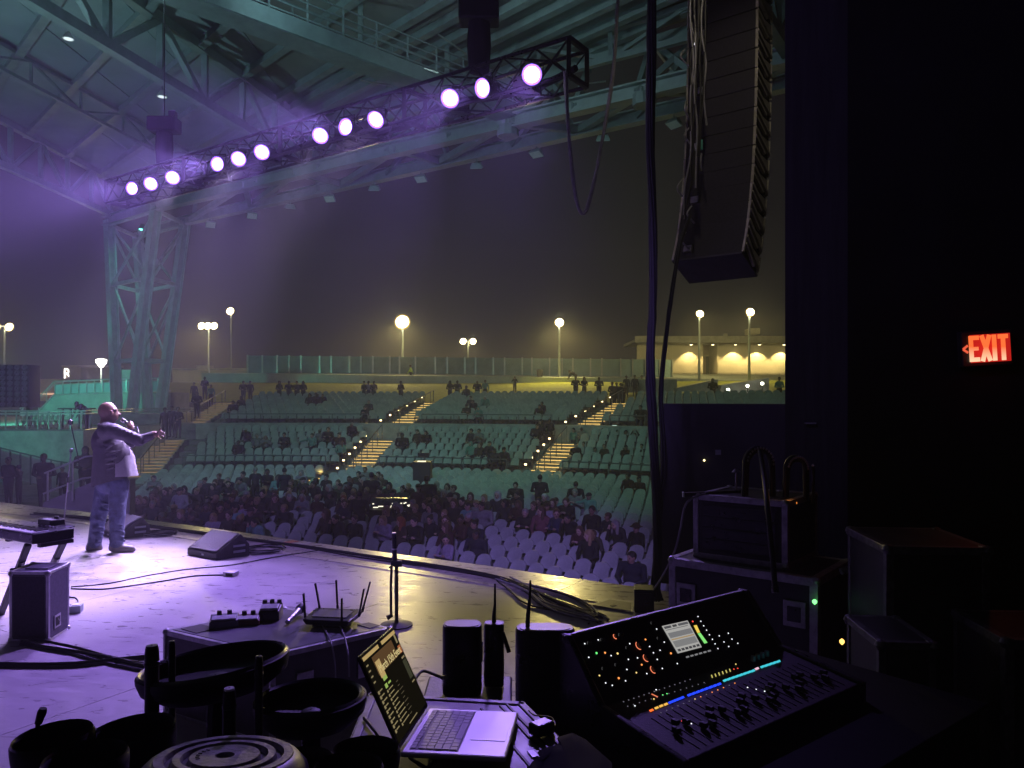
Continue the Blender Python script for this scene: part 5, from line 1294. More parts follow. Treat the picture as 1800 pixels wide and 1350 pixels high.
for px, py, zone, pose, top, hair, hc in [
 (441, 757, 'a', 'sit_lean', 'black', 'cap', 'white'), (455, 763, 'a', 'sit', 'pale grey', 'short', 'grey'), (472, 764, 'a', 'sit_phone', 'pale grey', 'long', 'blonde'), (492, 765, 'a', 'sit_cross', 'charcoal', 'short', 'dark'),
 (425, 770, 'a', 'sit_big', 'black', 'short', 'dark'), (549, 768, 'a', 'sit_out', 'teal', 'short', 'dark'), (558, 759, 'a', 'sit', 'pale grey', 'short', 'grey'), (573, 757, 'a', 'sit_cross', 'black', 'short', 'brown'),
 (590, 768, 'a', 'sit_big', 'dark red', 'short', 'dark'), (608, 774, 'a', 'sit_turn', 'teal', 'long', 'brown'), (616, 749, 'a', 'sit_lean', 'black', 'short', 'grey'), (712, 761, 'a', 'sit_big', 'black', 'short', 'dark'), (728, 757, 'a', 'sit', 'charcoal', 'short', 'dark'),
 (748, 759, 'a', 'sit_big', 'black', 'long', 'black'), (823, 755, 'a', 'sit_turn', 'charcoal', 'short', 'dark'), (833, 755, 'a', 'sit_phone', 'pale grey', 'short', 'black'), (828, 783, 'a', 'sit', 'teal', 'hood', 'teal'), (840, 778, 'a', 'sit', 'brown', 'long', 'brown'), (852, 780, 'a', 'sit_turn', 'black', 'short', 'black'),
 (875, 786, 'a', 'sit_big', 'charcoal', 'short', 'black'), (888, 788, 'a', 'sit', 'black', 'cap', 'black'), (949, 749, 'a', 'sit_big', 'black', 'short', 'dark'), (966, 749, 'a', 'sit', 'black', 'short', 'black'), (978, 751, 'a', 'sit_turn', 'charcoal', 'long', 'black'),
 (648, 708, 'b', 'sit', 'charcoal', 'short', 'grey'), (640, 712, 'b', 'sit_phone', 'black', 'short', 'dark'), (833, 703, 'b', 'sit_lean', 'black', 'short', 'dark'), (823, 697, 'b', 'sit', 'charcoal', 'short', 'brown'), (850, 699, 'b', 'sit_lean', 'teal', 'short', 'white'), (835, 716, 'b', 'sit_phone', 'teal', 'hood', 'teal'), (822, 712, 'b', 'sit_cross', 'black', 'cap', 'black'),
 (945, 707, 'b', 'sit_big', 'black', 'short', 'dark'), (959, 706, 'b', 'sit_phone', 'black', 'short', 'brown'), (550, 690, 'b', 'sit', 'brown', 'short', 'dark'), (560, 693, 'b', 'sit_turn', 'dark red', 'short', 'dark'), (571, 691, 'b', 'sit_lean', 'charcoal', 'short', 'brown'), (540, 694, 'b', 'sit', 'black', 'long', 'dark'),
 (400, 692, 'b', 'sit_big', 'dark navy', 'short', 'dark'), (414, 695, 'b', 'sit', 'black', 'short', 'black'), (820, 678, 'b', 'sit', 'charcoal', 'short', 'dark'), (1130, 722, 'b', 'sit_big', 'black', 'short', 'dark')]:
    seat_person(px, py, zone, pose, top, hair, hc, rr.randrange(4), rr.randrange(3))
# standing ones: head top pixel, depth, floor
def stand(px, py, Y, pose, top, hair, hcol, label, skin=0, tr=0, yaw=180, scale=None, z=None, hgt=1.78):
    p = P(px, py, Y)
    if z is not None:
        scale = (p.z - z) / hgt if scale is None else scale; p.z = z
    else: p.z = p.z - hgt * (scale or 1.0)
    return person(p, math.radians(yaw), pose, top, hair, hcol, skin, tr, '', label, scale=scale or 1.0)
def zlawn(R):
    for a, za, b, zb in ((55, 1.55, 56.9, 1.62), (56.9, 1.62, 59, 1.95), (59, 1.95, 66, 2.72), (66, 2.72, 76, 3.5)):
        if a <= R <= b: return za + (zb - za) * (R - a) / (b - a)
    return 1.55
STAND = [
 (428, 663, 56, 'stand_big', 'black', 'cap', 'black', 'Dark standing man at the end of the lawn, nearer the tower of a pair', 180), (440, 667, 56, 'stand', 'dark navy', 'short', 'dark', 'Dark standing man at the end of the lawn, inner of a pair', 170),
 (491, 661, 56.3, 'stand_front', 'dark navy', 'hood', 'dark navy', 'Tall hooded person in navy, first of four standing at the lawn edge', 180), (508, 663, 56, 'stand_big', 'black', 'short', 'dark', 'Stout person in black, second of four standing at the lawn edge', 185),
 (522, 665, 56, 'stand_big', 'dark navy', 'short', 'dark', 'Stout person in navy, third of four standing at the lawn edge', 178), (533, 665, 56.2, 'stand_front', 'charcoal', 'long', 'brown', 'Long haired person in charcoal, last of four standing at the lawn edge', 190),
 (640, 667, 56, 'stand_front', 'charcoal', 'short', 'dark', 'Person in charcoal, first of three near the lamp lit stairs', 150), (648, 670, 56.3, 'stand', 'lilac', 'short', 'brown', 'Person in pale lilac, middle of three near the lamp lit stairs', 180), (657, 667, 56, 'stand_front', 'black', 'cap', 'black', 'Person in a black cap, last of three near the lamp lit stairs', 200),
 (704.5, 661, 55, 'stand_front', 'dark red', 'short', 'dark', 'Lone person in dark red standing at the stair head', 160),
 (791, 667, 56, 'stand_front', 'black', 'long', 'black', 'Long haired person standing behind the back row seats', 180), (804, 666, 55.8, 'stand_big', 'charcoal', 'short', 'dark', 'Stout person in charcoal standing behind the back row seats', 180), (839, 665, 55.8, 'stand_big', 'black', 'short', 'white', 'White haired person in a black coat behind the back row seats', 180), (853, 671, 56.4, 'stand', 'teal', 'short', 'brown', 'Person in pale teal standing behind the back row seats', 170),
 (1012, 674, 56, 'stand_big', 'black', 'short', 'dark', 'Dark figure crouched below the bending man at the lawn', 180), (1027, 673, 55.6, 'stand_front', 'black', 'long', 'black', 'Dark long haired figure beside the bending man at the lawn', 180), (1053, 670, 55, 'stand_big', 'charcoal', 'short', 'dark', 'Lone stout dark figure at the lawn edge', 180),
 (1101, 667, 55, 'stand', 'charcoal', 'short', 'brown', 'Person in charcoal standing at the railing by the hi-vis steward', 180), (1116, 670, 55, 'stand', 'dark navy', 'short', 'dark', 'Person in navy standing under the hi-vis steward', 175)]
for px, py, Y, pose, top, hair, hc, lab, yaw in STAND:
    p = P(px, py, Y); R, _ = RT(p); stand(px, py, Y, pose, top, hair, hc, lab, rr.randrange(3), rr.randrange(2), yaw, z=zlawn(R), scale=.9 if True else None)
for i, (px, py) in enumerate(((1076, 671), (1084, 672), (1091, 673), (1095, 675))):
    w = ('first', 'second', 'third', 'last')[i]
    p = P(px, py, 51.5 + .5 * (i % 2)); stand(px, py, 51.5 + .5 * (i % 2), 'stand_big' if i % 2 else 'stand_front', ('brown', 'brown', 'black', 'dark red')[i], 'short', ('dark', 'brown', 'dark', 'black')[i], 'Person, %s of the close brown coated group at the head of the far stairs' % w, i % 3, 0, 160 + 20 * i, scale=.95)
stand(905, 656, 62, 'stand_face', 'charcoal', 'short', 'dark', 'Lone dark figure standing on the lit lawn, arms lifted', 1, 0, 175, z=2.35, scale=.74)
stand(1012, 650, 70, 'bend', 'black', 'short', 'dark', 'Dark person bending over on the lawn by the fence', 1, 0, 70, z=3.02, scale=1.0)
stand(722, 647, 75.2, 'walk', 'hi-vis yellow', 'cap', 'dark navy', 'Steward in a hi-vis yellow jacket walking along the top of the lawn', 1, 0, 80, z=3.44, scale=.98)
stand(1128, 655, 58, 'stand', 'hi-vis yellow', 'short', 'dark', 'Broad steward in hi-vis yellow standing by the cable bundle', 0, 0, 180, z=1.86, scale=1.0)
stand(1253, 668, 52, 'stand_big', 'black', 'hood', 'black', 'Hooded dark figure behind the back row before the cream building', 1, 0, 180, z=1.55, scale=.95)
stand(1370, 668, 48, 'stand_front', 'teal', 'short', 'dark', 'Person in teal standing next to the black drape column', 1, 0, 150, z=1.55, scale=.95)
# crowd on their feet at the right of the lower terrace and in the aisles
for px, py, Y, pose, top, hair, hc, lab, z in [
 (1042, 744, 41.6, 'stand_up', 'teal', 'long', 'brown', 'Woman in a long teal top with both arms raised by the stairs', -1.1), (1116, 752, 39.6, 'stand_up', 'black', 'short', 'brown', 'Person in black clasping hands overhead beside the cables', -1.4),
 (1008, 752, 41.5, 'stand', 'teal', 'short', 'dark', 'Person in teal beside the top of the lower stairs', -1.0), (1022, 750, 41.2, 'stand_front', 'pale grey', 'short', 'grey', 'Grey haired person in pale grey beside the lower stairs', -1.05),
 (1060, 752, 40.8, 'stand_big', 'charcoal', 'short', 'brown', 'Stout person in charcoal next to the woman in teal', -1.25), (1085, 755, 40.2, 'stand', 'olive', 'short', 'dark', 'Person in olive among the standing group of the lower terrace', -1.3),
 (1100, 756, 39.9, 'stand_front', 'dark red', 'long', 'dark', 'Long haired person in dark red among the standing group', -1.35), (1012, 778, 38.2, 'stand_big', 'black', 'short', 'dark', 'Dark person standing at the foot rail right of the lit stairs', -1.9),
 (1026, 776, 38.4, 'stand', 'pale grey', 'short', 'brown', 'Person in pale grey at the foot rail beside the lit stairs', -1.9), (1062, 780, 37.6, 'stand', 'olive', 'short', 'brown', 'Person in olive walking before the foot rail', -2.2), (1046, 786, 37.9, 'stand_front', 'white', 'short', 'dark', 'Person with a white front at the foot rail', -2.3),
 (1100, 782, 37.2, 'stand_big', 'black', 'cap', 'black', 'Person in a black cap at the foot rail near the cables', -2.2), (1128, 780, 37, 'stand', 'charcoal', 'short', 'dark', 'Person in charcoal half behind the cable bundle', -2.2)]:
    stand(px, py, Y, pose, top, hair, hc, lab, rr.randrange(4), rr.randrange(4), 160 + rr.uniform(-20, 40), z=None, scale=.86 if 'up' not in pose else .82, hgt=1.78 if 'up' not in pose else 2.1)
for px, py, Yr, pose, top, hair, hc, lab in [
 (949, 834, 27.5, 'stand_big', 'dark navy', 'short', 'dark', 'Big dark figure standing among the green seats, back turned'), (1012, 846, 26.5, 'stand_big', 'black', 'short', 'brown', 'Stooping dark figure standing right of the big navy figure'),
 (750, 836, 26, 'stand_big', 'black', 'short', 'dark', 'Large dark figure standing in the crowd before the sound desk'), (735, 850, 25, 'stand', 'brown', 'cap', 'olive', 'Person in a pale cap and brown jacket standing before the sound desk'),
 (653, 830, 27.5, 'stand_big', 'black', 'short', 'dark', 'Wide dark figure with back turned in the middle aisle'), (632, 862, 23.5, 'stand_big', 'black', 'short', 'black', 'Tall dark figure standing near the stage in the middle aisle'), (500, 822, 30, 'stand', 'dark navy', 'short', 'black', 'Dark figure standing behind the teal cardigan'),
 (449, 821, 31, 'stand', 'charcoal', 'short', 'grey', 'Grey haired figure standing at the back of the floor seats')]:
    p = P(px, py, Yr); R, _ = RT(p); z = zfloor(R); stand(px, py, Yr, pose, top, hair, hc, lab, rr.randrange(3), 0, rr.uniform(-30, 30), z=z)
# left hand walkways
for px, py, Y, pose, top, hair, hc, lab, z, yaw in [
 (15, 803, 26, 'stand_big', 'black', 'short', 'dark', 'Broad dark person on the side path below the teal wall, outer one', -1.75, 160), (33, 817, 26.4, 'stand_face', 'charcoal', 'short', 'dark', 'Smaller person beside the broad one on the side path', -1.75, 90),
 (77, 797, 25, 'stand_big', 'dark navy', 'short', 'brown', 'Heavy set person in navy on the side path near the hand rails', -1.75, 180), (110, 820, 27, 'stand', 'black', 'short', 'dark', 'Short dark figure behind the two pale hand rails', -1.75, 180), (150, 785, 27.5, 'stand_big', 'black', 'hood', 'black', 'Hooded dark figure by the teal wall behind the mic stand', -1.75, 200),
 (152, 710, 36.9, 'bend', 'black', 'short', 'dark', 'Dark figure bent over the bar table on the teal terrace', .385, 80),
 (290, 716, 39.5, 'stand', 'black', 'short', 'dark', 'Dark figure at the tower foot, nearest the singer', None, 180), (302, 713, 39.8, 'stand', 'dark navy', 'short', 'black', 'Dark figure at the tower foot, middle of three', None, 175), (313, 715, 40, 'stand_front', 'black', 'short', 'brown', 'Dark figure at the tower foot, outer of three', None, 190),
 (346, 688, 46.5, 'stand_big', 'black', 'long', 'black', 'Long coated figure on the dim outer stairs', None, 180), (360, 662, 55, 'stand_front', 'black', 'short', 'dark', 'Dark figure at the head of the outer stairs by the cream building', None, 200), (371, 676, 55.5, 'stand', 'teal', 'short', 'dark', 'Person in teal beside the head of the outer stairs', None, 180), (341, 672, 58, 'stand', 'charcoal', 'short', 'dark', 'Small dark figure at the ramp before the cream building', None, 180)]:
    stand(px, py, Y, pose, top, hair, hc, lab, rr.randrange(3), 0, yaw, z=z, scale=None if (z is not None and pose != 'bend') else .92, hgt=1.78 if pose != 'bend' else 1.25)

# ------------------------------------------------------------------ the singer
SY = 9.57
def Q(px, py, dy=0.0): return tuple(P(px, py, SY + dy))
JK, SHT, JN, SH2 = 1, 5, 2, 3
pr = [('e', Q(189, 722), (.112, .092, .108), 0), ('e', Q(198, 731), (.072, .066, .075), 0), ('c', Q(207, 725, .02), Q(210.5, 729, .02), .012, .016, 0, .012), ('e', Q(196, 726, -.088), (.022, .018, .034), 0),
      ('e', Q(196, 726, .088), (.022, .018, .034), 0), ('c', Q(205, 736.5, -.015), Q(205, 736.5, .03), .014, .014, 0, .01), ('c', Q(203, 720.5, -.03), Q(203, 720.5, .045), .018, .018, 0, .02), ('c', Q(189, 738), Q(188, 752), .078, .085, 0),
      ('c', Q(187, 757, -.17), Q(191, 757, .19), .105, .105, JK, .05), ('e', Q(189, 778), (.18, .195, .22), JK), ('e', Q(195, 812), (.205, .20, .22), JK), ('e', Q(193, 836), (.185, .185, .12), JK),
      ('e', Q(205, 800, -.05), (.15, .15, .19), JK), ('e', Q(213, 806, .02), (.14, .155, .18), SHT), ('e', Q(216, 824, .02), (.125, .14, .08), SHT),
      ('e', Q(197, 850), (.19, .165, .13), JN),
      ('c', Q(186, 850, .07), Q(174, 905, .08), .118, .090, JN), ('c', Q(174, 905, .08), Q(166, 956, .06), .088, .080, JN), ('c', Q(209, 850, -.05), Q(206, 905, -.10), .118, .090, JN), ('c', Q(206, 905, -.10), Q(205, 955, -.10), .088, .078, JN),
      ('c', Q(158, 963, .02), Q(174, 963.5, .06), .05, .042, SH2), ('c', Q(199, 963, -.12), Q(231, 965, -.08), .052, .042, SH2), ('c', Q(196, 966.5, -.12), Q(236, 966.5, -.08), .02, .018, SH2, .01),
      # near arm
      ('c', Q(200, 757, -.20), Q(244, 774, -.30), .088, .066, JK), ('c', Q(244, 774, -.30), Q(264, 767, -.26), .064, .05, JK), ('c', Q(262, 767.5, -.265), Q(270, 764, -.25), .034, .03, 0),
      ('e', Q(273, 763, -.25), (.045, .022, .034), 0, None),
      # far arm holding the microphone
      ('c', Q(200, 760, .20), Q(232, 778, .26), .085, .062, JK), ('c', Q(232, 778, .26), Q(231, 752, .10), .058, .04, JK), ('e', Q(229, 746, .06), (.045, .04, .042), 0)]
for (x0, y0, x1, y1, x2, y2, dy, r) in ((277, 760, 281, 756, 283, 752, -.27, .0105), (278, 761, 284, 758.5, 290, 760, -.255, .0105), (279, 763, 285, 761.5, 291, 764, -.245, .0105), (278.5, 765, 284, 765, 288.5, 768.5, -.235, .0095), (275, 766.5, 279, 768.5, 282.5, 772, -.23, .009)):
    pr += [('c', Q(x0, y0, dy), Q(x1, y1, dy), r * 1.15, r, 0, .008), ('c', Q(x1, y1, dy), Q(x2, y2, dy - .01), r, r * .8, 0, .006)]
for i in range(4):
    pr.append(('c', Q(226.5 + i * 2.6, 742 + i * 2.0, .03), Q(225 + i * 2.6, 748.5 + i * 2.0, .0), .011, .010, 0, .006))
pr.append(('c', Q(224, 745, .085), Q(228, 740.5, .035), .012, .010, 0, .008))
# cloth folds: short ridges lying across sleeves, knees and cuffs
fr = random.Random(3)
for (x0, x1, y0, y1, dy, n_, m_) in ((160, 184, 908, 955, .07, 7, JN), (192, 219, 912, 954, -.10, 7, JN), (196, 222, 862, 900, -.07, 4, JN), (170, 196, 862, 900, .06, 3, JN)):
    for i in range(n_):
        y = y0 + (y1 - y0) * (i + fr.uniform(.1, .9)) / n_; a = fr.uniform(.0, .45); b_ = fr.uniform(.55, 1)
        xa, xb = x0 + (x1 - x0) * a, x0 + (x1 - x0) * b_
        pr.append(('c', Q(xa, y + fr.uniform(-3, 3), dy - .075), Q(xb, y + fr.uniform(-3, 3), dy - .07), .022, .014, m_, .022))
for i in range(7):
    x = 206 + i * 6.5; pr.append(('c', Q(x, 752 + i * 2.6 + fr.uniform(-1, 1), -.27 - .012 * i), Q(x + fr.uniform(-3, 6), 766 + i * 2.2, -.28 - .012 * i), .014, .018, JK, .02))
for i in range(7):
    pr.append(('c', Q(172 + fr.uniform(0, 18), 772 + i * 9, -.20), Q(196 + fr.uniform(0, 14), 768 + i * 9 + fr.uniform(-5, 8), -.215), .016, .012, JK, .03))
me = sdf_mesh('singer_body', pr, .0105, .03, spots=[(Q(207, 723.5, -.02), .014, 4), (Q(207, 723.5, .055), .014, 4)])
jk = mat('dark jacket cloth', (.055, .048, .068), .75, var=.14, scale=9, bump=.35, bscale=30)
sht = mat('pale tee shirt', (.30, .285, .33), .85, var=.08, scale=9, bump=.3, bscale=25); jn = mat('blue jeans', (.06, .07, .14), .85, var=.25, scale=14, bump=.5, bscale=35)
sg_ = thing('person', 'Bald singer in a dark jacket and jeans on stage, pointing out with one hand', 'person', Q(195, 968))
o = bpy.data.objects.new('body', me); SC.collection.objects.link(o); o.parent = sg_; o.location = -sg_.location
set_slots(o, [mat('singer skin', (.21, .125, .085), .45, var=.06, scale=20), jk, jn, mat('singer shoes', (.10, .09, .09), .5), EYE, sht])
# jacket skirt and shirt hem hang free of the body
def hem(name, cx, cy0, cy1, rx0, ry0, rx1, ry1, a0, a1, m, tilt=0.0):
    mb = MB(); n = 26; k = 5
    for s in (0, .012):
        for j in range(k):
            t_ = j / (k - 1)
            for i in range(n):
                a = math.radians(a0 + (a1 - a0) * i / (n - 1)); rx = rx0 + (rx1 - rx0) * t_ + s + .008 * math.sin(a * 7) * t_; ry = ry0 + (ry1 - ry0) * t_ + s + .008 * math.sin(a * 7) * t_
                c = Vector(Q(cx, cy0 + (cy1 - cy0) * t_)); mb.v.append(tuple(c + Vector((math.cos(a) * rx, math.sin(a) * ry, -tilt * t_ * math.cos(a)))))
    N = n * k
    for j in range(k - 1):
        for i in range(n - 1):
            q = j * n + i; mb.f += [(q, q + 1, q + n + 1, q + n), (N + q, N + q + n, N + q + n + 1, N + q + 1)]; mb.m += [0, 0]
    for j in range(k - 1): mb.f += [(j * n, j * n + n, N + j * n + n, N + j * n), (j * n + n - 1, N + j * n + n - 1, N + j * n + 2 * n - 1, j * n + 2 * n - 1)]; mb.m += [0, 0]
    for i in range(n - 1): q = (k - 1) * n + i; mb.f.append((q, q + 1, N + q + 1, N + q)); mb.m.append(0)
    return mb.build(name, m, sg_, 60)
hem('jacket', 196, 786, 847, .185, .205, .215, .213, 66, 338, jk, -.06)
hem('shirt', 210, 800, 836, .155, .16, .20, .165, -85, 95, sht)
mb = MB(); mb.tube([Q(181, 751, .10), Q(176, 748, .0), Q(182, 750, -.10), Q(194, 754, -.12)], [.028, .034, .034, .02], 8); mb.build('collar', jk, sg_, 60)
mc = thing('microphone', 'hand held microphone with short cable at the singer mouth', 'microphone', Q(222, 743, .05))
mb = MB(); a, b = Vector(Q(214.5, 737.5, .03)), Vector(Q(236, 752, .04)); d = (b - a).normalized()
mb.tube([a + d * .05, b], [.019, .014], 10); mb.build('handle', M['black_gloss'], mc, 40)
mb = MB(); mb.tube([a - d * .01, a, a + d * .02, a + d * .045, a + d * .052], [.012, .024, .027, .024, .017], 12); mb.build('grille', M['chrome'], mc, 50)
mb = MB(); mb.tube(smooth_path([b, Q(240, 751, .02), Q(243, 757, -.02), Q(243.5, 765, -.03), Q(238, 782, .2), Q(222, 800, .35), Q(206, 860, .4), Q(200, 930, .4), Q(212, 955, .3)], 5), .006, 6); mb.build('cable', M['grey_cable'], mc)
# ================================================================== STAGE GEAR
def axis_box(root, name, o, a, b, h, m, z0=0.0, bevel=.004):
    o = Vector(o); a = Vector(a); b = Vector(b); up = Vector((0, 0, 1))
    mb = MB(); q = [o + up * z0, o + a + up * z0, o + a + b + up * z0, o + b + up * z0]; mb.hexa(q + [p + up * (h - z0) for p in q]); return mb.build(name, m, root, bevel=bevel)
def cased(root, o, a, b, h, body, edge, w=.03, corners=True, latch=None):
    """road case: laminate body, metal edge strip along each of its twelve edges, ball corners"""
    o = Vector(o); a = Vector(a); b = Vector(b); up = Vector((0, 0, h))
    cs = [o, o + a, o + a + b, o + b]
    mb = MB(); mb.hexa(cs + [c + up for c in cs]); mb.build('case_body', body, root)
    ed = [(cs[i], cs[(i + 1) % 4]) for i in range(4)] + [(cs[i] + up, cs[(i + 1) % 4] + up) for i in range(4)] + [(c, c + up) for c in cs]
    cen = o + a / 2 + b / 2 + up / 2
    for p, q in ed:
        mb = MB(); m_ = (p + q) / 2; out = (m_ - cen); 
        for k in range(3):
            pass
        s = .004
        pp = p + (p - cen).normalized() * s; qq = q + (q - cen).normalized() * s
        mb.bar(pp + (cen - m_).normalized() * w * .62, qq + (cen - m_).normalized() * w * .62, w, w, up=(a.normalized() if abs((q - p).normalized().z) > .9 else (0, 0, 1))); mb.build('metal_edge', edge, root, bevel=.003)
    if corners:
        for c in cs:
            for z in (0, 1):
                p = c + up * z; p = p + (cen - p).normalized() * .018; mb = MB(); mb.lathe(p, [(.002, -.024), (.018, -.018), (.025, 0), (.018, .018), (.002, .024)], 10); mb.build('ball_corner', edge, root, 40)
# wedge monitors -------------------------------------------------------------
wedge_m = mat('monitor paint', (.035, .033, .038), .5, var=.15, scale=20, bump=.3, bscale=140)
grille_m = mat('monitor grille', (.05, .048, .055), .45, var=.1, scale=60, bump=.5, bscale=260, metal=.3)
def wedge(label, N, a, b):
    N = Vector(N); a = Vector(a); b = Vector(b); root = thing('wedge_monitor', label, 'stage monitor', N, 'wedge monitors at the stage lip')
    prof = [(0, 0), (0, .075), (.74, .275), (1.0, .14), (1.0, 0)]
    mb = MB(); mb.prism([N + b * s + Vector((0, 0, z)) for s, z in prof], a); mb.build('cabinet', wedge_m, root, bevel=.008)
    n = (b.normalized() * -.2 + Vector((0, 0, .42))).normalized() * .006
    q = [N + b * s + a * t_ + Vector((0, 0, z)) + n for (s, z, t_) in ((.03, .086, .04), (.72, .272, .04), (.72, .272, .96), (.03, .086, .96))]
    mb = MB(); mb.prism(q, n); mb.build('grille', grille_m, root, bevel=.003)
    na = a.normalized() * -.006
    for (s0, s1, z0, z1) in ((.50, .86, .055, .085), (.50, .86, .125, .15)):
        q = [N + b * s + Vector((0, 0, z)) + na for s, z in ((s0, z0), (s1, z0), (s1, z1), (s0, z1))]; mb = MB(); mb.prism(q, na * -.5); mb.build('handle_bar', M['steel'], root)
    q = [N + b * s + Vector((0, 0, z)) + na * .4 for s, z in ((.48, .04), (.9, .04), (.9, .165), (.68, .20), (.48, .14))]; mb = MB(); mb.prism(q, na * -.2); mb.build('handle_recess', M['black'], root)
    mb = MB(); c = N + a * .45 + Vector((0, 0, .04)) - b.normalized() * .004; mb.box(c, (.04, .004, .02), Matrix.Rotation(math.atan2(a.y, a.x), 3, 'Z')); mb.build('badge', M['galv'], root)
    return root
wn, wa, wb = PZ(380, 985, 0), Vector((-.48, .33, 0)), Vector((.30, .27, 0))
wedge('black wedge monitor alone at the stage lip beyond the singer', wn, wa, wb)
wedge('black wedge monitor half hidden behind the singer legs', PZ(184, 957, 0) + Vector((0, .35, 0)), wa * 1.0, wb)
# mic stands -----------------------------------------------------------------
def tstand(label, foot, topz, lean, boom=None, r=.011):
    foot = Vector(foot); root = thing('microphone_stand', label, 'microphone stand', foot); top = foot + Vector(lean) + Vector((0, 0, topz))
    mb = MB(); mb.lathe(foot, [(.002, .0), (.14, .0), (.145, .015), (.10, .03), (.02, .04), (.018, .06)], 20); mb.build('base', M['black'], root, 40)
    mid = foot + (top - foot) * .62
    mb = MB(); mb.tube([foot + Vector((0, 0, .03)), mid], r * 1.15, 10); mb.build('lower_tube', M['chrome'], root, 40)
    mb = MB(); mb.tube([mid, top], r * .85, 10); mb.build('upper_tube', M['chrome'], root, 40)
    mb = MB(); mb.tube([mid - (top - foot).normalized() * .04, mid + (top - foot).normalized() * .04], r * 2, 10); mb.build('clutch', M['black_gloss'], root, 40)
    if boom:
        b0, b1 = [Vector(q) for q in boom]; mb = MB(); mb.tube([b0, b1], r * .8, 8); mb.build('boom', M['chrome'], root, 40)
        mb = MB(); mb.lathe(b0, [(.002, -.04), (.03, -.03), (.035, .02), (.002, .045)], 12); mb.build('clip', M['black_gloss'], root, 40)
        mb = MB(); mb.lathe(top, [(.002, -.03), (.026, -.02), (.026, .02), (.002, .03)], 12); mb.build('swivel', M['chrome'], root, 40)
    return root
f0 = PZ(112, 927, 0)
tstand('slim chrome microphone stand with folded boom next to the singer', f0, CAMZ - (792 - 700) / FOC * f0.y, (.11, 0, 0), (P(124, 742, f0.y), P(138, 808, f0.y)))
# keyboard on its stand --------------------------------------------------------
KL, KD = Vector((-.86, .51, 0)), Vector((.51, .86, 0)); k0 = PZ(57, 952, .74)
kb = thing('keyboard', 'black electronic keyboard with white keys on a folding stand, cut by the picture edge', 'keyboard', k0 - Vector((0, 0, .02)))
axis_box(kb, 'body', k0 - Vector((0, 0, k0.z)), KL * 1.25, KD * .34, .80, M['black_gloss'], .715, .01)
wk = mat('white keys', (.72, .72, .70), .35, var=.03)
for i in range(44):
    o = k0 + KL * (.03 + i * .0272); mb = MB(); c = [o + KD * .004, o + KL * .0255 + KD * .004, o + KL * .0255 + KD * .15, o + KD * .15]
    mb.hexa([p + Vector((0, 0, .055)) for p in c] + [p + Vector((0, 0, .068)) for p in c]); mb.build('white_key', wk, kb)
    if i % 7 in (0, 1, 3, 4, 5):
        o2 = o + KL * .019; c = [o2 + KD * .055, o2 + KL * .013 + KD * .055, o2 + KL * .013 + KD * .15, o2 + KD * .15]; mb = MB(); mb.hexa([p + Vector((0, 0, .068)) for p in c] + [p + Vector((0, 0, .078)) for p in c]); mb.build('black_key', M['black_gloss'], kb)
for i in range(6):
    c = k0 + KL * (.1 + i * .05) + KD * .24 + Vector((0, 0, .062)); mb = MB(); mb.lathe(c, [(.012, 0), (.011, .016), (.002, .017)], 10); mb.build('knob', M['alu_dull'], kb)
ks = thing('keyboard_stand', 'black folding keyboard stand beside the grey speaker cabinet', 'stand', PZ(6, 1082, 0))
for s, (fx, fy), (tx, ty) in ((0, (2, 1078), (44, 962)), (1, (62, 1060), (98, 958))):
    f = PZ(fx, fy, 0.02); t_ = k0 + KL * (.18 if s == 0 else .02) + KD * (.06 + .2 * s) - Vector((0, 0, .05))
    mb = MB(); mb.bar(f, t_, .05, .035); mb.build('leg', M['black'], ks, bevel=.004)
    mb = MB(); mb.tube([lerp(f, t_, .55), lerp(f, t_, .78)], .032, 8); mb.build('sleeve', M['black_gloss'], ks, 40)
    mb = MB(); mb.bar(f - KL * .02 - Vector((0, 0, .012)), f + KL * .34 - Vector((0, 0, .012)), .04, .024); mb.build('foot', M['black'], ks)
mb = MB(); mb.bar(k0 + KL * .0 + KD * .05 - Vector((0, 0, .04)), k0 + KL * .0 + KD * .32 - Vector((0, 0, .04)), .05, .03); mb.build('support_arm', M['black'], ks)
mb = MB(); mb.bar(k0 + KL * .5 + KD * .05 - Vector((0, 0, .04)), k0 + KL * .5 + KD * .32 - Vector((0, 0, .04)), .05, .03); mb.build('support_arm', M['black'], ks)
mb = MB(); c = lerp(PZ(2, 1078, 0), k0, .62) + Vector((-.06, -.02, 0)); mb.tube([c, c + Vector((.07, .01, .02))], [.022, .012], 8); mb.build('clamp_knob', M['black_gloss'], ks, 40)
c = k0 + KL * .42 + KD * .26 + Vector((0, 0, .062)); root = thing('effects_unit', 'small black and silver effects unit lying on the keyboard', 'effects unit', c)
axis_box(root, 'body', c - Vector((0, 0, c.z)), KL * -.19, KD * .13, c.z + .05, M['black_gloss'], c.z + .001, .006)
axis_box(root, 'top_panel', c - KL * .01 + KD * .012 - Vector((0, 0, c.z)), KL * -.17, KD * .06, c.z + .054, M['alu'], c.z + .051, 0)
mb = MB(); mb.lathe(c - KL * .13 + KD * .09 + Vector((0, 0, .052)), [(.02, 0), (.018, .022), (.002, .024)], 12); mb.build('knob', M['black'], root, 40)
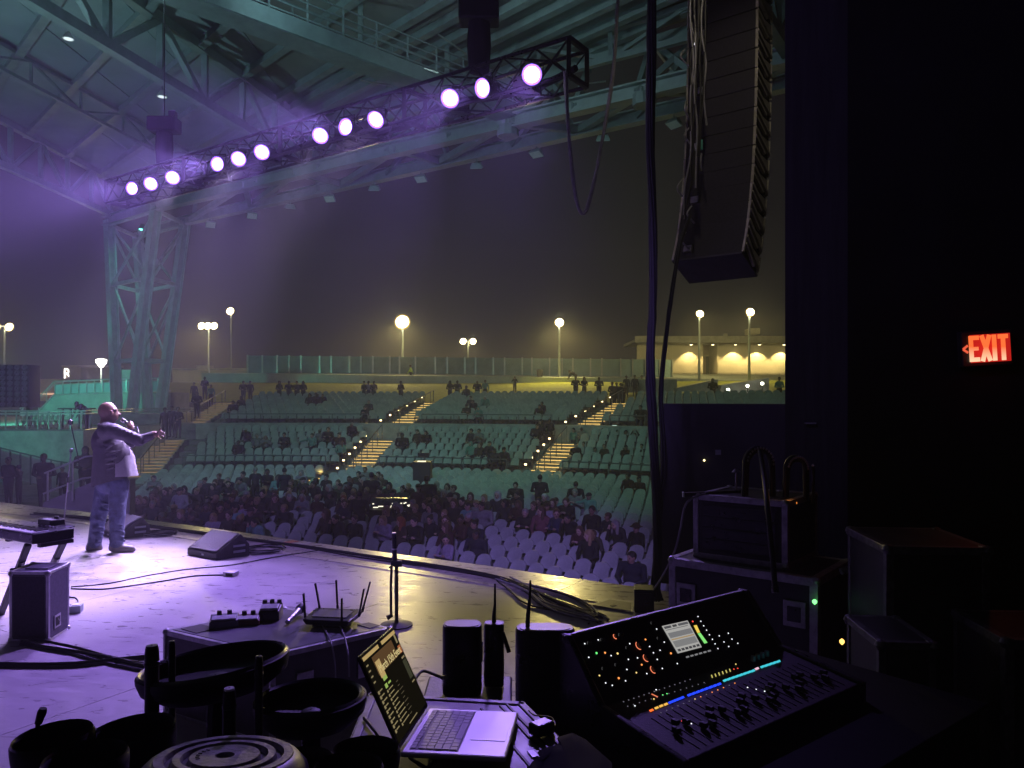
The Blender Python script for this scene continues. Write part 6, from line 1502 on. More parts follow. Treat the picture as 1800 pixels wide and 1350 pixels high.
# grey speaker cabinet with metal edges ----------------------------------------
cab_m = mat('grey carpet cabinet', (.10, .095, .11), .85, var=.12, scale=40, bump=.4, bscale=200)
o = PZ(17, 1128, 0); a = PZ(85, 1129, 0) - o; a.z = 0; b = PZ(121, 1106, 0) - PZ(85, 1129, 0); b.z = 0
sc_ = thing('speaker_cabinet', 'grey upright speaker cabinet with pale metal edges under the keyboard', 'speaker', o)
cased(sc_, o, a, b, .545, cab_m, M['alu'], .022)
mb = MB(); q = [o + a * s + Vector((0, -.004, z)) for s, z in ((.10, .035), (.90, .035), (.90, .51), (.10, .51))]; mb.prism(q, (0, .004, 0)); mb.build('front_grille', mat('cabinet grille', (.045, .042, .05), .8, var=.15, scale=60, bump=.5, bscale=300), sc_)
bn = b.normalized(); sd = Vector((bn.y, -bn.x, 0)) * .004
cc = o + a + b * .40 + Vector((0, 0, .13)); f = lambda s, z: cc + bn * s + Vector((0, 0, z)) + sd
mb = MB(); mb.prism([f(-.05, -.05), f(.05, -.05), f(.05, .05), f(-.05, .05)], sd); mb.build('handle_plate', M['alu'], sc_)
mb = MB(); mb.prism([f(-.035, -.035) + sd * 1.4, f(.035, -.035) + sd * 1.4, f(.035, .035) + sd * 1.4, f(-.035, .035) + sd * 1.4], sd * .3); mb.build('handle_recess', M['black'], sc_)
mb = MB(); mb.tube([f(-.02, .02) + sd * 4, f(.0, .0) + sd * 5, f(.0, -.03) + sd * 4], .006, 6); mb.build('handle', M['chrome'], sc_)
mb = MB(); mb.prism([o + a * s + b * t_ + Vector((0, 0, .548)) for s, t_ in ((.25, .25), (.85, .25), (.85, .8), (.25, .8))], (0, 0, .008)); mb.build('top_plate', cab_m, sc_)
# box on the floor and cables ----------------------------------------------------
c = PZ(403, 1014, 0); root = thing('stage_box', 'small silver direct box lying on the bright stage floor', 'stage box', c)
mb = MB(); mb.box(c + Vector((0, .05, .025)), (.13, .10, .045), Matrix.Rotation(-.3, 3, 'Z')); mb.build('body', M['alu'], root, bevel=.004)
mb = MB(); mb.box(c + Vector((-.07, .06, .02)), (.03, .03, .025)); mb.build('plug', M['black'], root, bevel=.003)
mb = MB(); mb.box(c + Vector((.0, -.012, .025)), (.08, .006, .03), Matrix.Rotation(-.3, 3, 'Z')); mb.build('socket_panel', M['black'], root)
c = PZ(131, 1078, 0); root = thing('stage_box', 'small blue grey floor box by the cabinet at the stage floor', 'stage box', c)
mb = MB(); mb.box(c + Vector((0, .03, .035)), (.09, .12, .07), Matrix.Rotation(.3, 3, 'Z')); mb.build('body', M['steel'], root, bevel=.005)
mb = MB(); mb.box(c + Vector((0, .03, .073)), (.06, .08, .006), Matrix.Rotation(.3, 3, 'Z')); mb.build('top_panel', M['alu_dull'], root)
def floor_cable(label, pix, n=1, r=.009, m='cable', spread=.03, seed=0, name='floor_cable'):
    pts = [PZ(x, y, r) for x, y in pix]; root = thing(name, label, 'cable', pts[0]); rr = random.Random(seed)
    base = smooth_path(pts, 6)
    for k in range(n):
        off = (k - (n - 1) / 2) * spread; w = rr.uniform(0, 6)
        pp = []
        for i, p in enumerate(base):
            t_ = (base[min(i + 1, len(base) - 1)] - base[max(i - 1, 0)]).normalized(); nn = Vector((-t_.y, t_.x, 0))
            pp.append(p + nn * (off * (.6 + .5 * math.sin(i * .23 + w)) + rr.uniform(-.002, .002)) + Vector((0, 0, (k % 2) * r * 1.2 + .002)))
        mb = MB(); mb.tube(pp, r, 6); mb.build('strand', M[m] if not (m == 'mix') else M[('cable', 'grey_cable')[k % 2]], root, 60)
    return root
floor_cable('dark cable run taped along the apron joint of the stage', [(60, 903), (160, 912), (300, 931), (450, 951), (540, 962), (640, 978), (760, 996), (860, 1014), (915, 1030), (985, 1062), (1046, 1088)], 5, .011, 'cable', .035, 1)
floor_cable('loose grey cable strands bunched near the stage corner', [(880, 1018), (925, 1040), (955, 1060), (990, 1072), (1030, 1084), (1052, 1094)], 7, .009, 'mix', .05, 2)
floor_cable('second loop of grey cable near the stage corner', [(900, 1022), (950, 1034), (1000, 1048), (1040, 1068), (1048, 1086), (1010, 1082), (960, 1066)], 3, .008, 'mix', .03, 12)
floor_cable('thin dark cable from the cabinet to the silver direct box', [(125, 1035), (180, 1036), (230, 1030), (285, 1022), (340, 1013), (392, 1011)], 1, .008)
floor_cable('thin dark cable running past the wedge towards the apron', [(125, 1032), (190, 1026), (260, 1012), (330, 1001), (410, 993), (480, 980), (560, 968)], 1, .007)
floor_cable('black cable bundle running from the cabinet to the low road case', [(40, 1131), (90, 1140), (150, 1150), (200, 1161), (262, 1176)], 4, .012, 'cable', .04, 5)
floor_cable('heavy black cable crossing the floor before the cabinet', [(-30, 1170), (60, 1172), (130, 1171), (190, 1165), (262, 1157)], 2, .013, 'cable', .02, 6)
floor_cable('cable loop curling behind the cabinet on the floor', [(122, 1050), (134, 1052), (136, 1060), (124, 1064)], 1, .007)
for nm_, cx, cy, rx, ry in (('coil of dark cable on the floor beside the lone wedge', 462, 969, .24, .20), ('coil of dark cable on the floor behind the singer', 278, 941, .22, .16)):
    c = PZ(cx, cy, 0); root = thing('cable_coil', nm_, 'cable', c); rr = random.Random(int(cx))
    for k in range(4):
        mb = MB(); pp = [c + Vector((math.cos(a_) * rx * (1 + rr.uniform(-.12, .12)) + k * .012, math.sin(a_) * ry * (1 + rr.uniform(-.12, .12)), .01 + .012 * k)) for a_ in np.linspace(0, 2 * math.pi * .96, 18)]
        mb.tube(smooth_path(pp, 3), .009, 6); mb.build('loop', M['cable'] if k % 2 else M['grey_cable'], root, 60)
# tape mark with a red centre on the apron, floor pocket
tm = thing('tape_mark', 'pale tape stripes with a red patch on the stage apron', 'tape', PZ(515, 952, .01))
tw = mat('pale tape', (.42, .42, .40), .6); tr_ = mat('red tape', (.42, .12, .12), .6)
def floor_quad(root, name, pix, m, z=.0085):
    mb = MB(); mb.prism([PZ(x, y, z) for x, y in pix], (0, 0, .003)); return mb.build(name, m, root)
floor_quad(tm, 'stripe', [(473, 951), (497, 948), (500, 949), (476, 952.5)], tw); floor_quad(tm, 'stripe', [(515, 957), (545, 953), (548, 954), (519, 958.5)], tw)
floor_quad(tm, 'red_patch', [(493, 954), (515, 950), (526, 951.5), (504, 956)], tr_, .0087)
floor_quad(tm, 'patch', [(480, 953), (493, 951), (512, 955), (500, 957)], mat('grey tape', (.2, .2, .2), .7), .0083)
fp = thing('floor_pocket', 'flush metal floor pocket with a small slot in the stage floor', 'floor box', PZ(1076, 1064, .01))
floor_quad(fp, 'frame', [(1036, 1064), (1070, 1052), (1114, 1059), (1112, 1077)], M['alu_dull'], .006)
floor_quad(fp, 'lid', [(1042, 1064), (1072, 1054), (1110, 1060), (1108, 1074)], mat('pocket lid', (.10, .095, .09), .5), .0095)
floor_quad(fp, 'slot', [(1072, 1064), (1080, 1062), (1084, 1064), (1076, 1066)], M['black'], .0128)
c = PZ(1115, 1078, 0); root = thing('floor_speaker', 'small black box standing at the foot of the cable bundle', 'box', c)
axis_box(root, 'body', c, (.17, -.03, 0), (.03, .2, 0), .21, M['black'], 0.005, .006); mb = MB(); mb.prism([c + Vector((.02, -.012, z)) + Vector((x, -.03 * x / .17, 0)) for x, z in ((0, .03), (.13, .03), (.13, .18), (0, .18))], (0, .006, 0)); mb.build('grille', M['black_gloss'], root)
# slim stand in the light streak
f0 = PZ(697, 1100, 0); zt = CAMZ - (937 - 700) / FOC * f0.y
st = thing('short_stand', 'short black stand with a clamp standing in the yellow floor reflection', 'stand', f0)
mb = MB(); mb.lathe(f0, [(.002, 0), (.13, 0), (.135, .014), (.02, .03), (.016, .05)], 20); mb.build('base', M['black'], st, 40)
mb = MB(); mb.tube([f0 + Vector((0, 0, .03)), P(697, 988, f0.y)], .016, 10); mb.build('lower_tube', M['black_gloss'], st, 40)
mb = MB(); mb.tube([P(694, 992, f0.y), P(692.5, 940, f0.y), P(692.5, 936, f0.y)], [.020, .020, .015], 10); mb.build('upper_tube', M['black_gloss'], st, 40)
mb = MB(); mb.lathe(P(692.5, 937, f0.y), [(.019, -.004), (.019, .004), (.002, .006)], 12); mb.build('cap_ring', M['alu'], st, 40)
mb = MB(); mb.lathe(P(693, 965, f0.y), [(.021, -.006), (.023, 0), (.021, .006)], 12); mb.build('collar_ring', M['alu'], st, 40)
mb = MB(); mb.box(P(697, 990, f0.y), (.09, .05, .05)); mb.build('clamp', M['black'], st, bevel=.008)
mb = MB(); mb.tube([P(685, 999, f0.y), P(690, 993, f0.y)], [.012, .006], 8); mb.build('clamp_knob', M['black_gloss'], st, 40)
mb = MB(); mb.tube([P(688.5, 994, f0.y - .03), P(687, 1030, f0.y - .03), P(687.5, 1083, f0.y - .03)], .011, 8); mb.build('side_rod', M['black_gloss'], st, 40)
mb = MB(); mb.tube([P(681, 1086, f0.y - .03), P(690, 1081, f0.y - .03)], [.022, .014], 8); mb.build('rod_knob', M['black_gloss'], st, 40)
# ================================================================== LOW ROAD CASE with small gear
lc_top = .5
cN, cL, cF, cR = PZ(478, 1152, lc_top), PZ(288, 1108, lc_top), PZ(528, 1070, lc_top), PZ(690, 1104, lc_top)
cF = cL + cR - cN
lc = thing('road_case', 'low open lidded road case with pale metal edges carrying pedals and a router', 'road case', Vector((cN.x, cN.y, 0)))
o = Vector((cN.x, cN.y, .0)); a = cR - cN; b = cL - cN; a.z = b.z = 0
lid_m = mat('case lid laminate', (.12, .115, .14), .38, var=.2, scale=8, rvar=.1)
cased(lc, o, a, b, lc_top - .004, M['case'], M['alu_dull'], .03)
def on_case(px, py, h=0): return PZ(px, py, lc_top) + Vector((0, 0, h))
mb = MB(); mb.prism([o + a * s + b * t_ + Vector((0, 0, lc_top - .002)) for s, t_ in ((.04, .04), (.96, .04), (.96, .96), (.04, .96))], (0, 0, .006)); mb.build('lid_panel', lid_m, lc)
for pix, nm_ in ((((318, 1107), (352, 1099), (382, 1106), (345, 1115)), 'dish'), (((628, 1100), (648, 1096), (668, 1101), (650, 1106)), 'dish')):
    mb = MB(); mb.prism([on_case(x, y, .0045) for x, y in pix], (0, 0, .003)); mb.build('recess', M['black'], lc)
for t_ in (.25, .75):
    c = o + a * t_ + Vector((0, 0, lc_top * .62)); n_ = Vector((a.y, -a.x, 0)).normalized() * .012; u_ = a.normalized()
    mb = MB(); mb.prism([c + n_ - u_ * .05 + Vector((0, 0, -.06)), c + n_ + u_ * .05 + Vector((0, 0, -.06)), c + n_ + u_ * .05 + Vector((0, 0, .06)), c + n_ - u_ * .05 + Vector((0, 0, .06))], n_ * -.6); mb.build('latch', M['alu_dull'], lc, bevel=.003)
def pedal(label, px, py, w, d, h, rot, col, knobs=2, name='effects_pedal'):
    c = on_case(px, py, .0055); root = thing(name, label, 'effects pedal', c); R = Matrix.Rotation(rot, 3, 'Z')
    mb = MB(); mb.hexa([c + R @ Vector(v) for v in ((-w / 2, -d / 2, 0), (w / 2, -d / 2, 0), (w / 2, d / 2, 0), (-w / 2, d / 2, 0), (-w / 2 * .95, -d / 2 * .95, h * .7), (w / 2 * .95, -d / 2 * .95, h * .7), (w / 2 * .95, d / 2 * .95, h), (-w / 2 * .95, d / 2 * .95, h))]); mb.build('body', col, root, bevel=.006)
    mb = MB(); mb.hexa([c + R @ Vector(v) for v in ((-w * .42, -d * .44, h * .75), (w * .42, -d * .44, h * .75), (w * .42, .0, h * .90), (-w * .42, .0, h * .90), (-w * .42, -d * .44, h * .92), (w * .42, -d * .44, h * .92), (w * .42, .0, h * 1.08), (-w * .42, .0, h * 1.08))]); mb.build('foot_plate', M['alu_dull'], root, bevel=.003)
    for i in range(knobs):
        p = c + R @ Vector(((i - (knobs - 1) / 2) * w * .35, d * .3, h * .95)); mb = MB(); mb.lathe(p, [(.016, 0), (.014, .026), (.002, .028)], 12); mb.build('knob', M['black_gloss'], root, 40)
    return root
pedal('grey stomp pedal at the outer end of the low road case', 394, 1101, .17, .13, .06, .3, M['steel_dark'])
pedal('reddish stomp pedal with a small switch on the low road case', 436, 1097, .15, .12, .045, .2, mat('red pedal', (.10, .025, .02), .45), 2)
pedal('squat black pedal with ridged top in the middle of the low road case', 476, 1088, .13, .14, .085, .1, M['black_gloss'], 3)
c = on_case(511, 1096, .03); root = thing('microphone', 'hand microphone with silver grille lying on the low road case', 'microphone', c)
d_ = Vector((.12, .9, .12)).normalized(); mb = MB(); mb.tube([c - d_ * .05, c + d_ * .13], [.014, .022], 10); mb.build('handle', M['alu'], root, 40)
mb = MB(); mb.tube([c + d_ * .12, c + d_ * .14, c + d_ * .17, c + d_ * .19], [.02, .03, .03, .012], 12); mb.build('grille', M['black'], root, 40)
rc = on_case(583, 1100, .006); rt = thing('router', 'black wireless router with six upright antennas on the low road case', 'router', rc)
R = Matrix.Rotation(-.15, 3, 'Z'); rf = lambda x, y, z: rc + R @ Vector((x, y, z))
mb = MB(); mb.hexa([rf(*v) for v in ((-.13, -.09, .02), (.13, -.09, .02), (.14, .12, .02), (-.14, .12, .02), (-.15, -.10, .055), (.15, -.10, .055), (.16, .14, .065), (-.16, .14, .065))]); mb.build('body', M['black_gloss'], rt, bevel=.008)
mb = MB(); mb.hexa([rf(*v) for v in ((-.10, -.06, .0), (.10, -.06, .0), (.10, .08, .0), (-.10, .08, .0), (-.10, -.06, .02), (.10, -.06, .02), (.10, .08, .02), (-.10, .08, .02))]); mb.build('foot', M['black'], rt)
mb = MB(); mb.prism([rf(-.11, -.05, .060), rf(.11, -.05, .060), rf(.11, .08, .066), rf(-.11, .08, .066)], (0, 0, .003)); mb.build('vent_panel', M['steel_dark'], rt)
for x, y, lx, L in ((-.15, -.05, -.01, .15), (-.13, .13, -.03, .17), (-.02, .15, -.01, .19), (.15, .13, .05, .19), (.10, -.09, 0, .14), (.165, .03, .03, .17)):
    a0 = rf(x, y, .05); a1 = a0 + Vector((lx, 0, L)); mb = MB(); mb.tube([a0, a0 + Vector((lx * .15, 0, .03))], .008, 8); an = mb.build('antenna', M['black'], rt)
    mb = MB(); mb.bar(a0 + Vector((lx * .15, 0, .03)), a1, .018, .010); mb.build('blade', M['black'], an, bevel=.002)
for k, pts in enumerate(([(560, 1100), (572, 1112), (582, 1130), (588, 1160), (590, 1200)], [(590, 1098), (604, 1118), (612, 1150), (614, 1190)])):
    pp = [on_case(*pts[0], .03), on_case(*pts[1], .012)] + [P(x, y, 4.32 - .03 * i) for i, (x, y) in enumerate(pts[2:])]
    root = thing('thin_lead', ('thin grey lead hanging from the router over the case side, inner', 'thin grey lead hanging from the router over the case side, outer')[k], 'cable', pp[0])
    mb = MB(); mb.tube(smooth_path(pp, 6), .005, 6); mb.build('lead', M['grey_cable'], root, 60)
    mb = MB(); mb.tube([pp[0], pp[0] + Vector((0, .02, .004))], .009, 8); mb.build('plug', M['black'], root)
# ================================================================== TRUNK OF ROUND STAND BASES
tk_ = thing('equipment_trunk', 'black trunk top under the round stand bases', 'trunk', (-.5, 1.4, 0))
mb = MB(); mb.hexa([(-.74, 1.03, .02), (-.14, 1.0, .02), (-.18, 1.74, .02), (-.86, 1.74, .02), (-.74, 1.03, 1.06), (-.14, 1.0, 1.06), (-.18, 1.74, 1.06), (-.86, 1.74, 1.06)]); mb.build('case_body', M['case'], tk_, bevel=.01)
mb = MB(); mb.bar((-.87, 1.75, 1.05), (-.17, 1.75, 1.05), .03); mb.build('metal_edge', M['black'], tk_)
def tub(label, px, py, Y, rx, depth, tilt=(0, 0), rim=.012, name='round_dish', knob=True):
    c = P(px, py, Y); r = rx / FOC * Y; root = thing(name, label, 'stand base', Vector((c.x, c.y, 1.06)))
    Mx = Matrix.Rotation(tilt[0], 3, 'X') @ Matrix.Rotation(tilt[1], 3, 'Y')
    mb = MB(); mb.lathe(c, [(r * .72, -depth), (r * .96, -depth * .55), (r, -.01), (r, 0), (r - rim * .4, .004), (r - rim, 0), (r - rim * 1.1, -.012), (r * .9, -depth * .5), (r * .3, -depth * .72), (.002, -depth * .74)], 40, M=Mx); mb.build('dish', M['rubber'], root, 50)
    mb = MB(); mb.lathe(c, [(r - rim * .25, .003), (r - rim * .55, .007), (r - rim * .9, .003)], 40, M=Mx); mb.build('rim_bead', M['black_gloss'], root, 60)
    if knob:
        mb = MB(); mb.lathe(c, [(r * .17, -depth * .74), (r * .17, -depth * .5), (r * .12, -depth * .44), (.002, -depth * .44)], 18, M=Mx); mb.build('boss', M['alu_dull'] if knob == 2 else M['black'], root, 40)
    mb = MB(); mb.tube([c + Mx @ Vector((0, 0, -depth)), Vector((c.x, c.y, 1.065))], .02, 8); mb.build('stem', M['black'], root, 40)
    return root
tub('largest black upturned round base tilted above the trunk', 377, 1165, 1.62, 127, .055, (-.06, -.12))
tub('black round base with a thick rim next to the laptop screen', 546, 1226, 1.60, 97, .055, (-.04, -.02), .016)
tub('deep black round pot with a grey boss at the corner of the trunk', 93, 1298, 1.32, 66, .11, (.02, -.06), .006, knob=2)
tub('black round pot second from the corner, half hidden by posts', 232, 1286, 1.40, 72, .08, (-.02, -.08), .006)
tub('shallow black round pot at the bottom of the picture by the corner pot', 150, 1335, 1.20, 70, .06, (.0, -.03), .005)
tub('small black round pot touching the laptop corner', 643, 1322, 1.28, 60, .06, (-.05, .0), .005)
tub('small black round pot at the bottom edge below the laptop pot', 612, 1352, 1.16, 62, .06, (-.05, .0), .005)
tub('small dark pot between the ringed disc and the laptop pot', 530, 1340, 1.24, 55, .06, (-.05, .0), .005)
# ringed disc: a cast base turned on its face, with raised rings
c = P(395, 1330, 1.22); r = 150 / FOC * 1.22; rd = thing('ringed_disc', 'scuffed dark domed base with raised concentric rings on top', 'stand base', Vector((c.x, c.y, 1.06)))
ring_m = mat('scuffed iron', (.15, .14, .165), .45, var=.45, scale=40, bump=.15, bscale=90, rvar=.15); Mx = Matrix.Rotation(-.13, 3, 'X') @ Matrix.Rotation(.02, 3, 'Y')
mb = MB(); mb.lathe(c, [(r * 1.0, -.075), (r * 1.02, -.045), (r * .95, -.018), (r * .84, -.003), (r * .78, 0)], 56, M=Mx); mb.build('dome', mat('iron dome', (.07, .066, .07), .38, var=.3, scale=25, rvar=.12), rd, 60)
for r0, r1 in ((.78, .66), (.58, .48), (.40, .10)):
    mb = MB(); mb.lathe(c, [(r * r0 + .002, -.007), (r * r0, .0), (r * (r0 - .01), .0025), (r * (r1 + .01), .0025), (r * r1, 0), (r * r1 - .002, -.007)], 56, M=Mx); mb.build('ring', ring_m, rd, 40)
mb = MB(); mb.lathe(c, [(r * .79, -.006), (r * .3, -.006), (r * .09, -.006), (r * .09, -.02), (.002, -.02)], 56, M=Mx); mb.build('groove_floor', M['rubber'], rd, 40)
for k in range(6):
    a_ = 2.6 + k * .22; p = c + Mx @ Vector((math.cos(a_) * r * .30, math.sin(a_) * r * .30, .003)); mb = MB(); mb.box(p, (.006, .003, .0015), Mx @ Matrix.Rotation(a_, 3, 'Z')); mb.build('cast_mark', M['rubber'], rd)
for px, py0, py1, Y, w, lab in ((267, 1138, 1300, 1.5, 12, 'thick black post, outermost of the three by the tilted base'), (302, 1130, 1300, 1.58, 6, 'thin black post beside the thickest one'), (455, 1157, 1330, 1.42, 7, 'black post rising between the two big round bases'), (403, 1213, 1330, 1.46, 11, 'stubby post with a pale disc on top under the tilted base')):
    c = P(px, py0, Y); root = thing('stand_post', lab, 'post', Vector((c.x, c.y, 1.06))); r = w / FOC * Y
    mb = MB(); mb.tube([Vector((c.x, c.y, 1.062)), c - Vector((0, 0, .012)), c], [r, r, r * .9], 14); mb.build('tube', M['black'], root, 40)
    mb = MB(); mb.lathe(c, [(r * .85, .0005), (r * .8, .004), (.002, .0045)], 14); mb.build('cap', M['white'] if w == 11 else M['black_gloss'], root, 40)
    mb = MB(); mb.lathe(c - Vector((0, 0, .03)), [(r, -.004), (r * 1.12, -.003), (r * 1.12, .003), (r, .004)], 14); mb.build('collar', M['black_gloss'], root, 40)
c = P(68, 1285, 1.36); root = thing('stick_handle', 'short black stick leaning out of the corner pot', 'stick', c - Vector((0, 0, .06)))
mb = MB(); mb.tube([c + Vector((-.008, 0, -.05)), P(67, 1270, 1.36)], .004, 8); mb.build('shaft', M['black'], root)
mb = MB(); mb.tube([P(67, 1272, 1.36), P(74, 1252, 1.36), P(76, 1245, 1.36)], [.006, .008, .006], 10); mb.build('grip', M['rubber'], root, 40)
# ================================================================== LAPTOP and its case
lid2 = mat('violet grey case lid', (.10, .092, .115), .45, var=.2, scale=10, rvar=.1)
tc_ = thing('road_case', 'tall road case with scuffed pale lid under the open laptop', 'road case', (-.05, 1.6, 0))
zt = 1.165
q = [PZ(575, 1400, zt), PZ(1058, 1374, zt), PZ(922, 1238, zt), PZ(648, 1222, zt)]
mb = MB(); mb.hexa([Vector((p.x, p.y, .02)) for p in q] + [p for p in q]); mb.build('case_body', M['case'], tc_)
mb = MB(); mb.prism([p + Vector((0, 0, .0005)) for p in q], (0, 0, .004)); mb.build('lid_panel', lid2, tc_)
for i, (p, p2) in enumerate(zip(q, q[1:] + q[:1])):
    ins = (sum(q, Vector()) / 4 - (p + p2) / 2).normalized() * .012
    mb = MB(); mb.bar(p + ins + Vector((0, 0, -.006)), p2 + ins + Vector((0, 0, -.006)), .02, .028); mb.build('metal_edge', M['edge_dark'], tc_, bevel=.003)
d1 = (q[2] - q[1]).normalized(); ins = Vector((d1.y * -1, d1.x, 0)); ins = ins if ins.dot(q[0] - q[1]) > 0 else -ins
for s in (.045, .062, .11):
    mb = MB(); mb.bar(q[1] + ins * s + Vector((0, 0, .006)), q[2] + ins * s + Vector((0, 0, .006)), .005, .003); mb.build('seam', M['black'], tc_)
c = q[1] + d1 * .14 + ins * .085 + Vector((0, 0, .0065)); mb = MB(); mb.box(c, (.03, .014, .003), Matrix.Rotation(math.atan2(d1.y, d1.x), 3, 'Z')); mb.build('latch', M['alu_dull'], tc_)
lap = thing('laptop', 'open silver laptop showing a dark playlist on its tilted screen', 'laptop', Vector((-.1, 1.6, 1.17)))
hB, hA = P(703, 1322, 1.49), P(753, 1244, 1.75); fB = P(889, 1331, 1.475); fA = hA + (fB - hB)
up_ = (hA - hB).cross(fB - hB).normalized(); up_ = up_ if up_.z > 0 else -up_
sil = mat('laptop aluminium', (.46, .45, .46), .42, metal=.55, var=.04, scale=4)
mb = MB(); mb.hexa([p - up_ * .011 for p in (hB, fB, fA, hA)] + [p for p in (hB, fB, fA, hA)]); base = mb.build('base', sil, lap, bevel=.004)
eu, ev = (hA - hB), (fB - hB)      # along the hinge (user's left to right), towards the user
def deck(u, v, h=.0): return hB + eu * u + ev * v + up_ * h
mb = MB(); mb.prism([deck(u, v, .0003) for u, v in ((.06, .07), (.94, .07), (.94, .54), (.06, .54))], up_ * .0006); mb.build('key_well', mat('key well', (.16, .155, .17), .6, var=.05), lap)
keym = mat('laptop keys', (.27, .265, .28), .5, var=.05)
rows = [14, 14, 14, 13, 12, 8]
for j, n_ in enumerate(rows):
    v0 = .08 + j * .0755; v1 = v0 + (.045 if j == 0 else .066)
    ws = [1.0] * n_
    if j == 5: ws = [1, 1, 1.2, 5.2, 1.2, 1, 1, 1]
    if j in (3, 4): ws[0] = ws[-1] = 1.8
    tot = sum(ws); u = .068
    for w_ in ws:
        du = (.864) * w_ / tot; mb = MB(); mb.prism([deck(u + .004, v0, .001), deck(u + du - .004, v0, .001), deck(u + du - .004, v1, .001), deck(u + .004, v1, .001)], up_ * .0013); mb.build('key', keym, base); u += du
mb = MB(); mb.prism([deck(u, v, .0003) for u, v in ((.30, .60), (.70, .60), (.70, .95), (.30, .95))], up_ * .0005); mb.build('trackpad', mat('trackpad', (.44, .43, .445), .35, metal=.5, var=.03), lap)
sB, sA = P(623, 1151, 1.505), P(697, 1104, 1.765)
sd_ = ((sA - hA) + (sB - hB)) / 2; sB = hB + sd_; sA = hA + sd_
sn = (hA - hB).cross(sB - hB).normalized(); sn = sn if sn.dot(Vector((1, -.3, .3))) > 0 else -sn
hb2, ha2 = hB + up_ * .004, hA + up_ * .004
mb = MB(); mb.hexa([p - sn * .006 for p in (hb2, ha2, sA, sB)] + [p for p in (hb2, ha2, sA, sB)]); scr = mb.build('screen', M['black_gloss'], lap, bevel=.002)
su, sv = (ha2 - hb2), (sB - hb2)
def sp2(u, v, h=.0006): return hb2 + su * u + sv * v + sn * h
def sq(name, u0, v0, u1, v1, m, h=.0006):
    mb = MB(); mb.prism([sp2(u0, v0, h), sp2(u1, v0, h), sp2(u1, v1, h), sp2(u0, v1, h)], sn * .0002); return mb.build(name, m, scr)
g_tan, g_dim, g_mid, g_br = glow('screen tan', (.72, .50, .20), .62), glow('screen panel', (.030, .020, .010), 1), glow('screen text', (.34, .27, .14), .7), glow('screen brown', (.13, .07, .03), .7)
g_gr, g_red, g_bg = glow('screen green', (.35, .5, .12), .8), glow('screen red', (.5, .16, .06), .7), glow('screen black', (.006, .005, .003), 1)
sq('display', .03, .05, .97, .955, g_bg)
sq('menu_bar', .04, .925, .46, .965, g_tan, .0009); sq('menu_bar', .55, .925, .97, .965, g_tan, .0009)
sq('album_panel', .22, .70, .80, .90, g_br, .0009); sq('album_art', .24, .66, .36, .84, g_tan, .0012); sq('album_art', .26, .62, .36, .68, g_gr, .0012)
sq('play_button', .24, .545, .30, .59, g_gr, .0009); sq('play_mark', .33, .56, .40, .58, g_gr, .0009); sq('side_art', .88, .70, .96, .79, g_red, .0009); sq('side_art', .90, .82, .94, .93, g_mid, .0009)
mb = MB(); sx_ = su.normalized(); sy_ = (sv - sx_ * sv.dot(sx_)).normalized(); text_faces(mb, 'March 15th Event', .024, frame(sx_, sy_, sn, sp2(.60, .745, .0012)), .0002); mb.build('title_text', glow('screen title', (.85, .70, .32), .8), scr)
rr = random.Random(4)
for i in range(9):
    v = .50 - i * .046
    sq('track_art', .235, v, .265, v + .026, g_mid, .0009); sq('track_text', .28, v + .012, .28 + rr.uniform(.10, .2), v + .022, g_mid, .0009); sq('track_text', .50, v + .008, .50 + rr.uniform(.05, .12), v + .014, glow('t%d' % i, (.16, .13, .08), .6), .0009)
    sq('list_art', .05, .56 - i * .052, .085, .56 - i * .052 + .032, g_mid, .0009); sq('list_text', .095, .575 - i * .052, .095 + rr.uniform(.05, .10), .575 - i * .052 + .012, g_mid, .0009)
for i in range(4): sq('list_text', .05, .86 - i * .06, .10, .875 - i * .06, g_mid, .0009)
sq('side_panel', .85, .40, .95, .62, glow('sp', (.05, .05, .03), .8), .0009); sq('side_text', .86, .64, .95, .66, g_mid, .0009); sq('side_text', .86, .35, .94, .365, g_mid, .0009); sq('player_bar', .40, .075, .66, .085, g_mid, .0009)
# wire bits beside the laptop
for k, (lab, pts) in enumerate((('dark lead curling out from under the laptop front', [(720, 1331), (740, 1345), (752, 1350), (760, 1338)]), ('dark lead looping behind the laptop screen to the hub', [(728, 1196), (742, 1180), (760, 1184), (778, 1192)]), ('dark twin lead lying at the screen foot by the round base', [(640, 1262), (655, 1280), (668, 1298), (660, 1302)]))):
    pp = [PZ(x, y, 1.178) for x, y in pts]; root = thing('thin_lead', lab, 'cable', pp[0]); mb = MB(); mb.tube(smooth_path(pp, 6), .004, 6); mb.build('lead', M['cable'], root, 60); mb = MB(); mb.tube([pp[-1], pp[-1] + Vector((.008, .008, 0))], .006, 8); mb.build('plug', M['alu_dull'], root)
# power adapter and crumpled cloth on the lid
c = PZ(952, 1290, 1.172); root = thing('power_adapter', 'small black power adapter with a lead on the case lid beside the laptop', 'power adapter', c)
mb = MB(); mb.box(c + Vector((0, 0, .014)), (.05, .035, .026), Matrix.Rotation(.7, 3, 'Z')); mb.build('body', M['black_gloss'], root, bevel=.005)
mb = MB(); mb.tube(smooth_path([c + Vector((.02, .01, .012)), PZ(975, 1275, 1.172), PZ(968, 1262, 1.172), PZ(940, 1258, 1.172), PZ(930, 1250, 1.172)], 5), .003, 6); mb.build('lead', M['cable'], root, 60)
root = thing('black_cloth', 'crumpled black cloth lying over the corner of the case lid by the mixing desk', 'cloth', PZ(1000, 1330, 1.17)); rr = random.Random(6)
ol = [PZ(x, y, 1.171) for x, y in ((925, 1352), (950, 1336), (945, 1322), (985, 1308), (978, 1296), (1010, 1290), (1030, 1300), (1075, 1340), (1085, 1400), (930, 1400))]
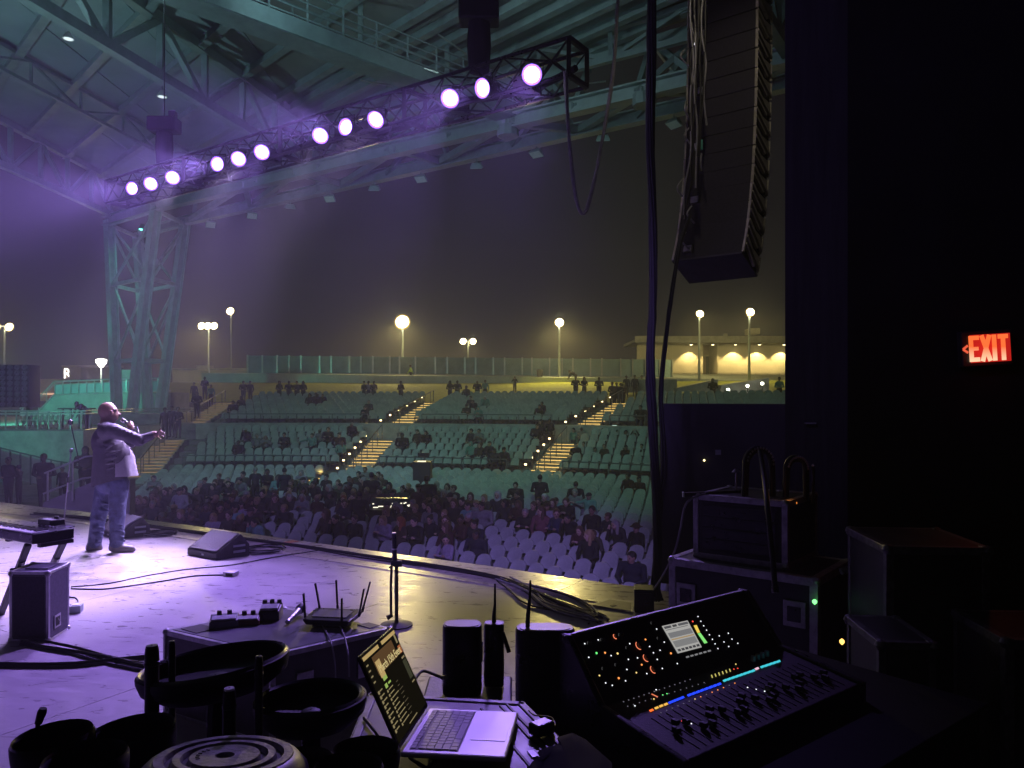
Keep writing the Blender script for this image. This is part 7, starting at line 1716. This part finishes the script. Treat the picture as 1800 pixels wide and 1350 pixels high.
mb = MB(); cc_ = sum(ol, Vector()) / len(ol); n_ = len(ol); rings = []
for k, s_ in enumerate((1.0, .8, .55, .3)):
    for p in ol: mb.v.append(tuple(cc_ + (p - cc_) * s_ + Vector((0, 0, (0 if k == 0 else rr.uniform(.004, .016))))))
mb.v.append(tuple(cc_ + Vector((0, 0, .012))))
for k in range(3):
    for i in range(n_): mb.f.append((k * n_ + i, k * n_ + (i + 1) % n_, (k + 1) * n_ + (i + 1) % n_, (k + 1) * n_ + i)); mb.m.append(0)
for i in range(n_): mb.f.append((3 * n_ + i, 3 * n_ + (i + 1) % n_, 4 * n_)); mb.m.append(0)
mb.build('fabric', M['drape2'], root, 80)
# hubs -----------------------------------------------------------------------------
def oval(label, px0, px1, py0, py1, Y, dpt, name, cat, m, top_m):
    a, b = P(px0, py1, Y), P(px1, py1, Y); t_ = P(px0, py0, Y).z; cx = (a.x + b.x) / 2; rx = (b.x - a.x) / 2; root = thing(name, label, cat, (cx, Y, a.z))
    def ring(z, s): return [Vector((cx + math.copysign(abs(math.cos(q)) ** .6, math.cos(q)) * rx * s, Y + dpt * .5 + math.copysign(abs(math.sin(q)) ** .6, math.sin(q)) * dpt * .5 * s, z)) for q in np.linspace(0, 2 * math.pi, 28, endpoint=False)]
    rs = [ring(a.z, .96), ring(a.z + .008, 1), ring(t_ - .006, 1), ring(t_, .95)]; mb = MB(); n_ = 28
    for r_ in rs: mb.v += [tuple(p) for p in r_]
    for j in range(3):
        for i in range(n_): mb.f.append((j * n_ + i, j * n_ + (i + 1) % n_, (j + 1) * n_ + (i + 1) % n_, (j + 1) * n_ + i)); mb.m.append(0)
    mb.f.append(tuple(range(n_))[::-1]); mb.f.append(tuple(3 * n_ + i for i in range(n_))); mb.m += [0, 0]; mb.build('body', m, root, 40)
    mb = MB(); mb.prism([p + Vector((0, 0, .0005)) for p in ring(t_, .86)], (0, 0, .002)); mb.build('top_plate', top_m, root)
    return root, Vector((cx, Y + dpt * .5, t_))
hub_top = mat('hub top', (.07, .068, .07), .4)
oval('tall black oval wireless hub standing before the yellow floor', 776, 846, 1104, 1226, 2.05, .075, 'wireless_hub', 'hub', M['black_gloss'], hub_top)
r1, t1 = oval('narrow black receiver box with one upright antenna beside the oval hub', 850, 886, 1100, 1208.5, 2.12, .05, 'receiver', 'receiver', M['black_gloss'], hub_top)
mb = MB(); mb.tube([t1, t1 + Vector((0, 0, .02)), P(870, 1062, 2.14), P(870, 1026, 2.14)], [.006, .006, .0035, .0028], 8); mb.build('antenna', M['black'], r1)
mb = MB(); mb.tube([P(884, 1112, 2.1), P(895, 1147, 2.08)], [.005, .006], 8); mb.build('side_antenna', M['black'], r1)
mb = MB(); mb.bar(P(848, 1128, 2.09), P(847.5, 1162, 2.09), .003); mb.build('light_slot', M['alu'], r1)
uc = thing('utility_case', 'plain black case under the wireless hub and receivers', 'case', (0, 2.25, 0))
mb = MB(); mb.hexa([(-.24, 1.985, .02), (.0, 1.985, .02), (.0, 2.22, .02), (-.24, 2.22, .02), (-.24, 1.985, 1.098), (.0, 1.985, 1.098), (.0, 2.22, 1.098), (-.24, 2.22, 1.098)]); mb.build('case_body', M['case'], uc, bevel=.006)
mb = MB(); mb.bar((-.24, 1.985, 1.095), (.0, 1.985, 1.095), .014); mb.build('metal_edge', M['edge_dark'], uc)
r2, t2 = oval('wide black receiver box with a tall antenna behind the mixing desk', 906, 1012, 1110, 1270, 2.36, .09, 'receiver', 'receiver', M['black_gloss'], hub_top)
mb = MB(); mb.tube([P(927, 1110, 2.4), P(928, 1085, 2.4), P(931, 1050, 2.4), P(932.5, 1020, 2.4)], [.007, .007, .0045, .003], 8); mb.build('antenna', M['black'], r2)
# ================================================================== MIXING DESK
cu, cv = Vector((.79, .613, 0)), Vector((-.613, .79, 0)); CO = Vector((.437, 1.987, 0)); CL = .92
def cp(u, v, z): return CO + cu * u + cv * v + Vector((0, 0, z))
md = thing('mixing_console', 'black digital mixing desk with lit screen and a row of coloured keys', 'mixing desk', cp(.4, .2, .86))
prof = [(0, .90), (0, .955), (.30, 1.0), (.445, 1.168), (.47, 1.168), (.475, .90)]
mb = MB(); mb.prism([cp(.02, v, z) for v, z in prof], cu * (CL - .04)); mb.build('body', mat('desk black', (.007, .007, .010), .6, var=.2, scale=14, bump=.1, bscale=150), md, bevel=.004)
for s in (0, CL - .022):
    mb = MB(); mb.prism([cp(s, v + dv, z + dz) for (v, z), (dv, dz) in zip(prof, ((-.015, -.02), (-.015, .008), (-.004, .01), (-.008, .01), (.008, .01), (.008, -.02)))], cu * .022); mb.build('end_cheek', M['black_gloss'], md, bevel=.006)
mb = MB(); mb.bar(cp(.0, .457, 1.172), cp(CL, .457, 1.172), .012, .008); mb.build('top_trim', M['alu_dull'], md)
Pn = (cu.cross(cp(0, .445, 1.168) - cp(0, .30, 1.0))).normalized(); Pn = Pn if Pn.z > 0 else -Pn; p_o = cp(0, .30, 1.0)
Dn = (cu.cross(cp(0, .30, 1.0) - cp(0, 0, .955))).normalized(); Dn = Dn if Dn.z > 0 else -Dn; d_o = cp(0, 0, .955)
def onp(x, y): return PPL(x, y, p_o, Pn)
def ond(x, y): return PPL(x, y, d_o, Dn)
C7 = lambda x, y: (960 + x / 3, 1040 + y / 3)
led = {}
LEDC = {'white': ((.9, .95, 1), 1.6), 'orange': ((1, .33, .08), 1.6), 'red': ((1, .08, .05), 1.5), 'green': ((.15, .9, .2), 1.4), 'yellow': ((1, .75, .25), 1.4), 'dim': ((.5, .5, .6), .35)}
def lamp(pt, n_, col, r=.0026, name='indicator_light'):
    key = (col, round(r, 4))
    if key not in led:
        mb = MB(); mb.lathe((0, 0, 0), [(r, 0), (r * .8, r * .5), (.0002, r * .7)], 8); o_ = mb.build(name, glow('led ' + col + str(r), *LEDC[col]), None, 60, origin=Vector((0, 0, 0))); led[key] = o_.data; bpy.data.objects.remove(o_)
    o_ = inst(name, led[key], md, pt + n_ * .0008 - md.location, n_.to_track_quat('Z', 'Y').to_euler()); return o_
for x, y in [(203, 275), (274, 255), (224, 347), (342, 338), (440, 275), (545, 290), (582, 198), (622, 267), (565, 323), (481, 350), (585, 358), (612, 406), (530, 433), (425, 411), (418, 471), (313, 482), (348, 495), (691, 380), (600, 310), (433, 358), (800, 132), (815, 157), (830, 181), (845, 204), (860, 228), (876, 252), (912, 234), (960, 220), (937, 266), (979, 251), (1010, 273), (962, 290), (905, 301), (890, 276)]:
    lamp(onp(*C7(x, y)), Pn, 'white', .0022)
for x, y, c_, r in [(523, 253, 'orange', .003), (475, 428, 'yellow', .0025), (280, 443, 'yellow', .0025), (382, 457, 'orange', .0034), (503, 386, 'orange', .003), (657, 326, 'orange', .0034), (310, 323, 'orange', .0032), (376, 327, 'yellow', .0034), (265, 325, 'green', .0036), (772, 158, 'red', .003)]:
    lamp(onp(*C7(x, y)), Pn, c_, r)
px_, py_ = cu, (cp(0, .445, 1.168) - cp(0, .30, 1.0)).normalized()
arc_m = glow('knob ring', (1, .25, .12), 1.3)
for x, y, r, lit in [(365, 237, .008, 1), (490, 285, .013, 1), (528, 350, .012, 1), (566, 411, .012, 1), (228, 275, .008, 0), (297, 257, .008, 0), (392, 232, .008, 0), (305, 410, .008, 0), (373, 390, .008, 0), (430, 300, .008, 0), (595, 250, .008, 0), (562, 170, .008, 0)]:
    c = onp(*C7(x, y)); Mq = Matrix(((px_.x, py_.x, Pn.x), (px_.y, py_.y, Pn.y), (px_.z, py_.z, Pn.z)))
    mb = MB(); mb.lathe(c, [(r * .62, 0), (r * .56, .011), (.0005, .012)], 14, M=Mq); kn = mb.build('knob', M['black_gloss'], md, 40)
    mb = MB(); pts_ = [c + Mq @ Vector((math.cos(a_) * r, math.sin(a_) * r, .001)) for a_ in np.linspace(1.9, 4.6 if lit else 3.2, 10)]; mb.tube(pts_, .0011 if lit else .0006, 5); mb.build('knob_ring', arc_m if lit else glow('dim ring', (.4, .4, .4), .25), kn)
def panel_quad(name, pix, m, pl=onp, n_=None, h=.0012, parent=None):
    n_ = Pn if n_ is None else n_; mb = MB(); mb.prism([pl(*q_) + n_ * h for q_ in pix], n_ * .0008); return mb.build(name, m, parent or md)
S4 = [(1163, 1101), (1208, 1091), (1233, 1138), (1191, 1149)]
sc2 = panel_quad('display', S4, glow('desk screen', (.62, .61, .58), .62))
def sl(u, v):
    a_, b_, c_, d_ = [Vector(q_) for q_ in S4]; p = (a_ * (1 - u) + b_ * u) * (1 - v) + (d_ * (1 - u) + c_ * u) * v; return (p.x, p.y)
for (u0, v0, u1, v1, col, st_) in ((.05, .28, .95, .46, (.30, .30, .31), .6), (.05, .50, .95, .54, (.6, .42, .22), .6), (.05, .58, .95, .80, (.34, .34, .34), .6), (.04, .04, .30, .12, (.12, .12, .13), .6), (.36, .04, .52, .12, (.1, .1, .1), .6), (.58, .04, .96, .12, (.16, .16, .17), .6), (.05, .16, .9, .18, (.2, .2, .2), .5)):
    panel_quad('display_field', [sl(u0, v0), sl(u1, v0), sl(u1, v1), sl(u0, v1)], glow('fld%d%d' % (int(u0 * 100), int(v0 * 100)), col, st_), h=.0024, parent=sc2)
for i in range(6):
    u0 = .06 + i * .155; panel_quad('display_field', [sl(u0, .87), sl(u0 + .11, .87), sl(u0 + .11, .95), sl(u0, .95)], glow('tab%d' % i, (.10, .10, .11), .5), h=.0024, parent=sc2)
panel_quad('level_meter', [(1219, 1100), (1224, 1099), (1230, 1112), (1225.5, 1113)], glow('meter top', (.9, .65, .1), 1.0)); panel_quad('level_meter', [(1225.8, 1113.8), (1230.6, 1112.8), (1243, 1130), (1238, 1131.5)], glow('meter', (.25, .85, .2), 1.0))
for i in range(6): panel_quad('screen_button', [(1205 + i * 7.6, 1154.5 - i * 2.1), (1210 + i * 7.6, 1153 - i * 2.1), (1211.5 + i * 7.6, 1155.5 - i * 2.1), (1206.5 + i * 7.6, 1157 - i * 2.1)], glow('sb%d' % i, (.5, .5, .52), .4))
KEY = [((555, 628), 'o'), ((582, 615), 'y'), ((606, 605), 'y'), ((631, 596), 'y')] + [((655 + i * 20.5, 586 - i * 8.2), 'b') for i in range(4)] + [((755 + i * 22.4, 547 - i * 8.2), 'b') for i in range(8)] + [((943 + i * 21, 470 - i * 7.2), 'c') for i in range(8)] + [((1111, 408), 'p')] + [((1140 + i * 21, 398 - i * 7.0), 'c') for i in range(5)]
kc = {'o': glow('key orange', (1, .16, .03), 1.3), 'y': glow('key amber', (.95, .52, .10), 1.0), 'b': glow('key blue', (.02, .06, 1), 1.4), 'c': glow('key cyan', (.06, .62, .75), 1.0), 'p': glow('key pink', (.9, .55, .7), 1.0)}
for (x, y), k_ in KEY:
    x0, y0 = C7(x, y); panel_quad('lit_key', [(x0 - 4.2, y0 + .1), (x0 + 2.0, y0 - 2.6), (x0 + 4.4, y0 + .3), (x0 - 1.8, y0 + 3.0)], kc[k_], ond, Dn, .0015)
for i in range(14):
    lamp(ond(*C7(408 + i * 27, 582 - i * 9)), Dn, 'dim', .002); lamp(ond(*C7(430 + i * 31, 606 - i * 9.6)), Dn, 'dim', .0018); lamp(ond(*C7(605 + i * 30, 640 - i * 12)), Dn, 'orange' if i in (7, 9, 10, 11, 13) else ('yellow' if i == 6 else 'dim'), .002)
for x, y, c_ in ((615, 547, 'green'), (637, 540, 'green'), (990, 410, 'red'), (1010, 406, 'red'), (468, 604, 'white'), (580, 519, 'white'), (670, 672, 'white'), (715, 685, 'red'), (765, 698, 'white'), (812, 710, 'white'), (1062, 507, 'white'), (1107, 517, 'white'), (1152, 527, 'white'), (1050, 350, 'yellow'), (1000, 384, 'yellow'), (568, 568, 'yellow')): lamp(ond(*C7(x, y)), Dn, c_, .0024)
for i in range(6):
    x0, y0 = C7(872 + i * 19, 449 - i * 6.4); panel_quad('fader_light', [(x0 - 1, y0 - 2), (x0 + .6, y0 - 2.6), (x0 + 2.4, y0 + 2.2), (x0 + .8, y0 + 2.8)], glow('fl%d' % i, (.85, .75, .2), .7), ond, Dn, .0015)
x0, y0 = C7(572, 551); panel_quad('fader_light', [(x0 - 6, y0 - 2.4), (x0 - 5, y0 - 3.4), (x0 + 6, y0 + 2), (x0 + 5, y0 + 3)], glow('flr', (1, .25, .12), .9), ond, Dn, .0015)
for i in range(4):
    c = ond(*C7(1092 + i * 24, 366 - i * 9)); mb = MB(); mb.lathe(c, [(.009, 0), (.008, .018), (.0005, .019)], 12); mb.build('knob', M['alu_dull'], md, 40)
fad = mat('fader caps', (.012, .012, .014), .5)
for i in range(25):
    c = cp(.10 + i * .031, .10 + .03 * math.sin(i * 1.3), .955 + .15 * .045) ; c = c + Vector((0, 0, .008)); c.z = (Vector(d_o).z + ((c - d_o).dot(cv)) * .15) + .012
    mb = MB(); mb.box(c, (.012, .024, .014), Matrix.Rotation(math.atan2(cu.y, cu.x), 3, 'Z')); fd_ = mb.build('fader', fad, md, bevel=.002)
    mb = MB(); mb.box(c + Vector((0, 0, .0075)), (.010, .002, .001), Matrix.Rotation(math.atan2(cu.y, cu.x), 3, 'Z')); mb.build('fader_line', M['steel_dark'], fd_)
    mb = MB(); g0 = cp(.10 + i * .031, .02, .9585); g1 = cp(.10 + i * .031, .19, .984); mb.bar(g0 + Vector((0, 0, .0008)), g1 + Vector((0, 0, .0008)), .003, .002); mb.build('fader_slot', M['rubber'], md)
dt = thing('desk_table', 'black cloth covered table under the mixing desk', 'table', cp(.4, .2, 0))
mb = MB(); mb.hexa([cp(u, v, z) for z in (.01, .885) for u, v in ((-.25, -.25), (1.2, -.25), (1.2, .62), (-.25, .62))]); mb.build('table_cloth', M['drape2'], dt)
mb = MB(); mb.hexa([cp(u, v, z) for z in (.8855, .898) for u, v in ((-.27, -.27), (1.22, -.27), (1.22, .64), (-.27, .64))]); mb.build('table_top', M['drape2'], dt, bevel=.003)
# ================================================================== FLIGHT CASES by the wing wall
fo = P(1177, 981, 4.6); fo.z = 0; fa = P(1438, 1018, 4.06) - P(1177, 981, 4.6); fa.z = 0; fb = Vector((-fa.y, fa.x, 0)).normalized() * .6
fc = thing('flight_case', 'long black flight case with dull metal edges at the wing wall', 'flight case', fo); cased(fc, fo, fa, fb, .945, M['case'], M['alu_dull'], .045)
fn = Vector((fa.y, -fa.x, 0)).normalized(); fu = fa.normalized()
for s in (.13, .86):
    c = fo + fa * s + fn * .006 + Vector((0, 0, .74)); mb = MB(); mb.prism([c + fu * x + Vector((0, 0, z)) for x, z in ((-.06, -.07), (.06, -.07), (.06, .07), (-.06, .07))], fn * .008); pl_ = mb.build('latch', M['alu_dull'], fc, bevel=.003)
    mb = MB(); mb.prism([c + fn * .009 + fu * x + Vector((0, 0, z)) for x, z in ((-.035, -.04), (.035, -.04), (.035, .04), (-.035, .04))], fn * .006); mb.build('latch_plate', M['black_gloss'], pl_)
c = fo + fa * .5 + fn * .006 + Vector((0, 0, .62)); mb = MB(); mb.prism([c + fu * x + Vector((0, 0, z)) for x, z in ((-.10, -.06), (.10, -.06), (.10, .06), (-.10, .06))], fn * .006); mb.build('handle_plate', M['black_gloss'], fc)
mb = MB(); mb.tube([c + fn * .02 + fu * -.06, c + fn * .035 + fu * -.03, c + fn * .035 + fu * .03, c + fn * .02 + fu * .06], .008, 8); mb.build('handle', M['steel_dark'], fc, 40)
c = P(1432, 1058, 4.02); root = thing('status_lamp', 'tiny green lamp glowing at the end of the long flight case', 'lamp', c); mb = MB(); mb.lathe(c, [(.002, -.014), (.012, -.004), (.013, .006), (.002, .014)], 10); mb.build('bulb', glow('green led', (.2, 1, .25), 2.2), root)
c = P(1480, 1128, 3.6); root = thing('pilot_light', 'tiny amber lamp glowing low beside the flight cases', 'lamp', c); mb = MB(); mb.lathe(c, [(.002, -.014), (.011, -.004), (.011, .006), (.002, .014)], 10); mb.build('bulb', glow('amber led', (1, .55, .12), 2.6), root)
uo = P(1220, 980, 4.63); uo = Vector((uo.x, uo.y, .947)); ua = fu * .56; ub = fb * .86
rk = thing('rack_case', 'black rack case with open dark front on top of the long flight case', 'rack case', uo); cased(rk, uo + Vector((0, 0, .001)), ua, ub, .37, M['case'], M['alu_dull'], .035)
mb = MB(); mb.prism([uo + fn * .005 + ua * s + Vector((0, 0, z)) for s, z in ((.09, .05), (.91, .05), (.91, .33), (.09, .33))], fn * .004); mb.build('front_opening', M['rubber'], rk)
for i in range(4):
    z = .06 + i * .066; mb = MB(); mb.prism([uo + fn * .010 + ua * s + Vector((0, 0, zz)) for s, zz in ((.11, z), (.89, z), (.89, z + .058), (.11, z + .058))], fn * .004); mb.build('rack_unit', M['black_gloss'], rk, bevel=.002)
zt2 = uo.z + .375
def arcthing(label, px, top, wpx, Y, foot, m, name='cable_arch', beads=True):
    root = thing(name, label, 'cable', P(px, foot, Y)); pts = []
    for a_ in np.linspace(math.pi, 0, 15): pts.append(P(px + math.cos(a_) * wpx / 2, top + wpx * .62 - math.sin(a_) * wpx * .62, Y))
    pts = [P(px - wpx / 2 - 2, foot, Y)] + pts + [P(px + wpx / 2 + 1, foot - 6, Y)]
    for k in range(3):
        mb = MB(); mb.tube([p + Vector((.014 * (k - 1), .02 * k, -.010 * k)) for p in smooth_path(pts, 3)], .012, 7); mb.build('strand', M['cable'], root, 60)
    if beads:
        for i in range(2, len(pts) - 1):
            mb = MB(); mb.lathe(pts[i] + Vector((0, -.012, 0)), [(.002, -.008), (.008, 0), (.002, .008)], 8); mb.build('tie', M['alu_dull'], root, 60)
    return root
arcthing('tall arch of looped black cable with pale ties on the rack case', 1336, 787, 46, 4.55, 880, 'cable')
arcthing('lower arch of looped black cable beside the tallest arch', 1402, 803, 34, 4.5, 884, 'cable')
c = P(1428, 884, 4.42); root = thing('gooseneck', 'short upright gooseneck with a pale tip beside the cable arches', 'lamp', c)
mb = MB(); mb.tube([c, P(1430, 850, 4.42), P(1429, 820, 4.42)], .009, 8); mb.build('stem', M['black_gloss'], root, 40); mb = MB(); mb.lathe(P(1429, 818, 4.42), [(.002, -.008), (.009, 0), (.002, .008)], 8); mb.build('tip', M['white'], root)
c = P(1386, 882, 4.40); root = thing('work_light', 'small amber glow lamp at the foot of the cable arches', 'lamp', c)
mb = MB(); mb.box(c + Vector((0, .03, -.012)), (.10, .06, .03)); mb.build('housing', M['black'], root, bevel=.004)
am_ = glow('amber lamp', (1, .30, .05), 1.8)
for x, w_ in ((-.03, .03), (.005, .028), (.035, .022)):
    mb = MB(); mb.box(c + Vector((x, -.004, -.006)), (w_, .006, .010)); mb.build('lens', am_, root)
point(root, c + Vector((0, -.05, .06)), .05, (1, .35, .08), .02)
c = PZ(1330, 872, zt2); root = thing('hanging_cable', 'black cable drooping from the tall arch over the rack case front', 'cable', P(1345, 800, 4.4))
mb = MB(); mb.tube(smooth_path([P(1336, 792, 4.48), P(1342, 830, 4.35), P(1348, 880, 4.1), P(1353, 930, 4.0), P(1358, 980, 3.95), P(1362, 1030, 3.92)], 5), .014, 8); mb.build('strand', M['cable'], root, 60); mb = MB(); mb.tube([P(1362, 1030, 3.92), P(1363, 1042, 3.91)], .02, 8); mb.build('plug', M['black_gloss'], root)
c = P(1200, 868, 4.5); root = thing('thin_lead', 'thin pale lead draped from the rack case corner to the cables', 'cable', P(1220, 872, 4.55))
mb = MB(); mb.tube(smooth_path([P(1240, 868, 4.6), P(1220, 874, 4.58), P(1204, 890, 4.6), P(1196, 930, 4.7), P(1186, 968, 4.8), P(1166, 1010, 5.2), P(1150, 1035, 5.6)], 6), .007, 6); mb.build('lead', M['grey_cable'], root, 60); mb = MB(); mb.tube([P(1240, 868, 4.6), P(1246, 867, 4.6)], .011, 8); mb.build('plug', M['black_gloss'], root)
c = P(1250, 872, 4.6); root = thing('bar_tool', 'dark flat bar lying across the rack case top edge', 'bar', c)
mb = MB(); mb.bar(P(1202, 869, 4.6), P(1300, 864, 4.75), .03, .02); mb.build('bar', M['black_gloss'], root); mb = MB(); mb.bar(P(1200, 869.2, 4.6), P(1202.5, 869, 4.6), .034, .03); mb.build('end_cap', M['galv'], root)
c = P(1294, 865, 4.8); root = thing('gooseneck_lamp', 'faint green gooseneck lamp behind the tallest cable arch', 'lamp', c)
mb = MB(); mb.tube([c, P(1294, 830, 4.8)], .006, 8); mb.build('stem', M['alu_dull'], root); mb = MB(); mb.lathe(P(1294, 828, 4.8), [(.03, -.008), (.012, .012), (.002, .014)], 10); mb.build('shade', M['steel_dark'], root, 40)
c = P(1490, 1003, 4.0); root = thing('red_lead', 'red lead end with a painted glow sticking out beside the flight cases', 'cable', c); rc_ = mat('red cable', (.35, .02, .04), .4, emis=(1, .02, .06), es=.12)  # red light on the lead is put into its material as a faint glow
for dy in (0, 5): 
    mb = MB(); mb.tube([P(1480, 1004 + dy * .4, 4.0), P(1508, 994 + dy, 4.0), P(1538, 986 + dy * .6, 4.05)], .008, 8); mb.build('strand', rc_, root, 60)
mb = MB(); mb.tube([P(1478, 1005, 4.0), P(1492, 1001, 4.0)], .018, 10); mb.build('plug', M['steel_dark'], root, 40)
for lab, o_, a_, b_, h_, w_ in (('tall black road case with dull edges under the EXIT sign', (1.66, 3.4, 0), (.43, -.035, 0), (.05, .5, 0), 1.245, .035), ('second black road case, lower, at the picture corner under the EXIT sign', (1.86, 2.9, 0), (.6, -.03, 0), (.04, .4, 0), .99, .035), ('low black case end between the mixing desk and the tall case', (1.44, 3.0, 0), (.20, -.02, 0), (.03, .36, 0), .95, .03)):
    root = thing('road_case', lab, 'road case', o_); cased(root, o_, a_, b_, h_, M['case'], M['edge_dark'], w_)
# ================================================================== SOUND DESK in the audience
fp_ = thing('sound_desk', 'dark sound desk with small lit dots among the floor seats', 'sound desk', Vector((0, 0, 0))); Y0 = 25.2; c = P(690, 905, Y0); c.z = zfloor(27); fp_.location = c
mb = MB(); mb.box(c + Vector((0, 0, .42)), (1.7, .9, .84)); mb.build('desk', M['black'], fp_, bevel=.01)
mb = MB(); mb.hexa([c + Vector(v) for v in ((-.75, .1, .84), (.75, .1, .84), (.75, .45, .84), (-.75, .45, .84), (-.75, .35, 1.12), (.75, .35, 1.12), (.75, .45, 1.12), (-.75, .45, 1.12))]); mb.build('console', M['black_gloss'], fp_)
rr = random.Random(9); dl_ = glow('desk led', (1, .93, .7), 1.5)
for i in range(14):
    mb = MB(); mb.box(c + Vector((rr.uniform(-.75, .75), -.3 + rr.uniform(0, .35), .87 + rr.uniform(0, .2))), (.05 if i % 5 else .16, .03, .03)); mb.build('work_light', dl_, fp_)
cb_ = thing('camera_box', 'dark boxed platform with a lit top edge behind the sound desk', 'platform', Vector((0, 0, 0))); c = P(743, 832, 33.5); c.z = zfloor(36); cb_.location = c
mb = MB(); mb.box(c + Vector((0, 0, .75)), (.75, .8, 1.5)); mb.build('box', M['black'], cb_); mb = MB(); mb.box(c + Vector((0, -.38, 1.53)), (.36, .06, .05)); mb.build('lamp_strip', glow('box lamp', (1, .85, .55), 1.6), cb_)
mb = MB(); mb.box(c + Vector((0, .3, 1.75)), (.5, .05, .2)); mb.build('screen_back', M['black_gloss'], cb_)
for px, py, Y, lab in ((804, 748, 44.7, 'small white lit panel on the parapet below the white hooded spectator'), (1080, 750, 42.5, 'small white lit panel on the parapet by the far stairs')):
    c = P(px, py, Y); root = thing('lit_panel', lab, 'panel', c); mb = MB(); mb.box(c, (.26, .06, .15)); mb.build('face', glow('panel lamp', (.75, 1, .88), 1.6), root); mb = MB(); mb.box(c + Vector((0, .05, -.1)), (.3, .05, .3)); mb.build('bracket', M['steel_dark'], root)
c = P(949, 667, 73.4); root = thing('litter_bin', 'dark litter bin standing before the screen fence', 'bin', c); mb = MB(); mb.lathe(c, [(.24, 0), (.3, .85), (.02, .86)], 10); mb.build('body', M['black'], root); mb = MB(); mb.lathe(c + Vector((0, 0, .86)), [(.33, 0), (.33, .08), (.02, .14)], 10); mb.build('lid', M['steel_dark'], root)
# ------------------------------------------------------------------ haze
hz = MB(); hz.box((-15, 45, 9.2), (150, 135, 28.4))
hm = bpy.data.materials.new('haze'); hm.use_nodes = True; t = hm.node_tree; t.nodes.clear()
o_ = t.nodes.new('ShaderNodeOutputMaterial'); pv = t.nodes.new('ShaderNodeVolumePrincipled')
pv.inputs['Color'].default_value = (0.9, 0.9, 0.92, 1); pv.inputs['Density'].default_value = HAZE_DENSITY
pv.inputs['Anisotropy'].default_value = 0.35
t.links.new(pv.outputs[0], o_.inputs['Volume'])
ho = hz.build('haze', hm); ho['kind'] = 'stuff'
